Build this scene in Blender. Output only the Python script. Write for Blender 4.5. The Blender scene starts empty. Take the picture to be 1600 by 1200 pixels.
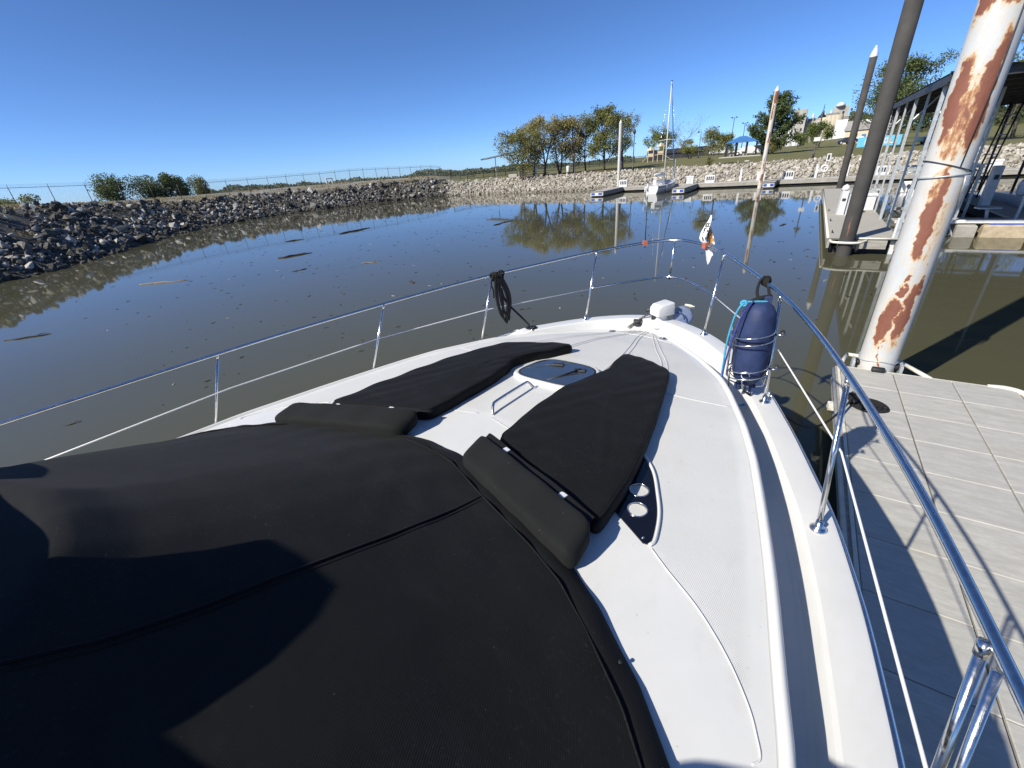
import bpy, bmesh, math, random
import numpy as np
from mathutils import Matrix, Vector
random.seed(7)
RNG = np.random.default_rng(11)
SC = bpy.context.scene
COL = SC.collection
rad = math.radians

# ------------------------------------------------------------------ camera
# world: +Y runs along the dock fingers, +X is to starboard, water is z = 0
CAM_H = 3.45
RIGHT = Vector((0.84154601, 0.53551059, -0.07091353))
UPV = Vector((-0.19302473, 0.42071679, 0.88641911))
FWD = Vector((-0.50452133, 0.73227439, -0.45741933))
cam_data = bpy.data.cameras.new("camera")
cam_data.sensor_width = 36.0
cam_data.lens = 36.0 * 655.0 / 1600.0
cam_data.clip_start = 0.05
cam_data.clip_end = 20000
cam = bpy.data.objects.new("camera", cam_data)
COL.objects.link(cam)
mw = Matrix.Identity(4)
for i in range(3):
    mw[i][0], mw[i][1], mw[i][2] = RIGHT[i], UPV[i], -FWD[i]
mw[0][3], mw[1][3], mw[2][3] = 0.0, 0.0, CAM_H
cam.matrix_world = mw
SC.camera = cam

# ------------------------------------------------------------------ sky, sun, exposure
SUN_AZ = 28.0 + 180.0      # compass bearing of the sun, clockwise from +Y
SUN_EL = 37.5
world = bpy.data.worlds.new("World")
SC.world = world
world.use_nodes = True
wn = world.node_tree
wn.nodes.clear()
w_out = wn.nodes.new("ShaderNodeOutputWorld")
w_bg = wn.nodes.new("ShaderNodeBackground")
w_sky = wn.nodes.new("ShaderNodeTexSky")
w_sky.sky_type = 'NISHITA'
w_sky.sun_disc = False
w_sky.sun_elevation = rad(SUN_EL)
w_sky.sun_rotation = rad(SUN_AZ)
w_sky.altitude = 0.0
w_sky.air_density = 0.52
w_sky.dust_density = 0.25
w_sky.ozone_density = 10.0
w_bg.inputs["Strength"].default_value = 0.133
wn.links.new(w_sky.outputs[0], w_bg.inputs["Color"])
wn.links.new(w_bg.outputs[0], w_out.inputs["Surface"])
sun_data = bpy.data.lights.new("sun", 'SUN')
sun_data.energy = 5.0
sun_data.angle = rad(0.53)
sun_data.color = (1.0, 0.94, 0.84)
sun = bpy.data.objects.new("sun", sun_data)
COL.objects.link(sun)
SUN_DIR = Vector((math.sin(rad(SUN_AZ)) * math.cos(rad(SUN_EL)), math.cos(rad(SUN_AZ)) * math.cos(rad(SUN_EL)), math.sin(rad(SUN_EL))))
sun.rotation_euler = SUN_DIR.to_track_quat('Z', 'Y').to_euler()
sun.location = SUN_DIR * 60
SC.view_settings.view_transform = 'Standard'
SC.view_settings.look = 'None'
SC.view_settings.exposure = 0.32
SC.view_settings.gamma = 1.0
SC.view_settings.use_curve_mapping = False
SC.render.engine = 'CYCLES'
SC.cycles.max_bounces = 8
SC.cycles.transparent_max_bounces = 16

# ------------------------------------------------------------------ helpers
def pol(az, d, z=0.0):
    """a spot by compass bearing (degrees from +Y) and distance from the mooring"""
    a = rad(az)
    return Vector((math.sin(a) * d, math.cos(a) * d, z))

MATS = {}
def newmat(name):
    m = bpy.data.materials.new(name)
    m.use_nodes = True
    n = m.node_tree
    b = n.nodes["Principled BSDF"]
    MATS[name] = m
    return m, n, b

def link(n, a, b):
    n.links.new(a, b)

def coords(n, scale=(1, 1, 1), kind="Object"):
    t = n.nodes.new("ShaderNodeTexCoord")
    mp = n.nodes.new("ShaderNodeMapping")
    mp.inputs["Scale"].default_value = scale
    link(n, t.outputs[kind], mp.inputs["Vector"])
    return mp.outputs["Vector"]

def noise(n, vec, scale=5, detail=4, rough=0.55):
    t = n.nodes.new("ShaderNodeTexNoise")
    t.inputs["Scale"].default_value = scale
    t.inputs["Detail"].default_value = detail
    t.inputs["Roughness"].default_value = rough
    if vec is not None:
        link(n, vec, t.inputs["Vector"])
    return t.outputs["Fac"]

def ramp(n, fac, stops):
    r = n.nodes.new("ShaderNodeValToRGB")
    els = r.color_ramp.elements
    while len(els) < len(stops):
        els.new(0.5)
    for e, (p, c) in zip(els, stops):
        e.position = p
        e.color = (c[0], c[1], c[2], 1) if isinstance(c, (tuple, list)) else (c, c, c, 1)
    link(n, fac, r.inputs["Fac"])
    return r.outputs["Color"]

def bump(n, b, height, strength=0.3, dist=0.01):
    bp = n.nodes.new("ShaderNodeBump")
    bp.inputs["Strength"].default_value = strength
    bp.inputs["Distance"].default_value = dist
    link(n, height, bp.inputs["Height"])
    link(n, bp.outputs["Normal"], b.inputs["Normal"])
    return bp

def mixc(n, fac, a, bcol):
    m = n.nodes.new("ShaderNodeMix")
    m.data_type = 'RGBA'
    for sock, val in ((m.inputs[0], fac), (m.inputs[6], a), (m.inputs[7], bcol)):
        if isinstance(val, (int, float)):
            sock.default_value = val
        elif isinstance(val, (tuple, list)):
            sock.default_value = (val[0], val[1], val[2], 1)
        else:
            link(n, val, sock)
    return m.outputs[2]

def mathn(n, op, a, b=None, c=None):
    m = n.nodes.new("ShaderNodeMath")
    m.operation = op
    for i, v in enumerate((a, b, c)):
        if v is None:
            continue
        if isinstance(v, (int, float)):
            m.inputs[i].default_value = v
        else:
            link(n, v, m.inputs[i])
    return m.outputs[0]

def attr(n, name):
    a = n.nodes.new("ShaderNodeAttribute")
    a.attribute_name = name
    return a

def simple(name, col, rough=0.5, metal=0.0, var=0.15, scale=6.0, bmp=0.0, bscale=40, spec=0.5, coat=0.0):
    """plain painted / cast surface with a little tonal unevenness"""
    m, n, b = newmat(name)
    v = coords(n)
    f = noise(n, v, scale, 5, 0.6)
    lo = tuple(max(0, c * (1 - var)) for c in col)
    hi = tuple(min(1, c * (1 + var)) for c in col)
    link(n, ramp(n, f, [(0.3, lo), (0.7, hi)]), b.inputs["Base Color"])
    b.inputs["Roughness"].default_value = rough
    b.inputs["Metallic"].default_value = metal
    b.inputs["Specular IOR Level"].default_value = spec
    b.inputs["Coat Weight"].default_value = coat
    if bmp > 0:
        bump(n, b, noise(n, v, bscale, 3), bmp, 0.01)
    return m

class MB:
    """collects geometry that becomes ONE mesh object"""
    def __init__(self):
        self.v = []
        self.f = []

    def add(self, verts, faces):
        o = len(self.v)
        self.v.extend([tuple(p) for p in verts])
        self.f.extend([tuple(i + o for i in f) for f in faces])
        return self

    def box(self, c, s, rz=0.0, ch=0.0, tilt=None):
        """box centre c, full size s; ch chamfers the top edges"""
        x, y, z = s[0] / 2, s[1] / 2, s[2] / 2
        if ch > 0:
            vs = [(-x, -y, -z), (x, -y, -z), (x, y, -z), (-x, y, -z),
                  (-x, -y, z - ch), (x, -y, z - ch), (x, y, z - ch), (-x, y, z - ch),
                  (-x + ch, -y + ch, z), (x - ch, -y + ch, z), (x - ch, y - ch, z), (-x + ch, y - ch, z)]
            fs = [(3, 2, 1, 0), (0, 1, 5, 4), (1, 2, 6, 5), (2, 3, 7, 6), (3, 0, 4, 7),
                  (4, 5, 9, 8), (5, 6, 10, 9), (6, 7, 11, 10), (7, 4, 8, 11), (8, 9, 10, 11)]
        else:
            vs = [(-x, -y, -z), (x, -y, -z), (x, y, -z), (-x, y, -z), (-x, -y, z), (x, -y, z), (x, y, z), (-x, y, z)]
            fs = [(3, 2, 1, 0), (4, 5, 6, 7), (0, 1, 5, 4), (1, 2, 6, 5), (2, 3, 7, 6), (3, 0, 4, 7)]
        mt = Matrix.Rotation(rz, 3, 'Z')
        if tilt is not None:
            mt = mt @ tilt
        cc = Vector(c)
        return self.add([mt @ Vector(p) + cc for p in vs], fs)

    def tube(self, pts, r, n=8, closed=False, cap=True):
        """round tube along a path; r is a number or one radius per point"""
        pts = [Vector(p) for p in pts]
        m = len(pts)
        rs = r if isinstance(r, (list, tuple)) else [r] * m
        rings = []
        ref = None
        for i, p in enumerate(pts):
            if closed:
                t = pts[(i + 1) % m] - pts[i - 1]
            else:
                t = pts[min(i + 1, m - 1)] - pts[max(i - 1, 0)]
            if t.length < 1e-9:
                t = Vector((0, 0, 1))
            t.normalize()
            if ref is None:
                ref = Vector((0, 0, 1)) if abs(t.z) < 0.9 else Vector((1, 0, 0))
            a = t.cross(ref)
            if a.length < 1e-6:
                a = t.cross(Vector((0, 1, 0)))
            a.normalize()
            bq = a.cross(t).normalized()
            ref = bq
            rings.append([p + (a * math.cos(2 * math.pi * j / n) + bq * math.sin(2 * math.pi * j / n)) * rs[i] for j in range(n)])
        vs = [q for ring in rings for q in ring]
        fs = []
        for i in range(m if closed else m - 1):
            i2 = (i + 1) % m
            for j in range(n):
                j2 = (j + 1) % n
                fs.append((i * n + j, i * n + j2, i2 * n + j2, i2 * n + j))
        if cap and not closed:
            fs.append(tuple(range(n))[::-1])
            fs.append(tuple((m - 1) * n + j for j in range(n)))
        return self.add(vs, fs)

    def lathe(self, prof, n=24, c=(0, 0, 0), axis=None):
        """prof: list of (radius, height) from bottom to top"""
        vs, fs = [], []
        for (r, z) in prof:
            for j in range(n):
                a = 2 * math.pi * j / n
                vs.append(Vector((r * math.cos(a), r * math.sin(a), z)))
        for i in range(len(prof) - 1):
            for j in range(n):
                j2 = (j + 1) % n
                fs.append((i * n + j, i * n + j2, (i + 1) * n + j2, (i + 1) * n + j))
        fs.append(tuple(range(n))[::-1])
        fs.append(tuple((len(prof) - 1) * n + j for j in range(n)))
        q = Vector((0, 0, 1)).rotation_difference(Vector(axis).normalized()).to_matrix() if axis is not None else Matrix.Identity(3)
        cc = Vector(c)
        return self.add([q @ p + cc for p in vs], fs)

    def loft(self, rings, closed=True, cap=False):
        n = len(rings[0])
        vs = [p for r in rings for p in r]
        fs = []
        for i in range(len(rings) - 1):
            for j in range(n if closed else n - 1):
                j2 = (j + 1) % n
                fs.append((i * n + j, i * n + j2, (i + 1) * n + j2, (i + 1) * n + j))
        if cap:
            fs.append(tuple(range(n))[::-1])
            fs.append(tuple((len(rings) - 1) * n + j for j in range(n)))
        return self.add(vs, fs)

    def prism(self, outline, z0, z1):
        n = len(outline)
        vs = [(p[0], p[1], z0) for p in outline] + [(p[0], p[1], z1) for p in outline]
        fs = [tuple(range(n))[::-1], tuple(range(n, 2 * n))]
        for j in range(n):
            j2 = (j + 1) % n
            fs.append((j, j2, n + j2, n + j))
        return self.add(vs, fs)

    def mesh(self, name, mat, smooth=False):
        me = bpy.data.meshes.new(name)
        me.from_pydata([tuple(p) for p in self.v], [], self.f)
        me.validate()
        if mat is not None:
            me.materials.append(MATS[mat] if isinstance(mat, str) else mat)
        if smooth:
            me.polygons.foreach_set("use_smooth", [True] * len(me.polygons))
        me.update()
        return me

    def build(self, name, mat, parent=None, smooth=False, loc=None):
        o = bpy.data.objects.new(name, self.mesh(name, mat, smooth))
        COL.objects.link(o)
        if parent is not None:
            o.parent = parent
        if loc is not None:
            o.location = loc
        return o

def smooth_by_angle(o, deg=40):
    bm = bmesh.new()
    bm.from_mesh(o.data)
    for e in bm.edges:
        if len(e.link_faces) == 2 and e.calc_face_angle(0) > rad(deg):
            e.smooth = False
    for f in bm.faces:
        f.smooth = True
    bm.to_mesh(o.data)
    bm.free()
    return o

def npmesh(name, verts, faces, mat, smooth=False, attrs=None):
    """big mesh straight from numpy arrays; faces (m,k)"""
    me = bpy.data.meshes.new(name)
    verts = np.asarray(verts, dtype=np.float32)
    faces = np.asarray(faces, dtype=np.int32)
    m, k = faces.shape
    me.vertices.add(len(verts))
    me.vertices.foreach_set("co", verts.ravel())
    me.loops.add(m * k)
    me.loops.foreach_set("vertex_index", faces.ravel())
    me.polygons.add(m)
    me.polygons.foreach_set("loop_start", np.arange(0, m * k, k, dtype=np.int32))
    me.polygons.foreach_set("use_smooth", np.full(m, smooth))
    me.update(calc_edges=True)
    for an, (dom, typ, data) in (attrs or {}).items():
        a = me.attributes.new(an, typ, dom)
        data = np.asarray(data, dtype=np.float32)
        a.data.foreach_set("color" if typ == 'FLOAT_COLOR' else "value", data.ravel())
    me.materials.append(MATS[mat] if isinstance(mat, str) else mat)
    return me

def link_obj(name, data, parent=None, loc=None):
    o = bpy.data.objects.new(name, data)
    COL.objects.link(o)
    if parent is not None:
        o.parent = parent
    if loc is not None:
        o.location = loc
    return o

def tag(o, label=None, cat=None, group=None, kind=None):
    if label:
        o["label"] = label
    if cat:
        o["category"] = cat
    if group:
        o["group"] = group
    if kind:
        o["kind"] = kind
    return o

def thing(name, label, cat, loc=(0, 0, 0), rz=0.0, group=None):
    o = bpy.data.objects.new(name, None)
    COL.objects.link(o)
    o.empty_display_size = 0.2
    o.location = loc
    o.rotation_euler = (0, 0, rz)
    return tag(o, label, cat, group)

def copy_tree(root, loc, rz, label, group=None, scale=None):
    r = root.copy()
    COL.objects.link(r)
    r.location = loc
    r.rotation_euler = (0, 0, rz)
    if scale is not None:
        r.scale = scale
    tag(r, label, None, group)
    for ch in list(root.children):
        c = ch.copy()
        COL.objects.link(c)
        c.parent = r
        for g in list(ch.children):
            d = g.copy()
            COL.objects.link(d)
            d.parent = c
    return r

def spline(pts, n=8):
    """Catmull-Rom through points, n steps per span"""
    P = [Vector(p) for p in pts]
    P = [P[0] * 2 - P[1]] + P + [P[-1] * 2 - P[-2]]
    out = []
    for i in range(1, len(P) - 2):
        p0, p1, p2, p3 = P[i - 1], P[i], P[i + 1], P[i + 2]
        for s in range(n):
            t = s / n
            out.append(0.5 * ((2 * p1) + (p2 - p0) * t + (2 * p0 - 5 * p1 + 4 * p2 - p3) * t * t + (3 * p1 - p0 - 3 * p2 + p3) * t ** 3))
    out.append(P[-2])
    return out

def interp(x, xs, ys):
    return float(np.interp(x, xs, ys))
# ------------------------------------------------------------------ materials
def mat_water():
    m, n, b = newmat("water")
    v = coords(n, (1, 1, 1))
    big = noise(n, v, 0.06, 4, 0.5)
    col = ramp(n, big, [(0.3, (0.074, 0.073, 0.042)), (0.7, (0.090, 0.088, 0.053))])
    link(n, col, b.inputs["Base Color"])
    b.inputs["Roughness"].default_value = 0.035
    b.inputs["IOR"].default_value = 1.333
    b.inputs["Specular IOR Level"].default_value = 0.5
    r1 = noise(n, coords(n, (1, 1, 1)), 1.3, 3, 0.5)
    r2 = noise(n, coords(n, (1, 1, 1)), 0.22, 3, 0.5)
    h = mathn(n, 'ADD', mathn(n, 'MULTIPLY', r1, 0.25), r2)
    bump(n, b, h, 0.03, 0.05)
    return m
mat_water()

def mat_gelcoat():
    m, n, b = newmat("gelcoat")
    v = coords(n)
    f = noise(n, v, 3.0, 5, 0.6)
    g = noise(n, v, 60.0, 3, 0.6)
    c1 = ramp(n, f, [(0.3, (0.655, 0.655, 0.62)), (0.7, (0.715, 0.712, 0.68))])
    gr = ramp(n, noise(n, coords(n, (1.0, 0.4, 1.6)), 7.0, 8, 0.72), [(0.55, 0.0), (0.74, 0.18)])
    c1 = mixc(n, gr, c1, (0.50, 0.465, 0.37))
    link(n, mixc(n, mathn(n, 'MULTIPLY', g, 0.10), c1, (0.62, 0.61, 0.56)), b.inputs["Base Color"])
    b.inputs["Roughness"].default_value = 0.28
    b.inputs["Coat Weight"].default_value = 0.15
    return m
mat_gelcoat()

def mat_deck():
    """gelcoat with moulded non-skid where the attribute 'skid' is 1"""
    m, n, b = newmat("deck")
    t = n.nodes.new("ShaderNodeTexCoord")
    sep = n.nodes.new("ShaderNodeSeparateXYZ")
    link(n, t.outputs["Object"], sep.inputs[0])
    x, y = sep.outputs[0], sep.outputs[1]
    k = 2 * math.pi / 0.0125
    s1 = mathn(n, 'SINE', mathn(n, 'MULTIPLY', mathn(n, 'ADD', x, y), k))
    s2 = mathn(n, 'SINE', mathn(n, 'MULTIPLY', mathn(n, 'SUBTRACT', x, y), k))
    d = mathn(n, 'MULTIPLY', s1, s2)
    sk = attr(n, "skid").outputs["Fac"]
    f = noise(n, coords(n), 2.2, 6, 0.65)
    g = noise(n, coords(n), 90.0, 3, 0.6)
    c1 = ramp(n, f, [(0.25, (0.64, 0.645, 0.615)), (0.75, (0.72, 0.72, 0.69))])
    dm = mathn(n, 'MULTIPLY', mathn(n, 'MULTIPLY', mathn(n, 'ADD', mathn(n, 'MULTIPLY', d, -0.5), 0.5), sk), 0.34)
    c2 = mixc(n, dm, c1, (0.52, 0.51, 0.46))
    gr = ramp(n, noise(n, coords(n, (1.0, 0.55, 1.0)), 5.5, 8, 0.72), [(0.56, 0.0), (0.74, 0.30)])
    c2 = mixc(n, gr, c2, (0.50, 0.475, 0.40))
    sp = ramp(n, noise(n, coords(n), 38.0, 2, 0.5), [(0.73, 0.0), (0.77, 0.5)])
    c2 = mixc(n, sp, c2, (0.40, 0.37, 0.30))
    link(n, mixc(n, mathn(n, 'MULTIPLY', g, 0.12), c2, (0.6, 0.59, 0.54)), b.inputs["Base Color"])
    link(n, mathn(n, 'ADD', mathn(n, 'MULTIPLY', sk, 0.22), 0.3), b.inputs["Roughness"])
    h = mathn(n, 'MULTIPLY', d, sk)
    bump(n, b, h, 0.35, 0.003)
    return m
mat_deck()

def mat_chrome():
    m, n, b = newmat("stainless")
    v = coords(n)
    f = noise(n, v, 14.0, 4, 0.6)
    link(n, ramp(n, f, [(0.3, (0.68, 0.675, 0.66)), (0.7, (0.80, 0.795, 0.78))]), b.inputs["Base Color"])
    b.inputs["Metallic"].default_value = 1.0
    link(n, ramp(n, noise(n, v, 45.0, 3), [(0.35, 0.14), (0.75, 0.30)]), b.inputs["Roughness"])
    return m
mat_chrome()

def mat_canvas(name, lo, hi, weave=900.0, rough=0.85, dust=0.5):
    m, n, b = newmat(name)
    t = n.nodes.new("ShaderNodeTexCoord")
    sep = n.nodes.new("ShaderNodeSeparateXYZ")
    link(n, t.outputs["Object"], sep.inputs[0])
    s1 = mathn(n, 'SINE', mathn(n, 'MULTIPLY', mathn(n, 'ADD', sep.outputs[0], mathn(n, 'MULTIPLY', sep.outputs[1], 0.6)), weave))
    v = coords(n)
    f = noise(n, v, 2.0, 6, 0.65)
    c1 = ramp(n, f, [(0.3, lo), (0.75, hi)])
    # pale dust specks and rubbed streaks
    d = noise(n, coords(n, (1.0, 1.0, 1.0)), 70.0, 6, 0.75)
    big = noise(n, coords(n), 1.3, 3, 0.6)
    dm = mathn(n, 'MULTIPLY', ramp(n, d, [(0.56, 0.0), (0.74, 1.0)]), ramp(n, big, [(0.42, 0.05), (0.72, dust)]))
    c2 = mixc(n, dm, c1, (0.10, 0.11, 0.11))
    # water marks: dried, stretched along the cloth
    wm = ramp(n, noise(n, coords(n, (0.7, 2.4, 1.0)), 3.5, 7, 0.7), [(0.52, 0.0), (0.70, 0.45 * dust)])
    c2 = mixc(n, wm, c2, (0.030, 0.032, 0.032))
    sk_ = ramp(n, noise(n, coords(n), 120.0, 1, 0.5), [(0.80, 0.0), (0.83, 0.8)])
    c2 = mixc(n, sk_, c2, (0.22, 0.22, 0.21))
    c3 = mixc(n, mathn(n, 'MULTIPLY', mathn(n, 'ADD', mathn(n, 'MULTIPLY', s1, 0.5), 0.5), 0.45), c2, tuple(c * 0.45 for c in lo))
    link(n, c3, b.inputs["Base Color"])
    b.inputs["Roughness"].default_value = rough
    b.inputs["Specular IOR Level"].default_value = 0.25
    b.inputs["Sheen Weight"].default_value = 0.02
    b.inputs["Sheen Roughness"].default_value = 0.5
    h = mathn(n, 'ADD', mathn(n, 'MULTIPLY', s1, 0.04), noise(n, v, 5.0, 4, 0.55))
    bump(n, b, h, 0.2, 0.02)
    return m
mat_canvas("cover_canvas", (0.0052, 0.0060, 0.0060), (0.0100, 0.0112, 0.0110))
mat_canvas("cover_canvas_dark", (0.0035, 0.004, 0.0047), (0.0062, 0.007, 0.0077), dust=0.2)
mat_canvas("cushion_cloth", (0.0022, 0.0025, 0.0028), (0.0042, 0.0047, 0.0048), weave=1500.0, rough=0.8, dust=0.35)
mat_canvas("headrest_cloth", (0.0085, 0.0098, 0.0094), (0.0135, 0.0152, 0.0145), weave=1500.0, rough=0.9, dust=0.1)

def mat_tile():
    m, n, b = newmat("dock_tile")
    v = coords(n, (2.2, 9.0, 9.0))
    oi = n.nodes.new("ShaderNodeObjectInfo")
    va = n.nodes.new("ShaderNodeVectorMath")
    va.operation = 'ADD'
    link(n, v, va.inputs[0])
    comb = n.nodes.new("ShaderNodeCombineXYZ")
    link(n, mathn(n, 'MULTIPLY', oi.outputs["Random"], 37.0), comb.inputs[0])
    link(n, mathn(n, 'MULTIPLY', oi.outputs["Random"], 91.0), comb.inputs[1])
    link(n, comb.outputs[0], va.inputs[1])
    f = noise(n, va.outputs[0], 1.6, 8, 0.68)
    g = noise(n, va.outputs[0], 9.0, 5, 0.7)
    c1 = ramp(n, f, [(0.28, (0.40, 0.385, 0.335)), (0.5, (0.50, 0.485, 0.425)), (0.72, (0.61, 0.59, 0.515))])
    c2 = mixc(n, ramp(n, g, [(0.35, 0.35), (0.65, 0.0)]), c1, (0.30, 0.30, 0.285))
    geo = n.nodes.new("ShaderNodeNewGeometry")
    blot = noise(n, geo.outputs["Position"], 1.7, 7, 0.7)
    c2 = mixc(n, ramp(n, blot, [(0.50, 0.0), (0.70, 0.45)]), c2, (0.36, 0.34, 0.27))
    spot_ = noise(n, geo.outputs["Position"], 26.0, 3, 0.6)
    c2 = mixc(n, ramp(n, spot_, [(0.70, 0.0), (0.74, 0.7)]), c2, (0.20, 0.19, 0.165))
    tone = ramp(n, oi.outputs["Random"], [(0.0, 0.0), (1.0, 0.28)])
    link(n, mixc(n, tone, c2, (0.36, 0.37, 0.36)), b.inputs["Base Color"])
    b.inputs["Roughness"].default_value = 0.6
    bump(n, b, g, 0.25, 0.004)
    return m
mat_tile()

def mat_rock(name, stops, individual):
    m, n, b = newmat(name)
    if individual:
        oi = n.nodes.new("ShaderNodeObjectInfo")
        f = oi.outputs["Random"]
    else:
        f = attr(n, "rnd").outputs["Fac"]
    base = ramp(n, f, stops)
    v = coords(n)
    g = noise(n, v, 4.0, 6, 0.7)
    link(n, mixc(n, ramp(n, g, [(0.3, 0.45), (0.62, 0.0)]), base, tuple(c * 0.45 for c in stops[0][1])), b.inputs["Base Color"])
    b.inputs["Roughness"].default_value = 0.88
    b.inputs["Specular IOR Level"].default_value = 0.25
    bump(n, b, noise(n, v, 9.0, 5, 0.65), 0.5, 0.06)
    return m
DARKROCK = [(0.0, (0.055, 0.052, 0.045)), (0.45, (0.13, 0.124, 0.108)), (0.72, (0.30, 0.29, 0.255)), (1.0, (0.62, 0.60, 0.54))]
PALEROCK = [(0.0, (0.22, 0.195, 0.15)), (0.4, (0.40, 0.365, 0.295)), (0.8, (0.54, 0.50, 0.42)), (1.0, (0.64, 0.61, 0.53))]
mat_rock("levee_rock", DARKROCK, True)
mat_rock("levee_rock_mass", DARKROCK, False)
mat_rock("bank_rock", PALEROCK, True)
mat_rock("bank_rock_mass", PALEROCK, False)

def mat_ground():
    m, n, b = newmat("ground")
    base = attr(n, "zone").outputs["Color"]
    v = coords(n)
    f = noise(n, v, 0.35, 7, 0.65)
    g = noise(n, v, 7.0, 6, 0.7)
    c1 = mixc(n, ramp(n, f, [(0.3, 0.45), (0.65, 0.0)]), base, (0.11, 0.095, 0.055))
    hs = n.nodes.new("ShaderNodeHueSaturation")
    link(n, c1, hs.inputs["Color"])
    link(n, mathn(n, 'ADD', mathn(n, 'MULTIPLY', g, 0.9), 0.55), hs.inputs["Value"])
    link(n, hs.outputs["Color"], b.inputs["Base Color"])
    b.inputs["Roughness"].default_value = 0.95
    b.inputs["Specular IOR Level"].default_value = 0.15
    bump(n, b, g, 0.6, 0.1)
    return m
mat_ground()

def mat_leaf(name="leaf"):
    m, n, b = newmat(name)
    c = attr(n, "tint").outputs["Color"]
    link(n, c, b.inputs["Base Color"])
    b.inputs["Roughness"].default_value = 0.65
    b.inputs["Specular IOR Level"].default_value = 0.25
    tr = n.nodes.new("ShaderNodeBsdfTranslucent")
    link(n, c, tr.inputs["Color"])
    mx = n.nodes.new("ShaderNodeMixShader")
    mx.inputs[0].default_value = 0.3
    link(n, b.outputs[0], mx.inputs[1])
    link(n, tr.outputs[0], mx.inputs[2])
    link(n, mx.outputs[0], n.nodes["Material Output"].inputs["Surface"])
    return m
mat_leaf()

def mat_rustpile(name, thr):
    """white-painted steel pile; attribute 'rust' holds where paint has failed"""
    m, n, b = newmat(name)
    v = coords(n, (1.0, 1.0, 0.55))
    fa_ = noise(n, v, 18.0, 8, 0.75)
    fb_ = noise(n, coords(n, (1.6, 1.6, 0.5)), 5.0, 6, 0.7)
    fine = mathn(n, 'ADD', mathn(n, 'MULTIPLY', fa_, 0.6), mathn(n, 'MULTIPLY', fb_, 0.4))
    mid = noise(n, coords(n, (1.0, 1.0, 0.5)), 3.0, 5, 0.6)
    r = attr(n, "rust").outputs["Fac"]
    val = mathn(n, 'ADD', r, mathn(n, 'ADD', mathn(n, 'MULTIPLY', mathn(n, 'SUBTRACT', fine, 0.5), 1.5), mathn(n, 'MULTIPLY', mathn(n, 'SUBTRACT', noise(n, coords(n, (1.0, 1.0, 0.09)), 30.0, 4, 0.6), 0.5), 0.55)))
    paint = ramp(n, mid, [(0.3, (0.47, 0.50, 0.51)), (0.7, (0.58, 0.61, 0.615))])
    speck = ramp(n, noise(n, coords(n), 55.0, 5, 0.7), [(0.56, 0.0), (0.70, 0.6)])
    paint = mixc(n, speck, paint, (0.36, 0.365, 0.35))
    stain = mixc(n, ramp(n, val, [(thr - 0.58, 0.0), (thr - 0.26, 0.42), (thr - 0.06, 0.88)]), paint, (0.64, 0.47, 0.26))
    stain = mixc(n, ramp(n, val, [(thr - 0.16, 0.0), (thr - 0.01, 0.9)]), stain, (0.40, 0.19, 0.075))
    rust = ramp(n, fine, [(0.3, (0.17, 0.062, 0.04)), (0.7, (0.26, 0.10, 0.062))])
    link(n, mixc(n, ramp(n, val, [(thr - 0.03, 0.0), (thr + 0.10, 1.0)]), stain, rust), b.inputs["Base Color"])
    b.inputs["Roughness"].default_value = 0.6
    bump(n, b, val, 0.25, 0.01)
    return m
mat_rustpile("pile_paint", 0.55)

def mat_fence_mesh():
    m, n, b = newmat("chain_link")
    b.inputs["Base Color"].default_value = (0.25, 0.26, 0.27, 1)
    f = noise(n, coords(n), 30.0, 2)
    link(n, ramp(n, f, [(0.3, (0.05, 0.05, 0.055)), (0.7, (0.1, 0.1, 0.105))]), b.inputs["Base Color"])
    t = n.nodes.new("ShaderNodeTexCoord")
    sep = n.nodes.new("ShaderNodeSeparateXYZ")
    link(n, t.outputs["Object"], sep.inputs[0])
    h = mathn(n, 'ADD', sep.outputs[0], sep.outputs[1])
    a = mathn(n, 'FRACT', mathn(n, 'MULTIPLY', mathn(n, 'ADD', h, sep.outputs[2]), 14.0))
    c = mathn(n, 'FRACT', mathn(n, 'MULTIPLY', mathn(n, 'SUBTRACT', h, sep.outputs[2]), 14.0))
    w = mathn(n, 'LESS_THAN', mathn(n, 'MINIMUM', a, c), 0.04)
    link(n, w, b.inputs["Alpha"])
    return m
mat_fence_mesh()

def mat_glass(name, col, rough=0.03):
    m, n, b = newmat(name)
    f = noise(n, coords(n), 8.0, 3)
    link(n, ramp(n, f, [(0.3, col), (0.7, tuple(c * 1.3 for c in col))]), b.inputs["Base Color"])
    b.inputs["Roughness"].default_value = rough
    b.inputs["Coat Weight"].default_value = 1.0
    b.inputs["Coat Roughness"].default_value = 0.02
    return m
mat_glass("tinted_glass", (0.012, 0.017, 0.026))
mat_glass("hatch_glass", (0.036, 0.046, 0.058), 0.06)

def mat_wood(name, lo, hi, sx=1.0, sy=14.0, plank=0.0, axis=1):
    m, n, b = newmat(name)
    v = coords(n, (sx, sy, 6.0) if axis == 1 else (sy, sx, 6.0))
    f = noise(n, v, 1.6, 7, 0.7)
    base = ramp(n, f, [(0.3, lo), (0.7, hi)])
    if plank > 0:
        t = n.nodes.new("ShaderNodeTexCoord")
        sep = n.nodes.new("ShaderNodeSeparateXYZ")
        link(n, t.outputs["Object"], sep.inputs[0])
        q = mathn(n, 'FRACT', mathn(n, 'DIVIDE', sep.outputs[axis], plank))
        gap = mathn(n, 'LESS_THAN', q, 0.06)
        base = mixc(n, mathn(n, 'MULTIPLY', gap, 0.8), base, tuple(c * 0.2 for c in lo))
    link(n, base, b.inputs["Base Color"])
    b.inputs["Roughness"].default_value = 0.85
    bump(n, b, f, 0.3, 0.01)
    return m
mat_wood("weathered_wood", (0.22, 0.205, 0.175), (0.42, 0.40, 0.35))
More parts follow.
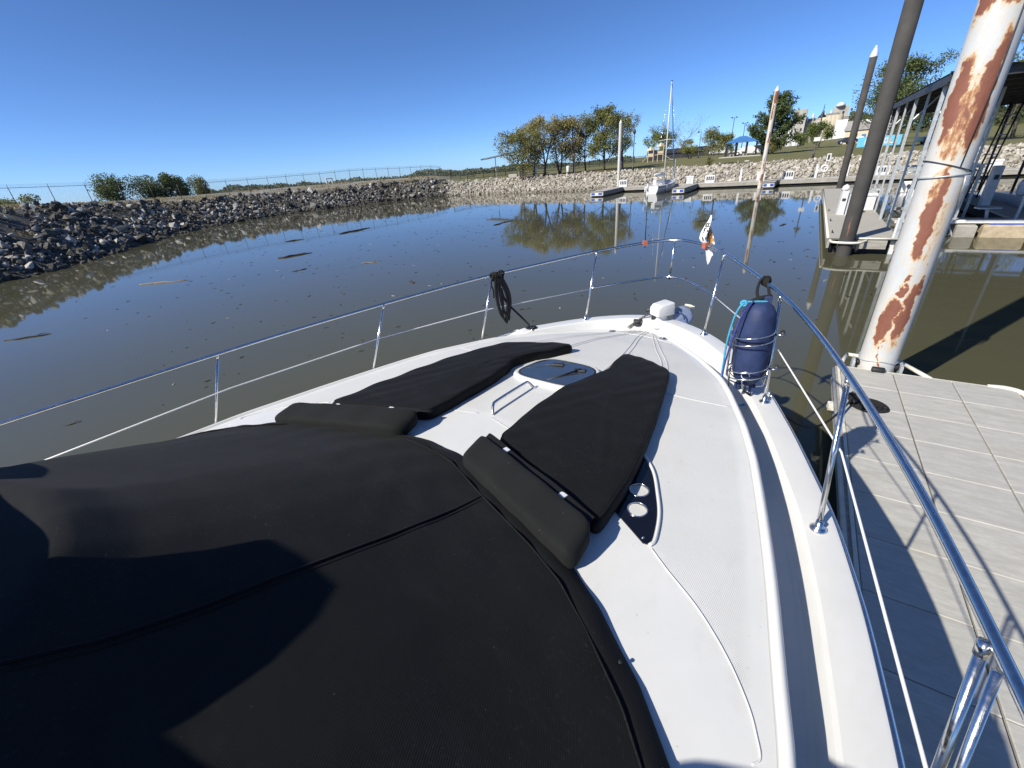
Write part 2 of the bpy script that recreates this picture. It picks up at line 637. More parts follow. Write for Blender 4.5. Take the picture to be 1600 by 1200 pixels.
mat_wood("dock_boards", (0.34, 0.325, 0.28), (0.50, 0.48, 0.42), 1.5, 12.0, 0.145, 1)
mat_wood("dock_boards_across", (0.34, 0.325, 0.28), (0.50, 0.48, 0.42), 1.5, 12.0, 0.145, 0)
mat_wood("bark", (0.045, 0.038, 0.03), (0.11, 0.095, 0.075), 8.0, 8.0)
mat_wood("bark_pale", (0.13, 0.115, 0.095), (0.25, 0.23, 0.2), 8.0, 8.0)
mat_wood("driftwood", (0.14, 0.12, 0.09), (0.30, 0.265, 0.21), 6.0, 6.0)
mat_wood("wet_debris", (0.02, 0.018, 0.013), (0.055, 0.045, 0.03), 6.0, 6.0)

simple("white_paint", (0.64, 0.64, 0.62), 0.45, var=0.06)
simple("white_plastic", (0.66, 0.66, 0.645), 0.35, var=0.04, coat=0.2)
simple("cream_rubber", (0.66, 0.63, 0.53), 0.7, var=0.12, bmp=0.2)
simple("grey_pile", (0.062, 0.059, 0.054), 0.8, var=0.18, scale=2.0, spec=0.25)
simple("black_rubber", (0.012, 0.012, 0.013), 0.6, var=0.3)
simple("black_gloss", (0.006, 0.0065, 0.010), 0.12, var=0.2, coat=0.6)
simple("black_rope", (0.010, 0.0105, 0.011), 0.9, var=0.4, scale=60.0, bmp=0.8, bscale=160)
simple("blue_vinyl", (0.022, 0.036, 0.098), 0.62, var=0.3, scale=9.0, bmp=0.5, bscale=14, spec=0.3)
simple("blue_rope", (0.035, 0.05, 0.25), 0.8, var=0.3, scale=60.0, bmp=0.6, bscale=160)
simple("cyan_rope", (0.06, 0.34, 0.52), 0.8, var=0.3, scale=60.0, bmp=0.6, bscale=160)
simple("wire_cable", (0.62, 0.63, 0.64), 0.28, metal=0.85, var=0.12, scale=60)
simple("white_cable", (0.78, 0.78, 0.76), 0.4, var=0.06)
simple("galvanised", (0.46, 0.49, 0.50), 0.45, metal=0.35, var=0.2, scale=9.0)
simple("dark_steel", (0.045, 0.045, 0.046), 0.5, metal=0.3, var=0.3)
simple("iron_black", (0.012, 0.012, 0.013), 0.5, var=0.3)
simple("orange_clamp", (0.42, 0.12, 0.07), 0.5, var=0.15)
simple("flag_cloth", (0.78, 0.77, 0.72), 0.8, var=0.05)
simple("flag_ink", (0.02, 0.02, 0.022), 0.8, var=0.2)
simple("flag_orange", (0.62, 0.27, 0.045), 0.8, var=0.2)
simple("concrete", (0.42, 0.40, 0.36), 0.9, var=0.2, scale=1.2, bmp=0.3)
simple("silo_concrete", (0.40, 0.375, 0.33), 0.95, var=0.22, scale=0.25)
simple("silo_tan", (0.52, 0.45, 0.33), 0.95, var=0.15, scale=0.25)
simple("silo_grey", (0.30, 0.285, 0.26), 0.95, var=0.25, scale=0.3)
simple("building_white", (0.74, 0.74, 0.73), 0.8, var=0.05, scale=0.4)
simple("window_dark", (0.03, 0.033, 0.038), 0.2, var=0.2)
simple("roof_blue", (0.055, 0.17, 0.40), 0.45, var=0.12, scale=2.0)
simple("roof_metal", (0.36, 0.40, 0.44), 0.4, metal=0.45, var=0.12, scale=2.0)
simple("roof_underside", (0.16, 0.155, 0.145), 0.7, var=0.25, scale=1.5)
simple("play_tan", (0.60, 0.50, 0.34), 0.6, var=0.1)
simple("car_white", (0.72, 0.72, 0.72), 0.25, var=0.03, coat=0.5)
simple("car_dark", (0.03, 0.03, 0.034), 0.25, var=0.2, coat=0.5)
simple("blue_plastic", (0.03, 0.08, 0.36), 0.45, var=0.15)
simple("sign_blue", (0.12, 0.46, 0.72), 0.5, var=0.12)
simple("boat_blue", (0.02, 0.05, 0.16), 0.25, var=0.15, coat=0.4)
simple("float_tan", (0.45, 0.37, 0.25), 0.85, var=0.25, scale=5, bmp=0.5)
simple("seat_vinyl", (0.72, 0.71, 0.68), 0.45, var=0.07)
simple("cup_white", (0.78, 0.78, 0.76), 0.3, var=0.03)
simple("groove_grey", (0.50, 0.505, 0.50), 0.5, var=0.08)
simple("lamp_head", (0.02, 0.021, 0.023), 0.35, var=0.2)
simple("bottle_plastic", (0.62, 0.62, 0.50), 0.3, var=0.15)
simple("rust_steel", (0.20, 0.085, 0.05), 0.8, var=0.4, scale=12)
simple("chain_steel", (0.20, 0.19, 0.17), 0.4, metal=0.8, var=0.4, scale=60)
simple("steel_pale", (0.66, 0.67, 0.68), 0.5, var=0.1)
def mat_lens():
    m, n, b = newmat("clear_lens")
    f = noise(n, coords(n), 20.0, 3)
    link(n, ramp(n, f, [(0.3, (0.30, 0.38, 0.55)), (0.7, (0.42, 0.50, 0.68))]), b.inputs["Base Color"])
    b.inputs["Roughness"].default_value = 0.12
    b.inputs["Transmission Weight"].default_value = 0.5
    b.inputs["IOR"].default_value = 1.2
    b.inputs["Coat Weight"].default_value = 0.6
mat_lens()
# ------------------------------------------------------------------ land and water
TOE = np.array([(-30, -90), (-31, -30), (-33.2, -6), (-34.7, 3.9), (-36.2, 6.2), (-39.5, 9.2), (-44.6, 13.2), (-51, 18.5), (-56, 25), (-59.5, 33.2),
                (-59.5, 39.5), (-57.5, 47), (-54.5, 53.9), (-51, 58.6), (-47.0, 60.2), (-37.8, 59.0), (-25.7, 57.6), (-12, 57.2), (2, 57.4), (18, 57.8), (40, 57),
                (70, 50), (95, 30), (100, -90)], dtype=float)

def sdist(px, py):
    """signed distance to the shoreline, positive on land"""
    px = np.asarray(px, float)
    py = np.asarray(py, float)
    d = np.full(px.shape, 1e9)
    inside = np.zeros(px.shape, bool)
    n = len(TOE)
    for i in range(n):
        ax, ay = TOE[i]
        bx, by = TOE[(i + 1) % n]
        ex, ey = bx - ax, by - ay
        t = np.clip(((px - ax) * ex + (py - ay) * ey) / (ex * ex + ey * ey), 0, 1)
        d = np.minimum(d, np.hypot(px - ax - t * ex, py - ay - t * ey))
        c = ((ay > py) != (by > py)) & (px < (bx - ax) * (py - ay) / (by - ay + 1e-12) + ax)
        inside ^= c
    return np.where(inside, -d, d)

def sstep(x, a, b):
    t = np.clip((x - a) / (b - a), 0, 1)
    return t * t * (3 - 2 * t)

def vnoise(x, y, s):
    """cheap smooth value noise"""
    x, y = np.asarray(x) / s, np.asarray(y) / s
    xi, yi = np.floor(x), np.floor(y)
    fx, fy = x - xi, y - yi
    fx, fy = fx * fx * (3 - 2 * fx), fy * fy * (3 - 2 * fy)
    def h(a, b):
        q = np.sin(a * 127.1 + b * 311.7) * 43758.5453
        return q - np.floor(q)
    return (h(xi, yi) * (1 - fx) + h(xi + 1, yi) * fx) * (1 - fy) + (h(xi, yi + 1) * (1 - fx) + h(xi + 1, yi + 1) * fx) * fy

def levee_w(x, y):
    az = np.degrees(np.arctan2(x, y))
    return 1 - sstep(az, -43.0, -38.0) * (1 - sstep(az, 150, 170))

def ground_z(x, y):
    x = np.asarray(x, float)
    y = np.asarray(y, float)
    sd = sdist(x, y)
    wl = levee_w(x, y)
    D = np.hypot(x, y)
    az = np.degrees(np.arctan2(x, y))
    lev = np.clip(sd / 6.2, 0, 1) * 2.5 + np.clip(sd - 6.2, 0, 9) * 0.072
    lev = lev + 0.85 * np.clip(sd / 6, 0, 1) * (1 - sstep(y, 6, 28)) * (1 - 0.5 * sstep(sd, 8, 14))
    lev = lev - 2.3 * sstep(-x, 76, 92) * (sd > 3) - 2.2 * sstep(y, 95, 125) * (sd > 3)
    park = np.clip(sd / 5.6, 0, 1) * 1.92 + np.clip(sd - 7.5, 0, 70) * 0.0115
    park = park + np.clip(D - 190, 0, 260) * 0.03 * sstep(az, -6, 5) * (1 - sstep(az, 60, 90))
    park = park - 1.6 * sstep(D, 125, 175) * (1 - sstep(az, -16, -5))
    land = lev * wl + park * (1 - wl)
    land = land + (vnoise(x, y, 7.0) - 0.5) * 0.22 * np.clip((sd - 5) / 4, 0, 1)
    return np.where(sd > 0, land, np.maximum(-2.2, sd * 0.35) - 0.02), sd, wl

def build_ground():
    def axis(lo, hi, step, far):
        a = list(np.arange(lo, hi + 1e-6, step))
        s, p = step, hi
        up = []
        while p < far:
            s *= 1.35
            p += s
            up.append(p)
        s, p = step, lo
        dn = []
        while p > -far:
            s *= 1.35
            p -= s
            dn.append(p)
        return np.array(dn[::-1] + a + up)
    xs = axis(-100, 60, 1.0, 7000)
    ys = axis(-12, 130, 1.0, 7000)
    X, Y = np.meshgrid(xs, ys)
    Z, sd, wl = ground_z(X, Y)
    D = np.hypot(X, Y)
    nx, ny = len(xs), len(ys)
    i = np.arange((ny - 1) * nx).reshape(ny - 1, nx)[:, :-1].ravel()
    faces = np.stack([i, i + 1, i + nx + 1, i + nx], 1)
    c = np.zeros(X.shape + (4,))
    c[..., 3] = 1
    def put(w, col):
        for k in range(3):
            c[..., k] = c[..., k] * (1 - w) + col[k] * w
    lawn = (0.165, 0.165, 0.07)
    put(np.ones(X.shape), (0.10, 0.105, 0.05))
    put(1 - wl, lawn)
    # worn dry patches in the lawn and the leaf litter below the waterside trees
    put((1 - wl) * sstep(vnoise(X, Y, 5.0), 0.55, 0.85) * 0.5, (0.21, 0.185, 0.10))
    clump = np.exp(-(((X + 34) / 9.5) ** 2 + ((Y - 66.5) / 4.0) ** 2))
    put((1 - wl) * np.clip(clump * 1.6, 0, 0.85), (0.17, 0.105, 0.055))
    # levee top: pale gravel track with dry grass verges
    put(wl * (X > -77) * sstep(sd, 4, 7), (0.30, 0.285, 0.245))
    put(wl * sstep(vnoise(X, Y, 4.0), 0.5, 0.8) * 0.6 * sstep(sd, 5, 7), (0.21, 0.19, 0.11))
    # path along the top of the park bank
    path = (1 - wl) * sstep(sd, 5.4, 5.9) * (1 - sstep(sd, 7.6, 8.2)) * sstep(X, -34, -28)
    put(path, (0.47, 0.42, 0.34))
    # slopes under the stones, mud at the waterline
    put(wl * (1 - sstep(sd, 5.6, 6.6)), (0.12, 0.113, 0.095))
    put((1 - wl) * (1 - sstep(sd, 5.0, 5.6)), (0.30, 0.28, 0.235))
    put(1 - sstep(sd, 0.0, 0.5), (0.085, 0.072, 0.045))
    me = npmesh("ground", np.stack([X.ravel(), Y.ravel(), Z.ravel()], 1), faces, "ground", True,
                {"zone": ('POINT', 'FLOAT_COLOR', c.reshape(-1, 4))})
    o = link_obj("ground", me)
    tag(o, "earth banks, gravel levee top and park lawn round the basin", None, None, "structure")
    return o
GROUND = build_ground()

wb = MB()
wb.add([(-7000, -7000, 0), (7000, -7000, 0), (7000, 7000, 0), (-7000, 7000, 0)], [(0, 1, 2, 3)])
water = wb.build("water", "water")
tag(water, "still brown harbour water mirroring sky and banks", None, None, "structure")

# ------------------------------------------------------------------ riprap
def rock_shapes(k, npts=13):
    out = []
    for _ in range(k):
        bm = bmesh.new()
        ax = np.array([1.0, random.uniform(0.6, 0.95), random.uniform(0.45, 0.8)])
        for _p in range(npts):
            q = RNG.normal(size=3)
            q = q / np.linalg.norm(q) * random.uniform(0.8, 1.05) * ax * 0.5
            bm.verts.new(q)
        bmesh.ops.convex_hull(bm, input=bm.verts)
        for v in [v for v in bm.verts if not v.link_faces]:
            bm.verts.remove(v)
        bmesh.ops.triangulate(bm, faces=bm.faces)
        bm.verts.index_update()
        vs = np.array([v.co[:] for v in bm.verts])
        fs = np.array([[v.index for v in f.verts] for f in bm.faces])
        bm.free()
        out.append((vs, fs))
    return out
ROCKS = rock_shapes(14)

def rand_rots(n):
    q = RNG.normal(size=(n, 4))
    q /= np.linalg.norm(q, axis=1)[:, None]
    w, x, y, z = q.T
    return np.stack([np.stack([1 - 2 * (y * y + z * z), 2 * (x * y - z * w), 2 * (x * z + y * w)], 1),
                     np.stack([2 * (x * y + z * w), 1 - 2 * (x * x + z * z), 2 * (y * z - x * w)], 1),
                     np.stack([2 * (x * z - y * w), 2 * (y * z + x * w), 1 - 2 * (x * x + y * y)], 1)], 1), q

def rock_mass(name, mat, pos, size, rots, shp, rnd):
    V, F, A = [], [], []
    off = 0
    for s, (vs, fs) in enumerate(ROCKS):
        idx = np.where(shp == s)[0]
        if len(idx) == 0:
            continue
        vv = np.einsum('nij,vj->nvi', rots[idx], vs) * size[idx][:, None, None] + pos[idx][:, None, :]
        nv = len(vs)
        ff = fs[None] + (np.arange(len(idx)) * nv)[:, None, None] + off
        V.append(vv.reshape(-1, 3))
        F.append(ff.reshape(-1, 3))
        A.append(np.repeat(rnd[idx], nv))
        off += len(idx) * nv
    return npmesh(name, np.concatenate(V), np.concatenate(F), mat, False, {"rnd": ('POINT', 'FLOAT', np.concatenate(A))})

def scatter(xr, yr, n, keep):
    x = RNG.uniform(*xr, n)
    y = RNG.uniform(*yr, n)
    z, sd, wl = ground_z(x, y)
    k = keep(x, y, sd, wl)
    return x[k], y[k], z[k], sd[k]

def build_riprap():
    # dark stones of the levee
    x, y, z, sd = scatter((-72, -28), (-28, 66), 110000, lambda x, y, sd, wl: (wl > 0.5) & (sd > -0.5) & (sd < 6.7 + RNG.normal(size=len(x)) * 0.4))
    n = len(x)
    size = np.clip(RNG.lognormal(-1.15, 0.50, n), 0.12, 1.1) * np.where(RNG.random(n) < 0.05, 1.5, 1.0)
    # patches of dry earth show through here and there
    bare = (vnoise(x, y, 3.2) > 0.74) & (RNG.random(n) < 0.75) & (sd > 2.0)
    dens = RNG.random(n) < 0.60
    k = dens & ~bare
    x, y, z, sd, size = x[k], y[k], z[k], sd[k], size[k]
    n = len(x)
    pos = np.stack([x, y, z + size * RNG.uniform(0.0, 0.28, n)], 1)
    rots, q = rand_rots(n)
    shp = RNG.integers(0, len(ROCKS), n)
    rnd = np.clip(RNG.beta(1.1, 1.5, n), 0, 1) * np.where(sd < 0.55, 0.35, 1.0)
    D = np.hypot(x, y)
    az = np.degrees(np.arctan2(x, y))
    score = size / D * (az > -84) * (az < -40) * (sd > 0.2) * np.where(RNG.random(n) < 0.9, 1, 0)
    order = np.argsort(-score)
    top = order[:300]
    rest = order[300:]
    meshes = [npmesh("rock", vs, fs, "levee_rock") for vs, fs in ROCKS]
    for i in top:
        o = link_obj("rock", meshes[shp[i]], GROUND)
        o.rotation_mode = 'QUATERNION'
        o.rotation_quaternion = q[i]
        o.location = pos[i]
        o.scale = (size[i],) * 3
    o = link_obj("levee_riprap", rock_mass("levee_riprap", "levee_rock_mass", pos[rest], size[rest], rots[rest], shp[rest], rnd[rest]), GROUND)
    tag(o, "dark grey riprap stones piled on the levee slope", None, None, "stuff")
    # pale limestone on the park bank
    x, y, z, sd = scatter((-56, 48), (48, 74), 62000, lambda x, y, sd, wl: (wl < 0.6) & (sd > -0.5) & (sd < 5.4 + RNG.normal(size=len(x)) * 0.25))
    n = len(x)
    size = np.clip(RNG.lognormal(-1.02, 0.36, n), 0.17, 0.8)
    pos = np.stack([x, y, z + size * RNG.uniform(0.0, 0.3, n)], 1)
    rots, q = rand_rots(n)
    shp = RNG.integers(0, len(ROCKS), n)
    rnd = np.clip(RNG.beta(2.0, 1.7, n), 0, 1) * np.where(sd < 0.5, 0.45, 1.0)
    o = link_obj("bank_riprap", rock_mass("bank_riprap", "bank_rock_mass", pos, size, rots, shp, rnd), GROUND)
    tag(o, "pale limestone riprap stones on the park bank", None, None, "stuff")
build_riprap()
# ------------------------------------------------------------------ the moored motor yacht
# boat frame: u to starboard, v forward, w up from the gunwale
BK = 0.927
PSI, ROLL, TRIM = 0.1156, 0.0385, 0.0168
EU = Vector((math.cos(PSI), -math.sin(PSI), ROLL)).normalized()
EV = Vector((math.sin(PSI), math.cos(PSI), TRIM))
EV = (EV - EU * EV.dot(EU)).normalized()
EW = EU.cross(EV)
BO = Vector((-1.386792, 2.781, 1.79994)) - EV * (3 * BK)
BOATM = Matrix.Identity(4)
for i in range(3):
    BOATM[i][0], BOATM[i][1], BOATM[i][2], BOATM[i][3] = EU[i] * BK, EV[i] * BK, EW[i] * BK, BO[i]

def boat_empty(name, label, cat):
    o = thing(name, label, cat)
    o.matrix_world = BOATM
    return o
boat = boat_empty("motor_yacht", "large white motor yacht seen from its flybridge, bow pointing ahead", "boat")

# outlines (half breadths against v)
GV = [-7.0, -4.0, -1.5, 0.0, 1.0, 1.34, 1.87, 2.19, 2.44, 3.10, 3.50, 3.89, 4.20, 4.45, 4.62, 4.78, 4.90, 4.97, 5.0]
GU = [2.25, 2.40, 2.46, 2.43, 2.345, 2.29, 2.175, 2.085, 2.01, 1.745, 1.565, 1.375, 1.145, 0.93, 0.765, 0.565, 0.36, 0.18, 0.0]
RV = [-2.0, 0.0, 1.036, 1.28, 1.62, 1.82, 2.14, 2.47, 2.79, 3.22, 3.49, 3.83, 4.07, 4.30, 4.52, 4.66, 4.74, 4.78]
RU = [2.16, 2.12, 1.99, 1.925, 1.84, 1.785, 1.69, 1.586, 1.46, 1.268, 1.127, 0.885, 0.70, 0.52, 0.33, 0.19, 0.08, 0.0]
WEV = [-2, 2.8, 3.4, 3.9, 4.3, 4.6, 4.78]
WEW = [0.17, 0.165, 0.13, 0.07, 0.0, -0.06, -0.08]
WCV = [-2, 1.5, 2.5, 3.3, 4.0, 4.5, 4.78]
WCW = [0.27, 0.25, 0.22, 0.16, 0.075, -0.02, -0.08]
def gun(v): return interp(v, GV, GU)
def edge(v): return interp(v, RV, RU)
def deck_w(u, v):
    e = max(edge(v), 1e-3)
    t = min(1.0, abs(u) / e)
    return interp(v, WEV, WEW) + (interp(v, WCV, WCW) - interp(v, WEV, WEW)) * (1 - t * t)
def smooth_curve(V, U, n):
    """resample the half-breadth curve evenly along its length and fair it: list of (v,u)"""
    L = np.concatenate([[0], np.cumsum(np.hypot(np.diff(V), np.diff(U)))])
    m = 40 * len(V)
    t = np.linspace(0, L[-1], m)
    a, b = np.interp(t, L, V), np.interp(t, L, U)
    k = np.hanning(23)
    k /= k.sum()
    def fair(q):
        e = np.concatenate([2 * q[0] - q[1:12][::-1], q, 2 * q[-1] - q[-12:-1][::-1]])
        return np.convolve(e, k, 'valid')
    a, b = fair(fair(a)), fair(fair(b))
    st = max(1, m // (n * len(V)))
    idx = list(range(0, m, st))
    if idx[-1] != m - 1:
        idx.append(m - 1)
    return [(float(a[i]), max(0.0, float(b[i]))) for i in idx]

def build_deck():
    # raised foredeck as a fine sheet, then a moulded edge, wall, side deck, cove, cap and topsides
    ec = smooth_curve(RV, RU, 7)
    ec = [p for p in ec if p[0] > -1.6]
    NU = 72
    V, F, S = [], [], []
    def inner_line(u):
        # aft limit of the non-skid on the starboard/port shoulder
        a = abs(u)
        return interp(a, [0.0, 1.35, 1.42, 1.64, 1.80, 1.89, 1.955, 2.3], [1.62, 1.62, 1.53, 1.40, 1.26, 1.15, 1.03, 0.9])
    for (v, e) in ec:
        for j in range(NU + 1):
            t = -1 + 2 * j / NU
            t = math.copysign(abs(t) ** 0.9, t)
            u = t * e
            V.append((u, v, deck_w(u, v)))
            d_edge = e - abs(u)
            sk = 1.0 if d_edge > 0.05 else 0.0
            if v < inner_line(u):
                sk = 0.0
            if abs(u) < 0.30 and v < 2.05:
                sk = 0.0
            if (u / 0.44) ** 2 + ((v - 2.84) / 0.36) ** 2 < 1.0:
                sk = 0.0
            S.append(sk)
    for i in range(len(ec) - 1):
        for j in range(NU):
            a = i * (NU + 1) + j
            F.append((a, a + 1, a + NU + 2, a + NU + 1))
    me = npmesh("foredeck", V, F, "deck", True, {"skid": ('POINT', 'FLOAT', S)})
    o = link_obj("foredeck", me, boat)
    tag(o, "white raised foredeck with moulded non-skid panels")
    # edge moulding, wall and side deck run right round the bow
    def offs(curve, d):
        """offset the mirrored outline outward by d in plan"""
        pts = [(u, v) for v, u in curve] + [(-u, v) for v, u in curve[::-1][1:]]
        out = []
        for i, p in enumerate(pts):
            a, b = pts[max(i - 1, 0)], pts[min(i + 1, len(pts) - 1)]
            tx, ty = b[0] - a[0], b[1] - a[1]
            L = math.hypot(tx, ty) or 1
            out.append((p[0] + ty / L * d, p[1] - tx / L * d))
        return out
    e0 = offs(ec, 0.0)
    wE = [interp(p[1], WEV, WEW) for p in e0]
    rows = []
    for d, dw in ((0.0, 0.0), (0.006, -0.006), (0.012, -0.004), (0.018, 0.010), (0.030, 0.016), (0.042, 0.010), (0.05, -0.006)):
        q = offs(ec, d)
        rows.append([(a[0], a[1], w + dw) for a, w in zip(q, wE)])
    q = offs(ec, 0.085)
    rows.append([(a[0], a[1], min(w - 0.05, -0.085 + 0 * w)) for a, w in zip(q, wE)])
    q = offs(ec, 0.10)
    rows.append([(a[0], a[1], min(w - 0.055, -0.10)) for a, w in zip(q, wE)])
    MB().loft(rows, closed=False).build("deck_edge", "gelcoat", boat, True)
    # side deck up to the cove: outer outline is the gunwale
    gc = [p for p in smooth_curve(GV, GU, 6) if p[0] > -1.6]
    def scurve(curve, n):
        P = [Vector((u, v, 0)) for v, u in curve] + [Vector((-u, v, 0)) for v, u in curve[::-1][1:]]
        L = [0.0]
        for a, b in zip(P, P[1:]):
            L.append(L[-1] + (b - a).length)
        out = []
        for i in range(n):
            s = L[-1] * i / (n - 1)
            out.append((float(np.interp(s, L, [p.x for p in P])), float(np.interp(s, L, [p.y for p in P]))))
        return out
    N = 241
    g0 = scurve(gc, N)
    def goff(d):
        out = []
        for i, p in enumerate(g0):
            a, b = g0[max(i - 1, 0)], g0[min(i + 1, N - 1)]
            tx, ty = b[0] - a[0], b[1] - a[1]
            L = math.hypot(tx, ty) or 1
            out.append((p[0] + ty / L * d, p[1] - tx / L * d))
        return out
    inn = [(p[0], p[1], -0.105) for p in scurve([(v, max(0, u + 0.06)) for v, u in ec], N)]
    def bow(v):
        # the bulwark stands higher round the bow
        return 0.045 * float(sstep(v, 3.80, 3.98))
    rows = [inn]
    rows.append([(a[0], a[1], -0.10) for a in goff(-0.255)])
    for d, w in ((-0.225, -0.094), (-0.205, -0.078), (-0.19, -0.052), (-0.178, -0.024), (-0.165, -0.006), (-0.148, 0.0)):
        rows.append([(a[0], a[1], w + bow(a[1]) * (w + 0.105) / 0.105) for a in goff(d)])
    for d, w in ((-0.02, 0.0), (-0.006, -0.004), (0.0, -0.016)):
        rows.append([(a[0], a[1], w + bow(a[1])) for a in goff(d)])
    smooth_by_angle(MB().loft(rows, closed=False).build("side_deck", "gelcoat", boat, True), 17)
    # rub rail and topsides
    rub = MB()
    rub.tube([(a[0], a[1], -0.035) for a in goff(0.006)], 0.018, 8)
    rub.build("rub_rail", "stainless", boat, True)
    rows = [[(a[0], a[1], -0.016 + bow(a[1])) for a in goff(0.0)]]
    for d, w, pull in ((0.004, -0.12, 0.0), (-0.05, -0.5, 0.15), (-0.16, -1.0, 0.42), (-0.30, -1.6, 0.75), (-0.36, -2.3, 1.0)):
        q = goff(d)
        rows.append([(a[0] * (1 - 0.10 * pull * max(0, a[1]) / 5), a[1] - pull * 0.55 * max(0, a[1] / 5) ** 2, w) for a in q])
    MB().loft(rows, closed=False).build("hull", "gelcoat", boat, True)
    return goff
GOFF = build_deck()

# moulded seams that fan out from the bow
def seam(path, r=0.006, name="deck_seam", lift=0.0):
    pts = spline([(u, v, deck_w(u, v) + lift) for u, v in path], 8)
    pts = [Vector((p.x, p.y, deck_w(p.x, p.y) + lift)) for p in pts]
    return MB().tube(pts, r, 6).build(name, "groove_grey", boat, True)
for s in (-1, 1):
    seam([(s * 0.02, 4.72), (s * 0.09, 4.3), (s * 0.20, 3.9), (s * 0.30, 3.4), (s * 0.33, 3.0)])
    seam([(s * 0.05, 4.72), (s * 0.13, 4.3), (s * 0.245, 3.9), (s * 0.345, 3.4), (s * 0.375, 3.0)])
    seam([(s * 0.10, 4.70), (s * 0.42, 4.0), (s * 0.66, 3.55), (s * 0.86, 3.0)])
    seam([(s * 0.14, 4.66), (s * 0.47, 4.0), (s * 0.71, 3.55), (s * 0.91, 3.0)])
    seam([(s * 0.88, 2.98), (s * 1.10, 2.99), (s * 1.34, 3.02)], 0.005)
seam([(-0.46, 4.33), (-0.2, 4.42), (0.0, 4.44), (0.2, 4.42), (0.46, 4.33)], 0.007)
for s in (-1, 1):
    lt = MB()
    lt.lathe([(0.045, 0), (0.045, 0.006), (0.03, 0.012), (0.012, 0.014)], 16, (s * 0.30, 4.50, deck_w(0.3, 4.5)))
    lt.box((s * 0.30, 4.50, deck_w(0.3, 4.5) + 0.016), (0.05, 0.012, 0.008))
    lt.build("locker_latch", "stainless", boat, True)
for v in (4.05, 3.75):
    MB().box((edge(v) + 0.12, v, -0.092), (0.012, 0.11, 0.012), -0.75).build("scupper", "black_rubber", boat)

# ---- bow rail
RAILP = [(2.64, -0.21, 0.58), (2.50, 0.5, 0.61), (2.355, 1.15, 0.637), (2.175, 1.86, 0.666), (1.925, 2.62, 0.697), (1.70, 3.20, 0.722), (1.43, 3.78, 0.746), (1.14, 4.28, 0.766), (0.74, 4.92, 0.793), (0.40, 5.32, 0.81), (0.17, 5.50, 0.817)]
rp = [Vector(p) for p in RAILP]
rp = [Vector((2.78, -1.2, 0.54))] + rp
full = rp + [Vector((0.0, 5.545, 0.82))] + [Vector((-p.x, p.y, p.z)) for p in rp[::-1]]
RAIL = spline(full, 10)
MB().tube(RAIL, 0.0155, 12).build("bow_rail", "stainless", boat, True)
# lower rail: solid tube round the pulpit, wire further aft
low = [(1.487, 3.66, 0.365), (1.13, 4.30, 0.37), (0.735, 4.80, 0.375), (0.40, 5.20, 0.38), (0.16, 5.42, 0.385), (-0.02, 5.48, 0.387)]
lowP = spline([Vector(p) for p in low[2:]] + [Vector((-p[0], p[1], p[2])) for p in low[2:-1][::-1]], 8)
MB().tube(lowP, 0.011, 10).build("lower_rail", "stainless", boat, True)
STAN = [((2.31, 0.98, 0.0), (2.345, 1.22, 0.638)), ((2.035, 2.28, 0.0), (1.925, 2.61, 0.697)), ((1.555, 3.48, 0.0), (1.43, 3.775, 0.746)), ((0.772, 4.57, 0.045), (0.725, 4.93, 0.794))]
MID = [(2.30, -0.6, 0.33), (2.27, 1.10, 0.34), (1.975, 2.46, 0.36), (1.49, 3.65, 0.365), (0.74, 4.78, 0.37)]
for s in (-1, 1):
    pts = [Vector((s * a, b, c)) for a, b, c in MID]
    MB().tube(pts, 0.0055, 6).build("lifeline", "white_cable", boat, True)
    for (b, t) in STAN:
        B = Vector((s * (b[0] - 0.07), b[1], b[2]))
        T = Vector((s * t[0], t[1], t[2]))
        if t[1] < 1.5:
            B, T = (Vector((2.295, 1.10, 0.0)), Vector((2.292, 1.335, 0.645))) if s > 0 else (Vector((-2.30, 0.86, 0.0)), Vector((-2.366, 1.145, 0.637)))
        st = MB().tube([B, T], 0.0125, 12).build("stanchion", "stainless", boat, True)
        bs = MB().lathe([(0.038, 0.0), (0.038, 0.006), (0.026, 0.014), (0.018, 0.02), (0.017, 0.05)], 16, B)
        bs.build("base_flange", "stainless", st, True)
        # sleeve where the stanchion meets the rail
        MB().tube([T + (B - T) * 0.06, T], 0.0145, 10).build("collar", "stainless", st, True)
st = MB().tube([(2.30, 1.00, 0.0), (2.305, 1.262, 0.642)], 0.0105, 12).build("stanchion", "stainless", boat, True)
MB().lathe([(0.034, 0.0), (0.034, 0.006), (0.02, 0.016)], 16, (2.30, 1.00, 0.0)).build("base_flange", "stainless", st, True)
st = MB().tube([(-0.02, 5.48, 0.387), (0.0, 5.545, 0.82)], 0.011, 10).build("stanchion", "stainless", boat, True)
MB().tube([(-0.02, 5.48, 0.36), (-0.02, 5.48, 0.415)], 0.014, 10).build("collar", "stainless", st, True)

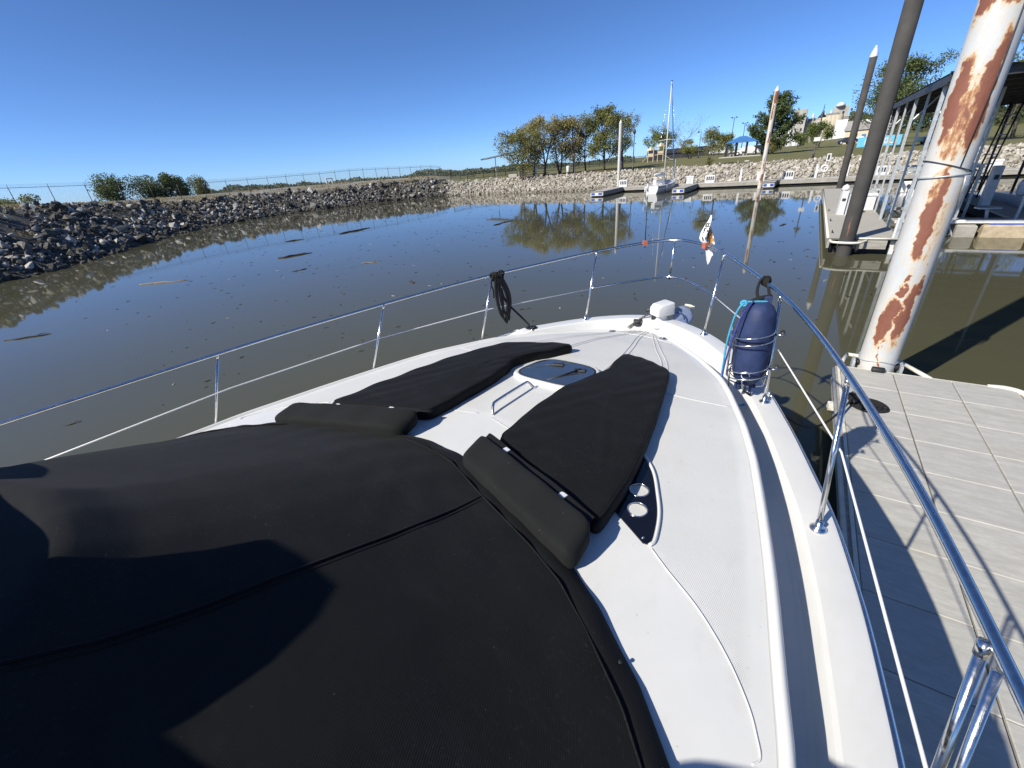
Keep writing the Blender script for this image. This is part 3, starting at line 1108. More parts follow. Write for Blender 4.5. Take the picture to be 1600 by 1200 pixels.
# ---- deck hatch
def oval(cu, cv, ru, rv_aft, rv_fwd, n=36, p=3.0):
    out = []
    for i in range(n):
        a = 2 * math.pi * i / n
        c, s = math.cos(a), math.sin(a)
        x = math.copysign(abs(c) ** (2 / p), c) * ru
        rv = rv_fwd if s > 0 else rv_aft
        y = math.copysign(abs(s) ** (2 / p), s) * rv
        x *= 1.0 + 0.09 * (-y / rv_aft if y < 0 else -y / rv_fwd)   # broader aft
        out.append((cu + x, cv + y))
    return out
def hatch():
    def ring(k, dw):
        return [(u, v, deck_w(u, v) + dw) for u, v in oval(0.04, 2.86, 0.312 * k, 0.235 * k, 0.24 * k, 56, 3.6)]
    fr = MB().loft([ring(1.13, 0.0), ring(1.13, 0.012), ring(1.09, 0.030), ring(1.02, 0.034), ring(0.985, 0.028)])
    f = fr.build("hatch_frame", "gelcoat", boat, True)
    MB().loft([ring(0.985, 0.028), ring(0.985, 0.036), ring(0.95, 0.036), ring(0.94, 0.03)]).build("gasket", "black_rubber", f, True)
    gl = MB()
    r = ring(0.955, 0.031)
    top = [(u, v, w + 0.003) for u, v, w in r]
    gl.add(top, [tuple(range(len(top)))])
    pane = gl.build("hatch_pane", "hatch_glass", boat)
    for (du, dv) in ((-0.07, 0.12), (0.16, 0.10)):
        hg = MB().box((0.035 + du, 2.85 + dv, deck_w(0, 2.9) + 0.040), (0.10, 0.045, 0.012), 0.3, 0.004)
        hg.build("hinge_plate", "dark_steel", pane)
    MB().tube([(0.06, 2.66, deck_w(0, 2.8) + 0.038), (0.20, 2.96, deck_w(0, 2.8) + 0.038)], 0.008, 8).build("stay_arm", "dark_steel", pane, True)
hatch()
# ---- grab handle on the companion step
gh = spline([(0.03, 2.03, 0.235), (0.0, 2.08, 0.285), (-0.005, 2.14, 0.295), (-0.005, 2.45, 0.285), (0.0, 2.50, 0.275), (0.035, 2.53, 0.215)], 6)
MB().tube(gh, 0.011, 10).build("grab_handle", "stainless", boat, True)
# moulded border of the non-skid on both shoulders
for s in (-1, 1):
    pts = spline([(s * u, v, deck_w(u, v) + 0.002) for u, v in ((1.405, 1.545), (1.50, 1.48), (1.64, 1.395), (1.74, 1.315), (1.82, 1.235), (1.89, 1.145), (1.925, 1.08), (1.945, 1.03), (1.93, 1.0))], 6)
    MB().tube(pts, 0.003, 6).build("nonskid_border", "gelcoat", boat, True)
# panel step lines between the pads
for s in (-1, 1):
    seam([(s * 0.06 - 0.02, 2.0), (s * 0.33, 1.93)], 0.004)

# ---- cup holder panel
def cup_panel(s):
    def w(u, v): return deck_w(abs(u), v) + 0.006
    outl = spline([(1.075, 2.17, 0), (1.19, 2.05, 0), (1.28, 1.89, 0), (1.345, 1.75, 0), (1.385, 1.60, 0), (1.38, 1.555, 0)], 5) + [Vector((1.36, 1.55, 0)), Vector((1.15, 1.665, 0)), Vector((1.11, 1.80, 0)), Vector((1.07, 2.10, 0))]
    holes = [(1.205, 1.86), (1.255, 1.725)]
    bm = bmesh.new()
    ov = [bm.verts.new((p.x * s, p.y, w(p.x, p.y))) for p in outl]
    es = [bm.edges.new((ov[i], ov[(i + 1) % len(ov)])) for i in range(len(ov))]
    for (hu, hv) in holes:
        hvs = [bm.verts.new(((hu + 0.047 * math.cos(a)) * s, hv + 0.047 * math.sin(a), w(hu, hv))) for a in [2 * math.pi * k / 28 for k in range(28)]]
        es += [bm.edges.new((hvs[i], hvs[(i + 1) % 28])) for i in range(28)]
    bmesh.ops.triangle_fill(bm, edges=es, use_beauty=True)
    r = bmesh.ops.extrude_face_region(bm, geom=bm.faces[:])
    for g in r["geom"]:
        if isinstance(g, bmesh.types.BMVert):
            g.co.z -= 0.010
    bmesh.ops.recalc_face_normals(bm, faces=bm.faces[:])
    me = bpy.data.meshes.new("cup_holder_panel")
    bm.to_mesh(me)
    bm.free()
    me.materials.append(MATS["black_gloss"])
    pn = link_obj("cup_holder_panel", me, boat)
    for (hu, hv) in holes:
        ww = w(hu, hv)
        cup = MB()
        rings = []
        for rr, dz in ((0.0475, -0.003), (0.0465, -0.05), (0.046, -0.0505), (0.001, -0.051)):
            rings.append([((hu + rr * math.cos(a)) * s, hv + rr * math.sin(a), ww + dz) for a in [2 * math.pi * k / 28 for k in range(28)]])
        cup.loft(rings).build("cup_well", "cup_white", pn, True)
        MB().tube([((hu + 0.049 * math.cos(a)) * s, hv + 0.049 * math.sin(a), ww + 0.002) for a in [2 * math.pi * k / 28 for k in range(28)]], 0.003, 6, True).build("cup_rim", "stainless", pn, True)
    for (a, b) in ((1.10, 2.10), (1.35, 1.575), (1.165, 1.685)):
        MB().lathe([(0.007, 0), (0.007, 0.004), (0.003, 0.006)], 10, (a * s, b, w(a, b))).build("screw", "stainless", pn, True)
    # raised white lip outside the panel
    lip = [Vector((p.x * s + 0.012 * s, p.y, deck_w(p.x, p.y) + 0.006)) for p in outl[:26]]
    MB().tube(lip, 0.009, 8).build("panel_lip", "gelcoat", boat, True)
cup_panel(1)

# ---- bow gear: searchlight, chain, anchor, cleats
sl = MB()
sl.lathe([(0.10, -0.05), (0.10, 0.025), (0.085, 0.045), (0.062, 0.055), (0.062, 0.10), (0.07, 0.105)], 20, (0.14, 4.86, 0.0))
base = sl.build("searchlight_base", "white_plastic", boat, True)
hd = MB()
R3 = Matrix.Rotation(rad(-32), 3, 'Z')
def hring(y, sx, sz, dz=0.0):
    out = []
    for k in range(16):
        a = 2 * math.pi * (k + 0.5) / 16
        c, s = math.cos(a), math.sin(a)
        x = math.copysign(abs(c) ** 0.22, c) * sx
        z = math.copysign(abs(s) ** 0.22, s) * sz
        out.append(R3 @ Vector((x, y, z + dz)) + Vector((0.14, 4.86, 0.175)))
    return out
hd.loft([hring(-0.105, 0.075, 0.038, -0.018), hring(-0.098, 0.083, 0.048, -0.014), hring(-0.06, 0.089, 0.066, 0.0), hring(0.08, 0.094, 0.074, 0.006), hring(0.102, 0.092, 0.072, 0.006), hring(0.106, 0.084, 0.065, 0.006)], cap=True)
head = hd.build("searchlight_head", "white_plastic", boat)
smooth_by_angle(head, 28)
lens = MB()
lens.lathe([(0.115, 0.0), (0.118, 0.012), (0.09, 0.022), (0.04, 0.028), (0.005, 0.03)], 28, (0.325, 5.03, 0.06), (0.55, -0.6, 0.45))
lens.build("clear_disc", "clear_lens", boat, True)
MB().tube(spline([(0.27, 4.98, 0.11), (0.31, 4.97, 0.12), (0.35, 4.97, 0.09), (0.37, 4.96, 0.04)], 5), 0.008, 8).build("disc_handle", "boat_blue", boat, True)
# windlass with chain running out over the roller
wl_ = MB()
wl_.box((0.03, 4.98, 0.075), (0.10, 0.30, 0.05), 0.35, 0.012)
wl_.lathe([(0.05, 0.0), (0.055, 0.02), (0.03, 0.035), (0.055, 0.05), (0.05, 0.07)], 18, (-0.12, 4.80, -0.03))
wl_.build("windlass", "dark_steel", boat)
ch = MB()
cp = spline([(-0.20, 4.72, -0.035), (-0.12, 4.79, 0.03), (-0.04, 4.88, 0.08), (0.03, 4.97, 0.112), (0.09, 5.06, 0.12)], 8)
for i, p in enumerate(cp[:-1]):
    t = (cp[i + 1] - p).normalized()
    side = t.cross(Vector((0, 0, 1))).normalized()
    nrm = side if i % 2 else Vector((0, 0, 1))
    lk = [p + t * (0.016 * math.cos(a)) + nrm * (0.010 * math.sin(a)) for a in [2 * math.pi * k / 8 for k in range(8)]]
    ch.tube(lk, 0.0042, 5, True)
ch.build("anchor_chain", "chain_steel", boat, True)
an = MB()
an.tube([(-0.06, 4.90, 0.125), (0.04, 5.03, 0.14), (0.12, 5.16, 0.09), (0.18, 5.26, 0.0)], [0.02, 0.026, 0.026, 0.02], 8)
an.build("anchor_shank", "dark_steel", boat, True)
def cleat(root, p, ang, L=0.20, mat="stainless"):
    m = Matrix.Rotation(ang, 3, 'Z')
    P = Vector(p)
    c = MB()
    for s in (-1, 1):
        c.tube([P + m @ Vector((0, s * 0.04, 0)), P + m @ Vector((0, s * 0.035, 0.04))], 0.011, 8)
    c.tube([P + m @ Vector((0, t * L / 2, 0.045 + 0.01 * abs(t))) for t in (-1, -0.6, 0, 0.6, 1)], [0.007, 0.011, 0.013, 0.011, 0.007], 8)
    return c.build("cleat", mat, root, True)
cleat(boat, (-1.16, 4.06, 0.0), 0.72)
cleat(boat, (1.28, 3.86, 0.0), -0.55)
for s, v in ((-1, 3.95), (1, 3.78)):
    u = gun(v) - 0.04
    MB().tube([(s * (u + 0.13), v - 0.22, 0.012), (s * u, v, 0.03), (s * (u - 0.10), v + 0.14, 0.02)], 0.009, 8).build("chock_strip", "stainless", boat, True)
# fender rack of bent rod on the starboard rail
def fender_rack():
    c = Vector((1.33, 3.52, 0.0))
    ax = Vector((0.02, 0.10, 1.0)).normalized()
    root = MB()
    def loop(h, rx, ry, tilt):
        pts = []
        for k in range(40):
            a = 2 * math.pi * k / 40
            pts.append(c + Vector((rx * math.cos(a), ry * math.sin(a), h + tilt * math.cos(a))))
        return pts
    for h in (0.25, 0.52):
        root.tube(loop(h, 0.137, 0.133, 0.022), 0.005, 6, True)
        root.tube(loop(h - 0.055, 0.139, 0.135, 0.022), 0.005, 6, True)
        root.tube([c + Vector((0.137, 0.02, h)), c + Vector((0.20, 0.02, h + 0.0)), Vector((1.50, 3.60, h))], 0.008, 6)
    root.tube([c + Vector((-0.139, 0, 0.15)), c + Vector((-0.139, 0, 0.55))], 0.008, 6)
    # cradle under the fender
    root.tube([c + Vector((-0.139, 0, 0.20)), c + Vector((-0.12, 0, 0.11)), c + Vector((0, 0, 0.075)), c + Vector((0.12, 0, 0.11)), c + Vector((0.139, 0, 0.25))], 0.0058, 6)
    root.tube([c + Vector((0, -0.135, 0.20)), c + Vector((0, -0.11, 0.11)), c + Vector((0, 0, 0.075)), c + Vector((0, 0.11, 0.11)), c + Vector((0, 0.135, 0.20))], 0.0058, 6)
    rk = root.build("fender_rack", "stainless", boat, True)
    for h in (0.25, 0.52):
        MB().tube([Vector((1.515, 3.565, h - 0.012)), Vector((1.505, 3.595, h + 0.012))], 0.015, 8).build("clamp", "dark_steel", rk, True)
fender_rack()

# ---- windscreen and flybridge behind the viewpoint (they carry the cover and shade it)
CV = [0.0, 0.25, 0.60, 1.0, 1.2, 1.37, 1.59, 1.77, 1.93, 2.02, 2.06]
CB = [1.575, 1.555, 1.44, 1.325, 1.25, 1.15, 1.00, 0.83, 0.58, 0.25, -0.5]
def cover_front(u): return interp(abs(u), CV, CB)
def cover_w(u, v):
    d = max(0.0, cover_front(u) - v) * (1 - 0.26 * (u / 2.06) ** 2)
    lip = 0.05 * (1 - math.exp(-d / 0.03))
    base = interp(min(d, 1.55), [0.0, 0.05, 0.3, 0.63, 1.03, 1.22, 1.40, 1.55], [0.0, 0.045, 0.125, 0.255, 0.425, 0.50, 0.59, 0.70])
    return deck_w(min(abs(u), edge(v) - 0.01), max(v, -1.9)) * 0.0 + 0.235 - 0.05 * (abs(u) / 2.06) ** 2 + base + 0 * lip
ws = MB()
rows = []
for i in range(13):
    v = -0.55 + 1.75 * i / 12
    row = []
    for j in range(25):
        u = -1.85 + 3.7 * j / 24
        vv = min(v, cover_front(u) - 0.12)
        row.append((u, vv, cover_w(u, vv) - 0.05))
    rows.append(row)
ws.loft(rows, closed=False).build("windscreen", "tinted_glass", boat, True)

# unseen coaming and added hood, outlines shaped to throw shadows over the cover
def flybridge():
    top = [(-2.0, 0.62), (-1.6, 0.92), (-1.2, 1.10), (-0.9, 1.18), (-0.43, 1.245), (-0.2, 1.29), (0.0, 1.32), (0.18, 1.30), (0.35, 1.25), (0.6, 1.19), (0.80, 1.15), (1.10, 1.16), (1.25, 1.30), (1.34, 1.39), (1.62, 1.49), (1.80, 1.43), (1.95, 1.2), (2.05, 0.9)]
    rows = []
    for v, dw in ((-0.45, 0.0), (-0.50, 0.02), (-0.62, 0.02), (-0.70, -0.02)):
        rows.append([(u, v, w + dw if u < 1.1 or v > -0.6 else w + dw - 0.2) for u, w in top])
    rows = [[(r.x, rows[i][0][1], r.y) for r in spline([(p[0], p[2], 0) for p in rows[i]], 4)] for i in range(4)]
    top = [(p[0], p[2]) for p in rows[0]]
    rows = [[(u, -0.45, 0.55) for u, w in top]] + rows + [[(u, -0.78, 0.55) for u, w in top]]
    MB().loft(rows, closed=False).build("shadow_coaming", "gelcoat", boat, True)
    hood = [(0.26, 1.24), (0.17, 1.36), (0.075, 1.445), (0.085, 1.457), (0.20, 1.45), (0.38, 1.425), (0.415, 1.405), (0.50, 1.36), (0.61, 1.28), (0.72, 1.17)]
    mb = MB()
    mb.loft([[(u, -0.46, w) for u, w in hood], [(u, -0.66, w - 0.05) for u, w in hood]], cap=True)
    mb.build("added_shadow_hood", "black_rubber", boat)
    MB().box((0.0, -3.2, 0.55), (3.9, 5.0, 0.08)).build("flybridge_floor", "gelcoat", boat)
    for s in (-1, 1):
        MB().box((s * 1.98, -3.3, 0.72), (0.10, 4.8, 0.36), 0, 0.02).build("flybridge_side", "gelcoat", boat)
    MB().box((0.0, -3.2, 0.17), (4.0, 5.2, 0.66)).build("deckhouse", "gelcoat", boat)
flybridge()
# ------------------------------------------------------------------ canvas cover over the windscreen
cover = boat_empty("windscreen_cover", "black canvas cover stretched over the yacht's windscreen", "cover")
def build_cover():
    NU, NV = 150, 90
    us = [-2.055 * math.cos(math.pi * j / NU) for j in range(NU + 1)]
    V, F = [], []
    for i in range(NV + 1):
        t = (i / NV) ** 1.35
        for u in us:
            f = cover_front(u) + 0.008 * math.sin(u * 17) + 0.006 * math.sin(u * 41 + 1)
            v = f + (-1.25 - f) * t
            w = cover_w(u, v)
            d = f - v
            # slack ripples near the hem, tension folds towards the corners
            w += 0.006 * math.exp(-d / 0.25) * math.sin(u * 23 + 2 * math.sin(v * 7))
            w += 0.005 * math.sin(v * 9 + u * 4) * math.exp(-abs(abs(u) - 1.4) * 2.2)
            # slack between the supports and soft folds pulling to the corners
            w += 0.006 * math.sin(u * 3.3 + 0.8) * math.sin(v * 3.7 + 0.5) * min(1.0, d / 0.3)
            w += 0.0018 * math.sin((u * 0.8 + v) * 26 + 3 * math.sin(u * 2.2)) * math.exp(-((d - 0.45) / 0.30) ** 2) * (0.5 + 0.5 * math.sin(u * 2.7 + 1))
            if d < 0.03:
                w -= (0.03 - d) * 1.2
            V.append((u, v, w))
    n = NU + 1
    for i in range(NV):
        for j in range(NU):
            a = i * n + j
            F.append((a, a + n, a + n + 1, a + 1))
    me = npmesh("canvas", V, F, "cover_canvas", True)
    c = link_obj("canvas", me, cover)
    # hem band along the front edge, a few mm proud
    rows = []
    uu = [-2.03 + 4.06 * j / 160 for j in range(161)]
    for d, lift in ((0.004, 0.004), (0.03, 0.006), (0.07, 0.006), (0.125, 0.006), (0.13, 0.001)):
        rows.append([(u, cover_front(u) - d, cover_w(u, cover_front(u) - d) + lift + 0.006 * math.exp(-d / 0.25) * math.sin(u * 23 + 2 * math.sin((cover_front(u) - d) * 7))) for u in uu])
    MB().loft(rows[::-1], closed=False).build("hem", "cover_canvas_dark", cover, True)
    MB().tube([(u, cover_front(u) - 0.128, cover_w(u, cover_front(u) - 0.128) + 0.008) for u in uu], 0.0035, 6).build("hem_stitching", "cover_canvas", cover, True)
    # felled seam running aft
    for su in (0.6,):
        vs = [cover_front(su) - 0.02 - 2.45 * k / 60 for k in range(61)]
        def sag(u_, v_):
            d_ = cover_front(u_) - v_
            return 0.006 * math.sin(u_ * 3.3 + 0.8) * math.sin(v_ * 3.7 + 0.5) * min(1.0, d_ / 0.3)
        MB().tube([(su, v, cover_w(su, v) + sag(su, v) + 0.003) for v in vs], 0.006, 6).build("seam", "cover_canvas_dark", cover, True)
        MB().tube([(su + 0.022, v, cover_w(su + 0.022, v) + sag(su + 0.022, v) + 0.002) for v in vs], 0.0018, 5).build("stitching", "headrest_cloth", cover, True)
    # turn buttons along the hem
    for u in (1.74, 1.52):
        v = cover_front(u) - 0.045
        MB().lathe([(0.007, 0.0), (0.007, 0.003), (0.004, 0.005)], 12, (u, v, cover_w(u, v) + 0.004)).build("turn_button", "black_rubber", cover, True)
build_cover()

# ------------------------------------------------------------------ sun pads on the foredeck
def inflate(outline, wfun, thick, name, mat, parent, seed=0, rnd=0.03, nb=26):
    """soft cushion over an outline (list of (u,v) counter-clockwise); grid of rings shrinking to the middle"""
    rs = random.Random(seed)
    cu = sum(p[0] for p in outline) / len(outline)
    cv = sum(p[1] for p in outline) / len(outline)
    Q = []
    m = len(outline)
    for i in range(m):
        p, q = Vector((*outline[i], 0)), Vector((*outline[(i + 1) % m], 0))
        k = max(1, int((q - p).length / 0.022))
        Q += [p.lerp(q, j / k) for j in range(k)]
    for _ in range(7):      # round the corners lightly
        Q = [(Q[i - 1] + Q[i] * 2 + Q[(i + 1) % len(Q)]) / 4 for i in range(len(Q))]
    P = Q
    n = len(P)
    ph = [rs.uniform(0, 6.28) for _ in range(6)]
    def wr(u, v):
        return 0.0035 * math.sin(u * 17 + ph[0] + 2.6 * math.sin(v * 5 + ph[1])) * (0.5 + 0.5 * math.sin(v * 3 + ph[4])) + 0.003 * math.sin(v * 16 + u * 9 + ph[2]) + 0.0025 * math.sin(u * 37 - v * 23 + ph[3])
    rings = []
    prof = [(1.0, 0.0), (1.012, 0.25), (1.012, 0.6), (1.0, 0.82), (0.975, 0.95), (0.94, 1.0)]
    for k in [0.88, 0.8, 0.7, 0.58, 0.45, 0.3, 0.15]:
        prof.append((k, 1.0 + 0.10 * (1 - k)))
    for k, h in prof:
        ring = []
        for p in P:
            u, v = cu + (p.x - cu) * k, cv + (p.y - cv) * k
            ring.append((u, v, wfun(u, v) + thick * h + (wr(u, v) if h >= 0.95 else wr(u, v) * 0.4)))
        rings.append(ring)
    mb = MB().loft(rings)
    off = len(mb.v)
    mb.v.append((cu, cv, wfun(cu, cv) + thick * 1.1))
    base = (len(rings) - 1) * n
    for j in range(n):
        mb.f.append((base + j, base + (j + 1) % n, off))
    o = mb.build(name, mat, parent, True)
    # piping round the top edge
    MB().tube([(cu + (p.x - cu) * 0.985, cv + (p.y - cv) * 0.985, wfun(p.x, p.y) + thick * 0.93 + wr(p.x, p.y)) for p in P], 0.004, 6, True).build("piping", mat, o, True)
    return o
def dk(u, v): return deck_w(u, v) + 0.004
TH = 0.085
pad_r = boat_empty("sun_pad", "black sun pad on the starboard side of the foredeck, beside the cup holders", "cushion")
inflate([(0.345, 1.735), (0.80, 1.585), (1.185, 1.45), (1.17, 1.75), (1.125, 2.06), (1.03, 2.52), (0.90, 3.02), (0.835, 3.265), (0.60, 3.38), (0.385, 3.465), (0.365, 3.40), (0.40, 3.14), (0.435, 2.99), (0.345, 2.72), (0.305, 2.42), (0.31, 2.1)], dk, TH, "pad", "cushion_cloth", pad_r, 3)
pad_l = boat_empty("sun_pad", "black sun pad on the port side of the foredeck, nearest the coiled rope", "cushion")
inflate([(-0.31, 1.74), (-0.31, 2.1), (-0.31, 2.42), (-0.345, 2.66), (-0.415, 2.80), (-0.37, 2.98), (-0.25, 3.17), (-0.15, 3.40), (-0.19, 3.445), (-0.56, 3.30), (-0.82, 3.16), (-0.97, 2.7), (-1.08, 2.25), (-1.16, 1.80), (-1.20, 1.45), (-0.80, 1.585)], dk, TH, "pad", "cushion_cloth", pad_l, 8)
def headrest(parent, s, seed, inner=0.30, outer=1.20):
    # wedge bolster strapped across the aft end of the pad, draped over the hem of the cover
    FU, FV = [inner, outer], ([1.66, 1.41] if s > 0 else [1.65, 1.27])
    rings = []
    rs = random.Random(seed)
    for k in range(40):
        t = k / 39
        u = inner + (outer - inner) * t
        vf = interp(u, FU, FV)
        depth = interp(t, [0.0, 0.02, 0.06, 0.94, 0.98, 1.0], [0.12, 0.185, 0.205, 0.205, 0.185, 0.12])
        hgt = interp(t, [0.0, 0.025, 0.07, 0.93, 0.975, 1.0], [0.06, 0.115, 0.13, 0.13, 0.115, 0.06])
        ring = []
        for j in range(28):
            a = 2 * math.pi * (j + 0.5) / 28
            c, q = math.cos(a), math.sin(a)
            y = math.copysign(abs(c) ** 0.38, c) * depth / 2
            z = math.copysign(abs(q) ** 0.38, q) * hgt / 2
            v = vf - 0.105 + y
            base = max(dk(u, v), cover_w(u, v) if v < cover_front(u) else 0.0)
            tip = 0.04 * (y / depth)
            ring.append((s * u, v, dk(u, vf) + 0.075 + z + tip + 0.004 * math.sin(u * 21 + seed) * max(0, q)))
        rings.append(ring if s > 0 else ring[::-1])
    h = MB().loft(rings, cap=True).build("headrest", "headrest_cloth", parent, True)
    # flap joining headrest and pad, with two pale fasteners
    fl = MB()
    rows = []
    for dv, dz in ((-0.03, 0.10), (0.0, 0.088), (0.035, 0.096), (0.05, 0.085)):
        rows.append([(s * u, interp(u, FU, FV) + dv, dk(u, 1.5) + dz + 0.028 - 0.006 * math.sin(u * 12)) for u in [inner + 0.03 + (outer - inner - 0.06) * i / 20 for i in range(21)]])
    fl.loft(rows if s > 0 else rows[::-1], closed=False).build("joining_flap", "headrest_cloth", parent, True)
    for u in (0.52, 0.98):
        v = interp(u, FU, FV) + 0.012
        MB().box((s * u, v, dk(u, 1.5) + 0.125), (0.04, 0.045, 0.006), -0.25 * s, 0.002).build("fastener", "steel_pale", parent)
headrest(pad_r, 1, 2)
headrest(pad_l, -1, 5, 0.27, 1.36)

# ------------------------------------------------------------------ blue fender in the rack
fen = boat_empty("boat_fender", "fat blue cylindrical fender hanging in the rod rack on the starboard rail", "fender")
fc = Vector((1.33, 3.52, 0.0))
prof = [(0.03, 0.085), (0.06, 0.10), (0.092, 0.14), (0.112, 0.20), (0.121, 0.26), (0.124, 0.33), (0.121, 0.42), (0.123, 0.50), (0.119, 0.58), (0.108, 0.655), (0.082, 0.70), (0.05, 0.725), (0.04, 0.73)]
fb = MB().lathe(prof, 36, fc + Vector((0, 0, 0.01)), (0.02, 0.10, 1.0)).build("body", "blue_vinyl", fen, True)
for s in (-1, 1):
    MB().box(fc + Vector((0.05 * s, 0.005, 0.075)), (0.045, 0.03, 0.06), 0.2 * s, 0.008).build("lower_lug", "blue_vinyl", fen)
MB().box(fc + Vector((0.05, 0.085, 0.745)), (0.05, 0.03, 0.06), 0.2, 0.008).build("upper_lug", "blue_vinyl", fen)
MB().tube([fc + Vector((0.0, 0.02, 0.085)), fc + Vector((0.0, 0.01, 0.03)), fc + Vector((0.05, 0.0, 0.012))], 0.009, 8).build("lower_eye_rope", "black_rope", fen, True)
for h in (0.19, 0.47):
    MB().tube([fc + Vector((0.126 * math.cos(a), 0.126 * math.sin(a) + 0.10 * h, h + 0.012 * math.cos(a * 2))) for a in [2 * math.pi * k / 30 for k in range(30)]], 0.0035, 5, True).build("net_cord", "black_rope", fen, True)
MB().tube([fc + Vector((-0.09, -0.115, 0.10)), fc + Vector((-0.095, -0.105, 0.2)), fc + Vector((-0.095, -0.085, 0.47))], 0.0035, 5).build("net_cord", "black_rope", fen, True)
# small moulded ring mark on the body
MB().tube([fc + Vector((0.012 + 0.028 * math.cos(a), -0.098, 0.215 + 0.03 * math.sin(a))) for a in [2 * math.pi * k / 16 for k in range(14)]], 0.0035, 5).build("moulded_mark", "steel_pale", fen, True)

lan = boat_empty("fender_line", "black line looped over the rail to hang the blue fender", "rope")
top = Vector((1.27, 4.07, 0.755))
MB().tube(spline([fc + Vector((0.02, 0.09, 0.735)), fc + Vector((-0.03, 0.12, 0.77)), Vector((1.24, 3.98, 0.76)), Vector((1.255, 4.06, 0.79)), Vector((1.29, 4.09, 0.785)), Vector((1.30, 4.05, 0.74)), Vector((1.33, 3.88, 0.745)), fc + Vector((0.06, 0.11, 0.745))], 6), 0.011, 8).build("loop", "black_rope", lan, True)
kn = MB()
for k in range(4):
    c0 = Vector((1.25 + 0.016 * k, 4.10 - 0.022 * k, 0.757))
    kn.tube([c0 + Vector((0.004 * math.cos(a), 0.030 * math.cos(a), 0.030 * math.sin(a))) for a in [2 * math.pi * j / 14 for j in range(14)]], 0.011, 6, True)
kn.build("rail_turns", "black_rope", lan, True)
MB().tube(spline([fc + Vector((-0.05, 0.03, 0.735)), fc + Vector((0.0, 0.07, 0.755)), fc + Vector((0.06, 0.12, 0.76))], 5), 0.022, 8).build("knot", "black_rope", lan, True)
cy = boat_empty("cyan_line", "light blue line tied round the neck of the blue fender", "rope")
MB().tube(spline([fc + Vector((0.05, 0.07, 0.74)), fc + Vector((-0.02, 0.03, 0.745)), fc + Vector((-0.085, 0.0, 0.735)), fc + Vector((-0.125, -0.03, 0.65)), fc + Vector((-0.155, -0.04, 0.45)), fc + Vector((-0.165, -0.03, 0.25)), fc + Vector((-0.165, -0.02, 0.12)), fc + Vector((-0.12, -0.05, -0.02)), fc + Vector((-0.03, -0.06, -0.07)), fc + Vector((0.03, -0.05, -0.05))], 7), 0.0075, 8).build("line", "cyan_rope", cy, True)
MB().tube([fc + Vector((-0.085 + 0.018 * math.cos(a), 0.0, 0.735 + 0.018 * math.sin(a))) for a in [2 * math.pi * j / 10 for j in range(10)]], 0.010, 6, True).build("knot", "cyan_rope", cy, True)
bl = boat_empty("blue_line", "dark blue line running down the side of the blue fender", "rope")
MB().tube(spline([fc + Vector((-0.03, 0.02, 0.75)), fc + Vector((-0.075, -0.08, 0.66)), fc + Vector((-0.115, -0.10, 0.45)), fc + Vector((-0.145, -0.07, 0.28)), fc + Vector((-0.158, -0.05, 0.15))], 7), 0.0065, 8).build("line", "blue_rope", bl, True)

# ------------------------------------------------------------------ coiled dock line on the port rail
rope = boat_empty("coiled_rope", "black mooring rope coiled and hung on the port bow rail", "rope")
rc = Vector((-1.385, 3.79, 0.746))
tdir = Vector((0.48, 1.0, 0.04)).normalized()
tn = MB()
for k in range(7):
    c0 = rc + tdir * (-0.055 + 0.022 * k)
    sx = 0.030 + 0.004 * (k % 3)
    out = tdir.cross(Vector((0, 0, 1))).normalized()
    tn.tube([c0 + out * (sx * math.cos(a)) + Vector((0, 0, sx * 1.25 * math.sin(a) - 0.012)) + tdir * (0.012 * math.sin(a * 2 + k)) for a in [2 * math.pi * j / 16 for j in range(16)]], 0.0115, 7, True)
tn.build("rail_turns", "black_rope", rope, True)
outv = tdir.cross(Vector((0, 0, 1))).normalized()
for k, (dx, L, wd, sw) in enumerate(((-0.03, 0.46, 0.03, 0.02), (-0.005, 0.51, 0.05, 0.03), (0.02, 0.53, 0.06, 0.01), (0.04, 0.50, 0.05, 0.025))):
    c0 = rc + tdir * (dx) + outv * 0.03
    pts = []
    for j in range(13):
        t = j / 12
        pts.append(c0 + tdir * (-wd * math.sin(math.pi * t) * 0.9 + sw * t) + Vector((0, 0, -0.03 - L * t)))
    lowp = pts[-1]
    back = [c0 + tdir * (wd * math.sin(math.pi * t) * 1.3 + 0.012 + sw * t) + Vector((0, 0, -0.03 - L * t)) for t in [1 - j / 12 for j in range(13)]]
    path = spline(pts[:-1] + [lowp + tdir * 0.02 + Vector((0, 0, -0.02))] + back[1:], 2)
    MB().tube(path, 0.0135, 7).build("hank", "black_rope", rope, True)
MB().tube(spline([rc + tdir * -0.055 + Vector((0, 0, -0.02)), rc + tdir * -0.075 + Vector((0, 0, -0.10)), rc + tdir * -0.06 + Vector((0, 0, -0.16)), rc + tdir * -0.065 + Vector((0, 0, -0.25))], 5), 0.0095, 7).build("bitter_end", "black_rope", rope, True)
MB().tube(spline([rc + tdir * 0.04 + Vector((0, 0, -0.16)), rc + tdir * 0.07 + Vector((0.02, 0, -0.33)), Vector((-1.25, 4.03, 0.16)), Vector((-1.17, 4.06, 0.055)), Vector((-1.13, 4.02, 0.03))], 6), 0.012, 8).build("standing_part", "black_rope", rope, True)
wrp = MB()
for k in range(3):
    wrp.tube([Vector((-1.16, 4.06, 0.03 + 0.012 * k)) + Vector((0.055 * math.cos(a) * (1.3 if k % 2 else 0.8), 0.05 * math.sin(a), 0.004 * math.sin(2 * a))) for a in [2 * math.pi * j / 14 for j in range(14)]], 0.012, 7, True)
wrp.build("cleat_hitch", "black_rope", rope, True)

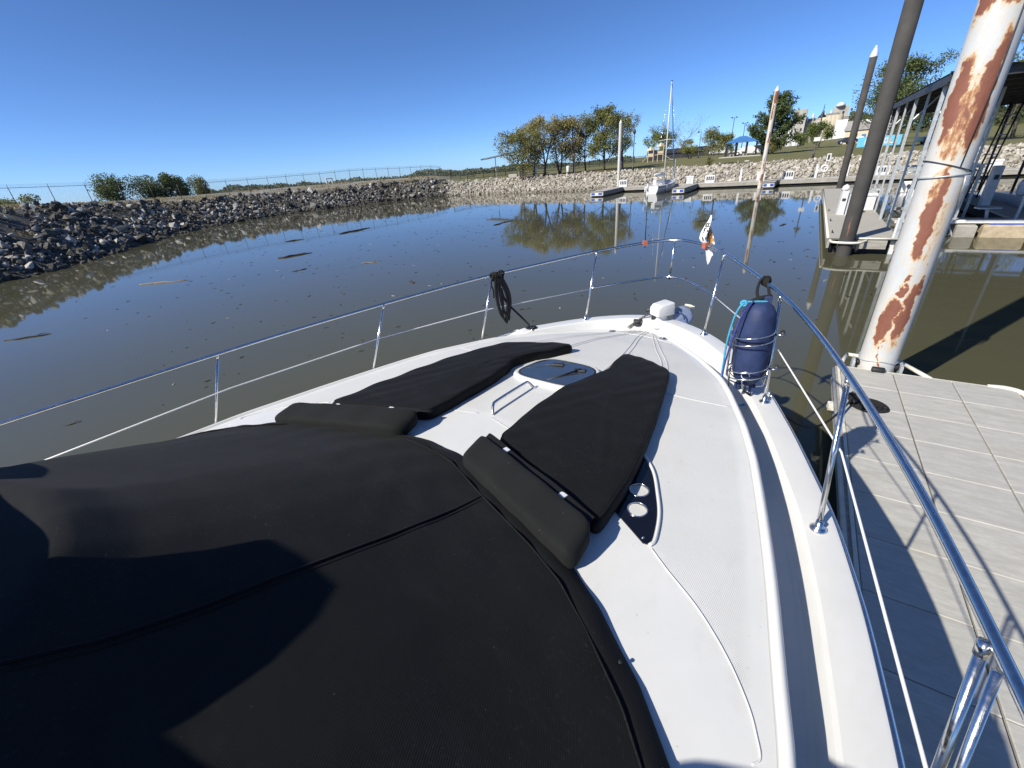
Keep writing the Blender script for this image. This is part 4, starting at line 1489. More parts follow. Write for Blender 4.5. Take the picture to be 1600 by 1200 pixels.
# ------------------------------------------------------------------ pennant and empty staff on the pulpit
flag = boat_empty("pennant", "white pennant with dark letters and an orange emblem hanging at the bow rail", "flag")
fb0 = Vector((0.44, 5.28, 0.81))
MB().tube([fb0 + Vector((0.0, 0.0, -0.09)), fb0 + Vector((0.02, 0.05, 0.47))], 0.0065, 8).build("staff", "iron_black", flag, True)
MB().box(fb0 + Vector((-0.005, 0, 0.0)), (0.052, 0.055, 0.062), -0.6, 0.008).build("rail_clamp", "orange_clamp", flag)
FR = Vector((0.77, 0.64, 0.0))
FF = Vector((-0.64, 0.77, 0.0))
def flag_pt(s, t):
    """s across the cloth 0..1, t down the hang 0..1; a limp pennant bellied out to one side"""
    A = fb0 + Vector((0.012, 0.032, 0.31))
    le = interp(t, [0, 0.15, 0.35, 0.6, 0.75, 0.88, 1.0], [-0.003, -0.017, -0.05, -0.09, -0.10, -0.08, -0.015])
    ri = interp(t, [0, 0.3, 0.6, 0.8, 1.0], [0.005, 0.014, 0.034, 0.05, 0.065])
    p = A + FR * (le * (1 - s) + ri * s) + Vector((0, 0, -0.31 * t))
    return p + FF * (0.022 * math.sin(s * 7.5 + t * 3.5) * min(1.0, 3 * t) - 0.02 * math.sin(math.pi * s))
rows = [[flag_pt(i / 16, j / 16) for i in range(17)] for j in range(17)]
MB().loft(rows, closed=False).build("cloth", "flag_cloth", flag, True)
tail = [[Vector((0.44, 5.27, 0.78)) + Vector((0.035 * a + 0.02 * b, 0.022 * a, -0.02 - 0.11 * b * (1 + 0.5 * math.sin(a * 3.2)))) for a in (0, 0.4, 0.8, 1.2, 1.6)] for b in (0, 0.33, 0.66, 1.0)]
MB().loft(tail, closed=False).build("cloth_tail", "flag_cloth", flag, True)
def flag_patch(name, mat, cells, lift=-0.004):
    mb = MB()
    for (s0, s1, t0, t1) in cells:
        q = [flag_pt(s0, t0), flag_pt(s1, t0), flag_pt(s1, t1), flag_pt(s0, t1)]
        nrm = (q[1] - q[0]).cross(q[3] - q[0]).normalized()
        toward = (Vector((1.9, 0.22, 1.755)) - q[0]).normalized()
        if nrm.dot(toward) < 0:
            nrm = -nrm
        mb.add([p + nrm * 0.006 for p in q], [(0, 1, 2, 3)])
    return mb.build(name, mat, flag)
def letter(ch, t0):
    # letters stand on the cloth's free edge; strokes in (s,t) cells
    G = {"A": [(0, 1, 0, .22), (0, 1, .78, 1), (0, .2, .2, .8), (.45, .62, .2, .8)], "G": [(0, 1, 0, .22), (0, .2, 0, 1), (.8, 1, 0, 1), (.5, 1, .78, 1), (.5, .66, .55, 1)],
         "L": [(0, 1, 0, .24), (.8, 1, 0, 1)], "E": [(0, 1, 0, .24), (0, .18, 0, 1), (.42, .58, 0, .8), (.82, 1, 0, 1)]}[ch]
    return [(0.12 + 0.36 * a, 0.12 + 0.36 * b, t0 + 0.12 * c, t0 + 0.12 * d) for a, b, c, d in G]
for k, chx in enumerate("AGLE"):
    flag_patch("letter", "flag_ink", letter(chx, 0.26 + 0.145 * k))
flag_patch("emblem", "flag_orange", [(0.74, 0.96, 0.50, 0.58), (0.66, 0.97, 0.58, 0.68), (0.60, 0.90, 0.68, 0.78), (0.70, 0.98, 0.78, 0.88), (0.62, 0.80, 0.88, 0.97)])
stf = boat_empty("flag_staff", "bare dark staff clamped to the bow rail, left of the pennant", "flagpole")
s0 = Vector((-0.31, 5.385, 0.813))
MB().tube([s0 + Vector((0, 0, -0.06)), s0 + Vector((0.0, 0.02, 0.36))], 0.006, 8).build("staff", "iron_black", stf, True)
MB().box(s0, (0.05, 0.05, 0.06), 0.6, 0.008).build("rail_clamp", "orange_clamp", stf)
# ------------------------------------------------------------------ near dock finger with tile decking
DZ = 0.50
dock = thing("floating_dock", "grey tiled floating dock finger beside the yacht, ending at the rusty pile", "dock", (0.86, 7.30, 0.0))
def d_loc(x, y, z):           # world -> dock frame
    return Vector((x - 0.86, y - 7.30, z))
tile_me = MB().box((0, 0, -0.012), (0.593, 0.600, 0.024), 0, 0.0055).mesh("tile", "dock_tile")
for r in range(13):
    for c in range(3):
        o = link_obj("tile", tile_me, dock)
        o.location = d_loc(0.905 + 0.30 + 0.606 * c, 7.27 - 0.30 - 0.606 * r, DZ + random.uniform(-0.0012, 0.0012))
        o.rotation_euler = (0, 0, random.choice((0, math.pi)))
MB().box(d_loc(0.905 + 0.909, 7.27 - 3.94, DZ - 0.045), (1.80, 7.86, 0.035)).build("deck_frame", "dark_steel", dock)
MB().box(d_loc(0.872, 7.27 - 3.94, DZ - 0.13), (0.05, 7.88, 0.24)).build("fascia", "weathered_wood", dock)
MB().box(d_loc(2.755, 7.27 - 3.94, DZ - 0.13), (0.05, 7.88, 0.24)).build("fascia", "weathered_wood", dock)
MB().box(d_loc(1.815, 7.295, DZ - 0.10), (1.78, 0.04, 0.18)).build("end_board", "cream_rubber", dock)
fl = MB()
for k in range(4):
    fl.box(d_loc(1.815, 6.4 - 1.95 * k, 0.10), (1.66, 1.55, 0.40), 0, 0.03)
fl.build("floatation_tanks", "black_rubber", dock)
MB().tube([d_loc(0.835, 7.20, DZ - 0.035), d_loc(0.835, -0.6, DZ - 0.035)], 0.028, 8).build("edge_bumper", "cream_rubber", dock, True)
MB().box(d_loc(0.885, 3.35, DZ + 0.004), (0.030, 7.7, 0.014), 0, 0.003).build("edge_strip", "cream_rubber", dock)
cb = MB().tube(spline([d_loc(2.46, 7.29, DZ - 0.02), d_loc(2.62, 7.29, DZ - 0.01), d_loc(2.745, 7.22, DZ - 0.01), d_loc(2.79, 7.08, DZ - 0.01), d_loc(2.80, 6.85, DZ - 0.02)], 6), 0.038, 10)
cb.build("corner_bumper", "cream_rubber", dock, True)
MB().box(d_loc(0.80, 6.10, DZ - 0.09), (0.08, 0.10, 0.09), 0.1, 0.01).build("bumper_block", "cream_rubber", dock)
# pile guide bolted to the end: angled arms, bracket plates with rollers
PX, PY = 1.335, 7.50
for (a, b) in (((0.90, 7.30), (1.02, 7.86)), ((1.02, 7.86), (1.66, 7.80)), ((1.66, 7.80), (1.92, 7.31))):
    MB().tube([d_loc(a[0], a[1], DZ - 0.03), d_loc(b[0], b[1], DZ - 0.03)], 0.030, 6).build("guide_arm", "cream_rubber", dock, True)
for (x, y, rz) in ((1.06, 7.42, 0.0), (1.60, 7.42, 0.0)):
    br = MB().box(d_loc(x, y, DZ + 0.02), (0.035, 0.16, 0.16), rz, 0.03).build("roller_bracket", "galvanised", dock)
    MB().lathe([(0.045, -0.05), (0.05, -0.04), (0.05, 0.04), (0.045, 0.05)], 14, d_loc(x + (0.06 if x < PX else -0.06), y + 0.03, DZ + 0.03), (1, 0, 0)).build("roller", "black_rubber", br, True)
MB().lathe([(0.04, -0.07), (0.045, -0.06), (0.045, 0.06), (0.04, 0.07)], 14, d_loc(PX, PY - 0.255, DZ + 0.025), (1, 0, 0)).build("roller", "black_rubber", dock, True)
dc = MB()
ccx = d_loc(0.99, 6.12, DZ)
for s in (-1, 1):
    dc.tube([ccx + Vector((0, s * 0.05, 0)), ccx + Vector((0, s * 0.045, 0.06))], 0.018, 8)
dc.tube([ccx + Vector((0, t * 0.15, 0.065 + 0.012 * abs(t))) for t in (-1, -0.6, 0, 0.6, 1)], [0.01, 0.016, 0.019, 0.016, 0.01], 8)
dc.build("cleat", "black_rubber", dock, True)

# flat coil and line from the dock cleat to the bow
ml = thing("mooring_line", "black mooring line from the yacht's bow to the dock cleat, coiled flat on the tiles", "rope", (1.10, 6.10, DZ))
cc = MB()
pts = []
for k in range(150):
    a = 2 * math.pi * k / 22
    r = 0.045 + 0.145 * k / 150
    pts.append(Vector((0.06 + r * math.cos(a) * 1.1, -0.02 + r * math.sin(a) * 0.95, 0.014 + 0.008 * math.sin(k * 0.7))))
cc.tube(pts, 0.0125, 6).build("flat_coil", "black_rope", ml, True)
hb = MB()
for k in range(4):
    hb.tube([Vector((-0.11 + 0.05 * math.cos(a), 0.02 + (0.10 - 0.015 * k) * math.sin(a), 0.06 + 0.014 * k)) for a in [2 * math.pi * j / 16 for j in range(16)]], 0.013, 6, True)
hb.build("cleat_hitch", "black_rope", ml, True)
chock = BOATM @ Vector((1.46, 3.62, -0.05))
a0 = Vector((-0.11, 0.0, 0.08))
b0 = chock - Vector((1.10, 6.10, DZ))
pth = []
for k in range(21):
    t = k / 20
    p = a0.lerp(b0, t)
    p.z -= 0.42 * math.sin(math.pi * t) ** 1.0 * (1 - 0.35 * t)
    pth.append(p)
MB().tube(pth, 0.0125, 8).build("line", "black_rope", ml, True)

# ------------------------------------------------------------------ piles
def rust_pile(name, label, x, y, top, r, blobs, cap=True, nseg=64, zstep=0.03, noise_amt=0.0, group=None, base=-2.2):
    t = thing(name, label, "pile", (x, y, 0), 0, group)
    zs = np.arange(base, top + 1e-6, zstep)
    A = np.arange(nseg) * 2 * math.pi / nseg
    ZZ, AA = np.meshgrid(zs, A, indexing='ij')
    V = np.stack([r * np.cos(AA), r * np.sin(AA), ZZ], -1).reshape(-1, 3)
    n = nseg
    F = []
    for i in range(len(zs) - 1):
        i0 = np.arange(n) + i * n
        i1 = (np.arange(n) + 1) % n + i * n
        F.append(np.stack([i0, i1, i1 + n, i0 + n], 1))
    F = np.concatenate(F)
    rust = np.full(ZZ.shape, 0.06)
    face = math.atan2(-y, -x)     # the side turned to the water front
    def fbm(p, q, s):
        return sum((vnoise(p + 17 * k, q + 5 * k, s / 2 ** k) - 0.5) / 1.55 ** k for k in range(6))
    cx_, cy_ = np.cos(AA) * r, np.sin(AA) * r
    w1 = fbm(AA * r * 1.0 + x, ZZ * 0.8, 0.16)
    w2 = fbm(AA * r + 7 + y, ZZ * 0.8 + 3, 0.16)
    for (da, zc, wa, wz, amp) in blobs:
        d = (AA - face - da + math.pi) % (2 * math.pi) - math.pi + w1 * 0.34
        q = (np.abs(d) / wa) ** 2.3 + (np.abs(ZZ - zc + w2 * 0.20) / wz) ** 2.3
        rust = np.maximum(rust, amp * np.clip(1.14 - q * 0.56, 0, 1))
    if noise_amt:
        rust = rust + noise_amt * (vnoise(AA * 1.1 + x, ZZ * 0.6 + y, 0.35) + 0.4 * vnoise(AA * 3 + 9, ZZ * 1.2, 0.35) - 0.2)
    me = npmesh("shaft", V, F, "pile_paint", True, {"rust": ('POINT', 'FLOAT', rust.ravel())})
    link_obj("shaft", me, t)
    if cap:
        MB().lathe([(r * 1.06, top - 0.04), (r * 1.08, top + 0.02), (r * 0.75, top + r * 0.95), (0.03, top + r * 2.1)], 28).build("cone_cap", "white_plastic", t, True)
    return t
near_pile = rust_pile("mooring_pile", "thick white steel pile with big rust patches at the end of the tiled dock", PX, PY, 7.8, 0.218, [
    (-0.18, 1.24, 0.36, 0.34, 0.95), (0.55, 1.30, 0.26, 0.40, 0.9), (0.2, 1.0, 0.5, 0.16, 0.42), (-0.02, 1.72, 0.24, 0.09, 0.85), (0.75, 1.76, 0.16, 0.16, 0.75), (0.08, 1.90, 0.14, 0.05, 0.7),
    (0.02, 2.47, 0.30, 0.36, 0.95), (0.02, 2.95, 0.26, 0.18, 0.60), (0.6, 2.4, 0.3, 0.4, 0.32),
    (-0.60, 3.72, 0.30, 0.40, 0.93), (0.44, 3.83, 0.34, 0.52, 0.98), (-0.08, 3.60, 0.34, 0.36, 0.52), (-0.1, 3.30, 0.6, 0.10, 0.48),
    (-0.75, 4.62, 0.34, 0.13, 0.9), (-0.1, 4.72, 0.8, 0.10, 0.6), (0.0, 5.6, 0.5, 0.5, 0.95), (0.05, 0.66, 0.05, 0.13, 0.9), (-0.1, 0.86, 0.04, 0.06, 0.8)], noise_amt=0.10, nseg=128, zstep=0.0125)
MB().tube([Vector((0.226 * math.cos(a), 0.226 * math.sin(a), 0.62 + 0.02 * math.sin(3 * a))) for a in [2 * math.pi * k / 40 for k in range(40)]], 0.006, 5, True).build("scuff_band", "galvanised", near_pile, True)
wr = thing("pile_rope", "old grey rope tied round the rusty pile with hanging frayed ends", "rope", (PX, PY, 3.0))
fa = math.atan2(-PY, -PX)
MB().tube([Vector((0.226 * math.cos(fa + a), 0.226 * math.sin(fa + a), 0.02 * math.sin(a) + 0.0)) for a in [2 * math.pi * k / 48 for k in range(48)]], 0.011, 6, True).build("turn", "galvanised", wr, True)
MB().tube([Vector((0.228 * math.cos(fa + a), 0.228 * math.sin(fa + a), 0.10 + 0.07 * math.cos(a + 1.2))) for a in [2 * math.pi * k / 48 for k in range(48)]], 0.006, 6, True).build("turn", "dark_steel", wr, True)
for k in range(5):
    a = fa + 0.95 + 0.07 * k
    MB().tube([Vector((0.235 * math.cos(a), 0.235 * math.sin(a), 0.0)), Vector((0.25 * math.cos(a), 0.25 * math.sin(a), -0.10)), Vector((0.24 * math.cos(a + 0.04), 0.24 * math.sin(a + 0.04), -0.22 - 0.05 * k))], [0.012, 0.009, 0.004], 6).build("frayed_end", "galvanised", wr, True)
a = fa + 0.55
MB().tube([Vector((0.222 * math.cos(a), 0.222 * math.sin(a), 0.1)), Vector((0.224 * math.cos(a + .15), 0.224 * math.sin(a + .15), 1.0)), Vector((0.224 * math.cos(a + 0.05), 0.224 * math.sin(a + 0.05), 2.4))], 0.006, 6).build("standing_line", "dark_steel", wr, True)

def grey_pile(label, x, y, top, r, cap):
    t = thing("steel_pile", label, "pile", (x, y, 0))
    MB().lathe([(r, -2.2), (r, 0.0), (r, 2.0), (r, top)], 40).build("shaft", "grey_pile", t, True)
    if cap:
        MB().lathe([(r * 1.07, top - 0.02), (r * 1.08, top + 0.04), (r * 0.8, top + 0.28), (0.03, top + 0.62)], 28).build("cone_cap", "white_plastic", t, True)
    return t
gp = grey_pile("tall dark grey uncapped steel pile at the near corner of the boarded dock", 1.43, 18.42, 11.5, 0.215, False)
st_ = MB()
st_.loft([[Vector((0.2165 * math.cos(a), 0.2165 * math.sin(a), z)) for a in [-1.80 + (0.06 if 0 < i < 3 else 0.02) * (k - 1.5) + 0.03 * math.sin(i * 2.1) for k in range(4)]] for i, z in enumerate((0.62, 0.8, 1.0, 1.15, 1.25))], closed=False)
st_.build("rust_streak", "rust_steel", gp)
grey_pile("dark grey steel pile with white cone cap behind the tall grey pile", 1.93, 41.4, 8.15, 0.21, True)
rust_pile("mooring_pile", "slim white pile with rust blotches and white cone cap at the far dock", -3.95, 50.1, 7.75, 0.185, [(0.1, 7.2, 0.7, 0.4, 0.75), (-0.3, 6.2, 0.4, 0.5, 0.7), (0.3, 4.2, 0.25, 0.4, 0.62), (0.0, 2.2, 0.3, 0.6, 0.6), (0.1, 0.9, 0.5, 0.3, 0.7)], True, 28, 0.08, 0.35)
rust_pile("mooring_pile", "white pile with cone cap at the left end of the far dock", -19.5, 54.4, 7.05, 0.175, [], True, 28, 0.1, 0.16)

# ------------------------------------------------------------------ boarded dock finger with the covered slips
d2 = thing("floating_dock", "boarded floating dock with dock box below the slip roof", "dock", (0.92, 18.6, 0))
MB().box((0.95, 10.6, 0.49), (1.84, 21.2, 0.05)).build("deck_boards", "dock_boards", d2)
MB().box((0.95, -0.02, 0.33), (1.30, 0.06, 0.27)).build("end_timbers", "weathered_wood", d2)
MB().box((0.03, 10.6, 0.32), (0.07, 21.2, 0.26)).build("side_timber", "weathered_wood", d2)
MB().box((1.86, 10.6, 0.32), (0.07, 21.2, 0.26)).build("side_timber", "weathered_wood", d2)
ff = MB()
for k in range(7):
    ff.box((0.95, 1.5 + 3.0 * k, 0.08), (1.6, 2.4, 0.30), 0, 0.03)
ff.build("floatation_tanks", "black_rubber", d2)
MB().tube([(0.0, 0.2, 0.50), (0.0, 21.0, 0.50)], 0.045, 8).build("edge_bumper", "cream_rubber", d2, True)
MB().tube([(0.75, 0.0, 0.52), (1.84, -0.02, 0.52)], 0.03, 8).build("edge_bumper", "cream_rubber", d2, True)
for k, y in enumerate((1.2, 4.4, 8.0)):
    c = MB()
    for s in (-1, 1):
        c.tube([(0.12, y + s * 0.05, 0.515), (0.12, y + s * 0.05, 0.57)], 0.016, 6)
    c.tube([(0.12, y - 0.15, 0.58), (0.12, y + 0.15, 0.58)], 0.016, 6)
    c.build("cleat", "black_rubber", d2, True)
hp = MB().tube(spline([(0.06, 0.05, 0.45), (0.12, -0.30, 0.44), (0.50, -0.46, 0.44), (0.85, -0.38, 0.44), (1.05, -0.05, 0.46)], 6), 0.04, 8)
hp.build("pile_hoop", "cream_rubber", d2, True)
MB().box((0.85, 0.02, 0.25), (0.10, 0.16, 0.34), 0, 0.01).build("hoop_bracket", "dark_steel", d2)
box = thing("dock_box", "white dock locker with lid standing behind the tall grey pile", "box", (2.42, 27.3, 0.515))
MB().box((0, 0, 0.30), (0.62, 1.0, 0.60), 0.0, 0.0).build("body", "white_plastic", box)
MB().box((0, 0, 0.66), (0.70, 1.08, 0.12), 0.0, 0.04).build("lid", "white_plastic", box)
MB().box((0, -0.505, 0.32), (0.34, 0.012, 0.34)).build("door_panel", "white_paint", box)
ped = thing("power_pedestal", "white power pedestal on the boarded dock, left of the tall grey pile", "pedestal", (1.42, 25.2, 0.515))
MB().box((0, 0, 0.50), (0.24, 0.24, 1.0), 0.2, 0.0).build("post", "white_plastic", ped)
MB().lathe([(0.15, 1.0), (0.16, 1.06), (0.13, 1.16), (0.02, 1.24)], 14).build("lamp_cap", "white_plastic", ped, True)
MB().box((0.02, -0.13, 0.62), (0.12, 0.03, 0.10), 0.2).build("socket", "dark_steel", ped)
MB().box((0.34, 0.05, 0.42), (0.30, 0.5, 0.84), 0.1, 0.02).build("cabinet", "steel_pale", ped)

# ---- slip roof
roof = thing("slip_roof", "long metal boat slip roof on thin galvanised posts", "boat shed", (2.60, 17.9, 0))
NX = 120
rows = []
for y in (-0.22, 21.6):
    rows.append([(20.0 * i / NX, y, 4.86 + 0.11 * 20.0 * i / NX / 10 + 0.022 * (1 if (i // 2) % 2 else 0)) for i in range(NX + 1)])
MB().loft(rows, closed=False).build("corrugated_sheet", "roof_metal", roof)
MB().add([(0.02, 0.06, 4.80), (20, 0.06, 4.99), (20, 21.5, 4.99), (0.02, 21.5, 4.80)], [(3, 2, 1, 0)]).build("ceiling_liner", "roof_underside", roof)
MB().box((10.0, 0.04, 4.78), (20.0, 0.05, 0.24)).build("front_beam", "dark_steel", roof)
MB().box((0.03, 10.8, 4.72), (0.05, 21.5, 0.20)).build("side_fascia", "dark_steel", roof)
for k in range(10):
    MB().box((10.0, 1.2 + 2.25 * k, 4.70), (20.0, 0.09, 0.16)).build("purlin", "dark_steel", roof)
for k in range(5):
    x = 0.12
    y = 0.90 + 4.70 * k
    p = MB().box((x, y, 2.55), (0.09, 0.09, 4.3)).build("post", "galvanised", roof)
    MB().tube([(x, y, 3.9), (x + 0.6, y, 4.65)], 0.03, 6).build("knee_brace", "galvanised", p)
for k in range(4):
    y = 3.2 + 4.7 * k
    p = MB().box((0.12, y, 2.58), (0.06, 0.06, 4.2)).build("post", "galvanised", roof)
    MB().tube([(0.12, y, 1.5), (0.12, y + 2.3, 1.5)], 0.02, 6).build("hand_rail", "galvanised", p, True)
for x in (2.3, 3.9, 7.2):
    MB().box((x, 5.4, 2.58), (0.07, 0.07, 4.2)).build("post", "galvanised", roof)
for k in range(4):
    p = MB().box((5.6, 3.0 + 5.2 * k, 2.55), (0.09, 0.09, 4.3)).build("post", "dark_steel", roof)
    p = MB().box((9.4, 3.0 + 5.2 * k, 2.55), (0.09, 0.09, 4.3)).build("post", "dark_steel", roof)
MB().box((0.10, 0.95, 0.50), (0.14, 0.12, 1.25), 0, 0.01).build("post_sleeve", "white_paint", roof)
fl2 = thing("flood_light", "white bent-arm floodlight hung from the far corner of the slip roof", "lamp", (2.55, 33.5, 4.1))
MB().tube([(0.1, 0, 0.55), (-0.35, -0.3, 0.15), (-0.60, -0.35, 0.30)], 0.04, 6).build("arm", "white_paint", fl2, True)
MB().box((-0.15, -0.15, 0.35), (0.10, 0.14, 0.75), 0.0, 0.02, Matrix.Rotation(0.6, 3, 'Y')).build("housing", "white_paint", fl2)

# cross float in front of the slips: white beam, tan floats, blue covers
xf = thing("cross_float", "white-edged cross float carrying tan foam blocks under the slip roof", "dock", (3.1, 22.4, 0))
MB().box((5.0, 0.3, 0.52), (10.0, 0.10, 0.11)).build("edge_beam", "white_paint", xf)
MB().box((5.0, 1.0, 0.45), (10.0, 1.3, 0.06)).build("deck_boards", "dock_boards_across", xf)
for (x, w, mt) in ((0.9, 0.9, "float_tan"), (2.05, 0.55, "weathered_wood"), (3.05, 1.15, "float_tan"), (5.2, 1.3, "float_tan"), (7.4, 1.2, "float_tan")):
    MB().box((x, 0.45, 0.16), (w, 0.75, 0.52), 0.0, 0.05).build("foam_block", mt, xf)
for (x, w) in ((0.75, 0.8), (3.1, 0.95)):
    MB().box((x, 0.48, 0.44), (w, 0.60, 0.05), 0.02, 0.01).build("blue_liner", "blue_plastic", xf)
for x in (1.55, 3.85, 4.2):
    MB().tube([(x, 0.2, 0.45), (x + 0.25, 0.1, -0.1)], 0.03, 6).build("strut", "galvanised", xf, True)

# boats in the slips
def small_boat(label, x, y, rz, hullmat, cab, outboard, L=5.6, B=2.1, group=None):
    t = thing("motor_boat", label, "boat", (x, y, 0), rz)
    rows = []
    for i in range(13):
        s = i / 12
        w = B / 2 * (1 - max(0, (s - 0.5) / 0.5) ** 2.2)
        sh = 0.72 + 0.28 * s
        yy = -L / 2 + L * s
        rows.append([(-w, yy, sh), (-w * 1.0, yy, sh - 0.08), (-w * 0.92, yy, 0.25), (-w * 0.6, yy, -0.15), (0, yy, -0.25), (w * 0.6, yy, -0.15), (w * 0.92, yy, 0.25), (w, yy, sh - 0.08), (w, yy, sh)])
    MB().loft(rows, closed=False).build("hull", hullmat, t, True)
    MB().add([r[0] for r in rows] + [r[-1] for r in rows], [(i, i + 1, 13 + i + 1, 13 + i) for i in range(12)]).build("deck", "white_plastic", t)
    MB().add([rows[0][k] for k in range(9)], [tuple(range(9))[::-1]]).build("transom", hullmat, t)
    if cab:
        c = MB()
        z0 = 0.8
        c.loft([[(-0.8, -0.9, z0), (0.8, -0.9, z0), (0.62, 1.5, z0 + 0.05), (-0.62, 1.5, z0 + 0.05)], [(-0.74, -0.8, z0 + 0.85), (0.74, -0.8, z0 + 0.85), (0.55, 0.55, z0 + 0.85), (-0.55, 0.55, z0 + 0.85)]], cap=True)
        c.build("cabin", "white_plastic", t)
        MB().add([(-0.66, 0.66, z0 + 0.78), (0.66, 0.66, z0 + 0.78), (0.74, 1.42, z0 + 0.14), (-0.74, 1.42, z0 + 0.14)], [(0, 1, 2, 3)]).build("windscreen", "tinted_glass", t)
        for s in (-1, 1):
            MB().add([(s * 0.815, -0.7, z0 + 0.2), (s * 0.72, 0.9, z0 + 0.22), (s * 0.70, 0.45, z0 + 0.72), (s * 0.79, -0.7, z0 + 0.72)], [(0, 1, 2, 3)]).build("side_window", "tinted_glass", t)
    else:
        for s in (-1, 1):
            for yy in (-1.6, 0.4):
                st = MB().box((s * 0.55, yy, 0.88), (0.6, 0.5, 0.24), 0, 0.06).build("seat", "seat_vinyl", t)
                MB().box((s * 0.55, yy + 0.26, 1.18), (0.58, 0.14, 0.5), 0, 0.05).build("backrest", "seat_vinyl", st)
        MB().box((0.45, 1.0, 1.05), (0.7, 0.35, 0.5), 0, 0.05).build("console", "white_plastic", t)
        MB().add([(0.1, 1.25, 1.28), (0.8, 1.25, 1.28), (0.75, 1.05, 1.65), (0.15, 1.05, 1.65)], [(0, 1, 2, 3)]).build("windscreen", "tinted_glass", t)
    if outboard:
        ob = MB().loft([[Vector((0.20 * math.cos(a) * k, -L / 2 - 0.32 + 0.30 * math.sin(a) * k, z)) for a in [2 * math.pi * j / 14 for j in range(14)]] for k, z in ((0.8, 0.75), (1.0, 0.9), (1.0, 1.15), (0.75, 1.35), (0.3, 1.40))], cap=True)
        m = ob.build("outboard_motor", "car_dark", t, True)
        MB().box((0, -L / 2 - 0.30, 0.3), (0.12, 0.24, 1.0), 0, 0.0).build("motor_leg", "car_dark", m)
    return t
small_boat("open white runabout with pale seats in the first slip beside the dock locker", 4.75, 29.2, math.pi, "white_plastic", False, False, 5.2, 1.9)
small_boat("white cabin boat with dark windows at the right edge under the slip roof", 8.95, 28.4, math.pi, "white_plastic", True, False, 7.0, 2.6)
def boat_lift(label, x, y):
    t = thing("boat_lift", label, "boat lift", (x, y, 0))
    for sx in (-1.25, 1.25):
        for sy in (-1.6, 1.6):
            p = MB().box((sx, sy, 0.95), (0.09, 0.09, 2.3)).build("leg", "galvanised", t)
            MB().tube([(sx, sy, 1.9), (sx * 0.6, sy, 2.08)], 0.03, 6).build("gusset", "galvanised", p, True)
        MB().box((sx, 0, 2.12), (0.10, 3.4, 0.12)).build("side_beam", "white_paint", t)
        MB().tube([(sx, -1.6, 2.05), (sx * 0.9, 0.0, 0.5)], 0.012, 4).build("cable", "wire_cable", t)
    for sy in (-1.6, 1.6):
        MB().box((0, sy, 2.1), (2.5, 0.08, 0.1)).build("cross_beam", "galvanised", t)
    MB().box((0, -1.0, 0.42), (2.3, 0.14, 0.12)).build("bunk", "weathered_wood", t)
    MB().box((0, 1.0, 0.42), (2.3, 0.14, 0.12)).build("bunk", "weathered_wood", t)
boat_lift("galvanised boat lift frame over the open runabout's slip", 4.75, 29.0)
# gear on the finger between the slips
fg = thing("slip_walkway", "narrow shaded walkway between the covered slips", "dock", (6.9, 23.5, 0))
MB().box((0, 5.2, 0.49), (0.9, 10.2, 0.06)).build("deck_boards", "dock_boards", fg)
MB().box((0, 5.2, 0.25), (0.8, 10.0, 0.38)).build("float_row", "black_rubber", fg)
def tall_pedestal(label, x, y, h, wd, rz):
    t = thing("power_pedestal", label, "pedestal", (x, y, 0.52), rz)
    MB().box((0, 0, h / 2), (wd, 0.26, h), 0, 0.03).build("post", "steel_pale", t)
    MB().box((0, -0.135, h * 0.72), (wd * 0.5, 0.02, 0.18), 0).build("socket", "dark_steel", t)
    return t
tall_pedestal("tall grey pedestal on the shaded walkway, left of the leaning gear", 6.62, 27.9, 1.55, 0.30, 0.2)
tall_pedestal("short grey pedestal at the far end of the shaded walkway", 6.75, 32.5, 1.25, 0.32, 0.2)
la = thing("ladder", "dark metal ladder standing upright beside the shaded walkway", "ladder", (6.85, 31.2, 0.5))
for s in (-1, 1):
    MB().tube([(s * 0.19, 0, 0.0), (s * 0.19 + 0.35, 0.2, 4.0)], 0.035, 6).build("rail", "iron_black", la, True)
for k in range(9):
    z = 0.3 + 0.4 * k
    MB().tube([(-0.19 + 0.0875 * z, 0.05 * z, z), (0.19 + 0.0875 * z, 0.05 * z, z)], 0.022, 6).build("rung", "galvanised", la, True)
ou = thing("tilted_outboard", "black outboard motor tilted up with its propeller in the air under the roof", "outboard motor", (7.55, 27.6, 0.9))
MB().loft([[Vector((0.19 * k * math.cos(a), 0.24 * k * math.sin(a), z)) for a in [2 * math.pi * j / 14 for j in range(14)]] for k, z in ((0.5, 0.0), (1, 0.1), (1.05, 0.45), (0.7, 0.62))], cap=True).build("cowl", "steel_pale", ou, True)
MB().box((0.03, 0, 1.0), (0.13, 0.22, 0.85), 0.1, 0.02).build("motor_leg", "car_dark", ou)
hubp = MB().lathe([(0.07, -0.12), (0.085, 0.0), (0.05, 0.14)], 14, (0.05, 0.0, 1.48), (0.4, -1, 0.2)).build("propeller_hub", "car_dark", ou, True)
for k in range(3):
    a = 2 * math.pi * k / 3 + 0.5
    m = MB()
    rowsb = []
    for i in range(7):
        t_ = i / 6
        rr = 0.07 + 0.42 * t_
        wdt = 0.10 * math.sin(math.pi * (0.15 + 0.8 * t_)) + 0.02
        ca, sa = math.cos(a + 0.5 * t_), math.sin(a + 0.5 * t_)
        pc = Vector((0.05 + rr * ca, -0.02, 1.48 + rr * sa))
        tg = Vector((-sa, 0.35, ca))
        rowsb.append([pc - tg * wdt + Vector((0, 0.008, 0)), pc + tg * wdt + Vector((0, 0.008, 0)), pc + tg * wdt - Vector((0, 0.008, 0)), pc - tg * wdt - Vector((0, 0.008, 0))])
    m.loft(rowsb, cap=True).build("blade", "car_dark", hubp)
tb = thing("swim_step", "grey fold-down step on the cross float under the roof", "step", (5.75, 23.6, 0.46))
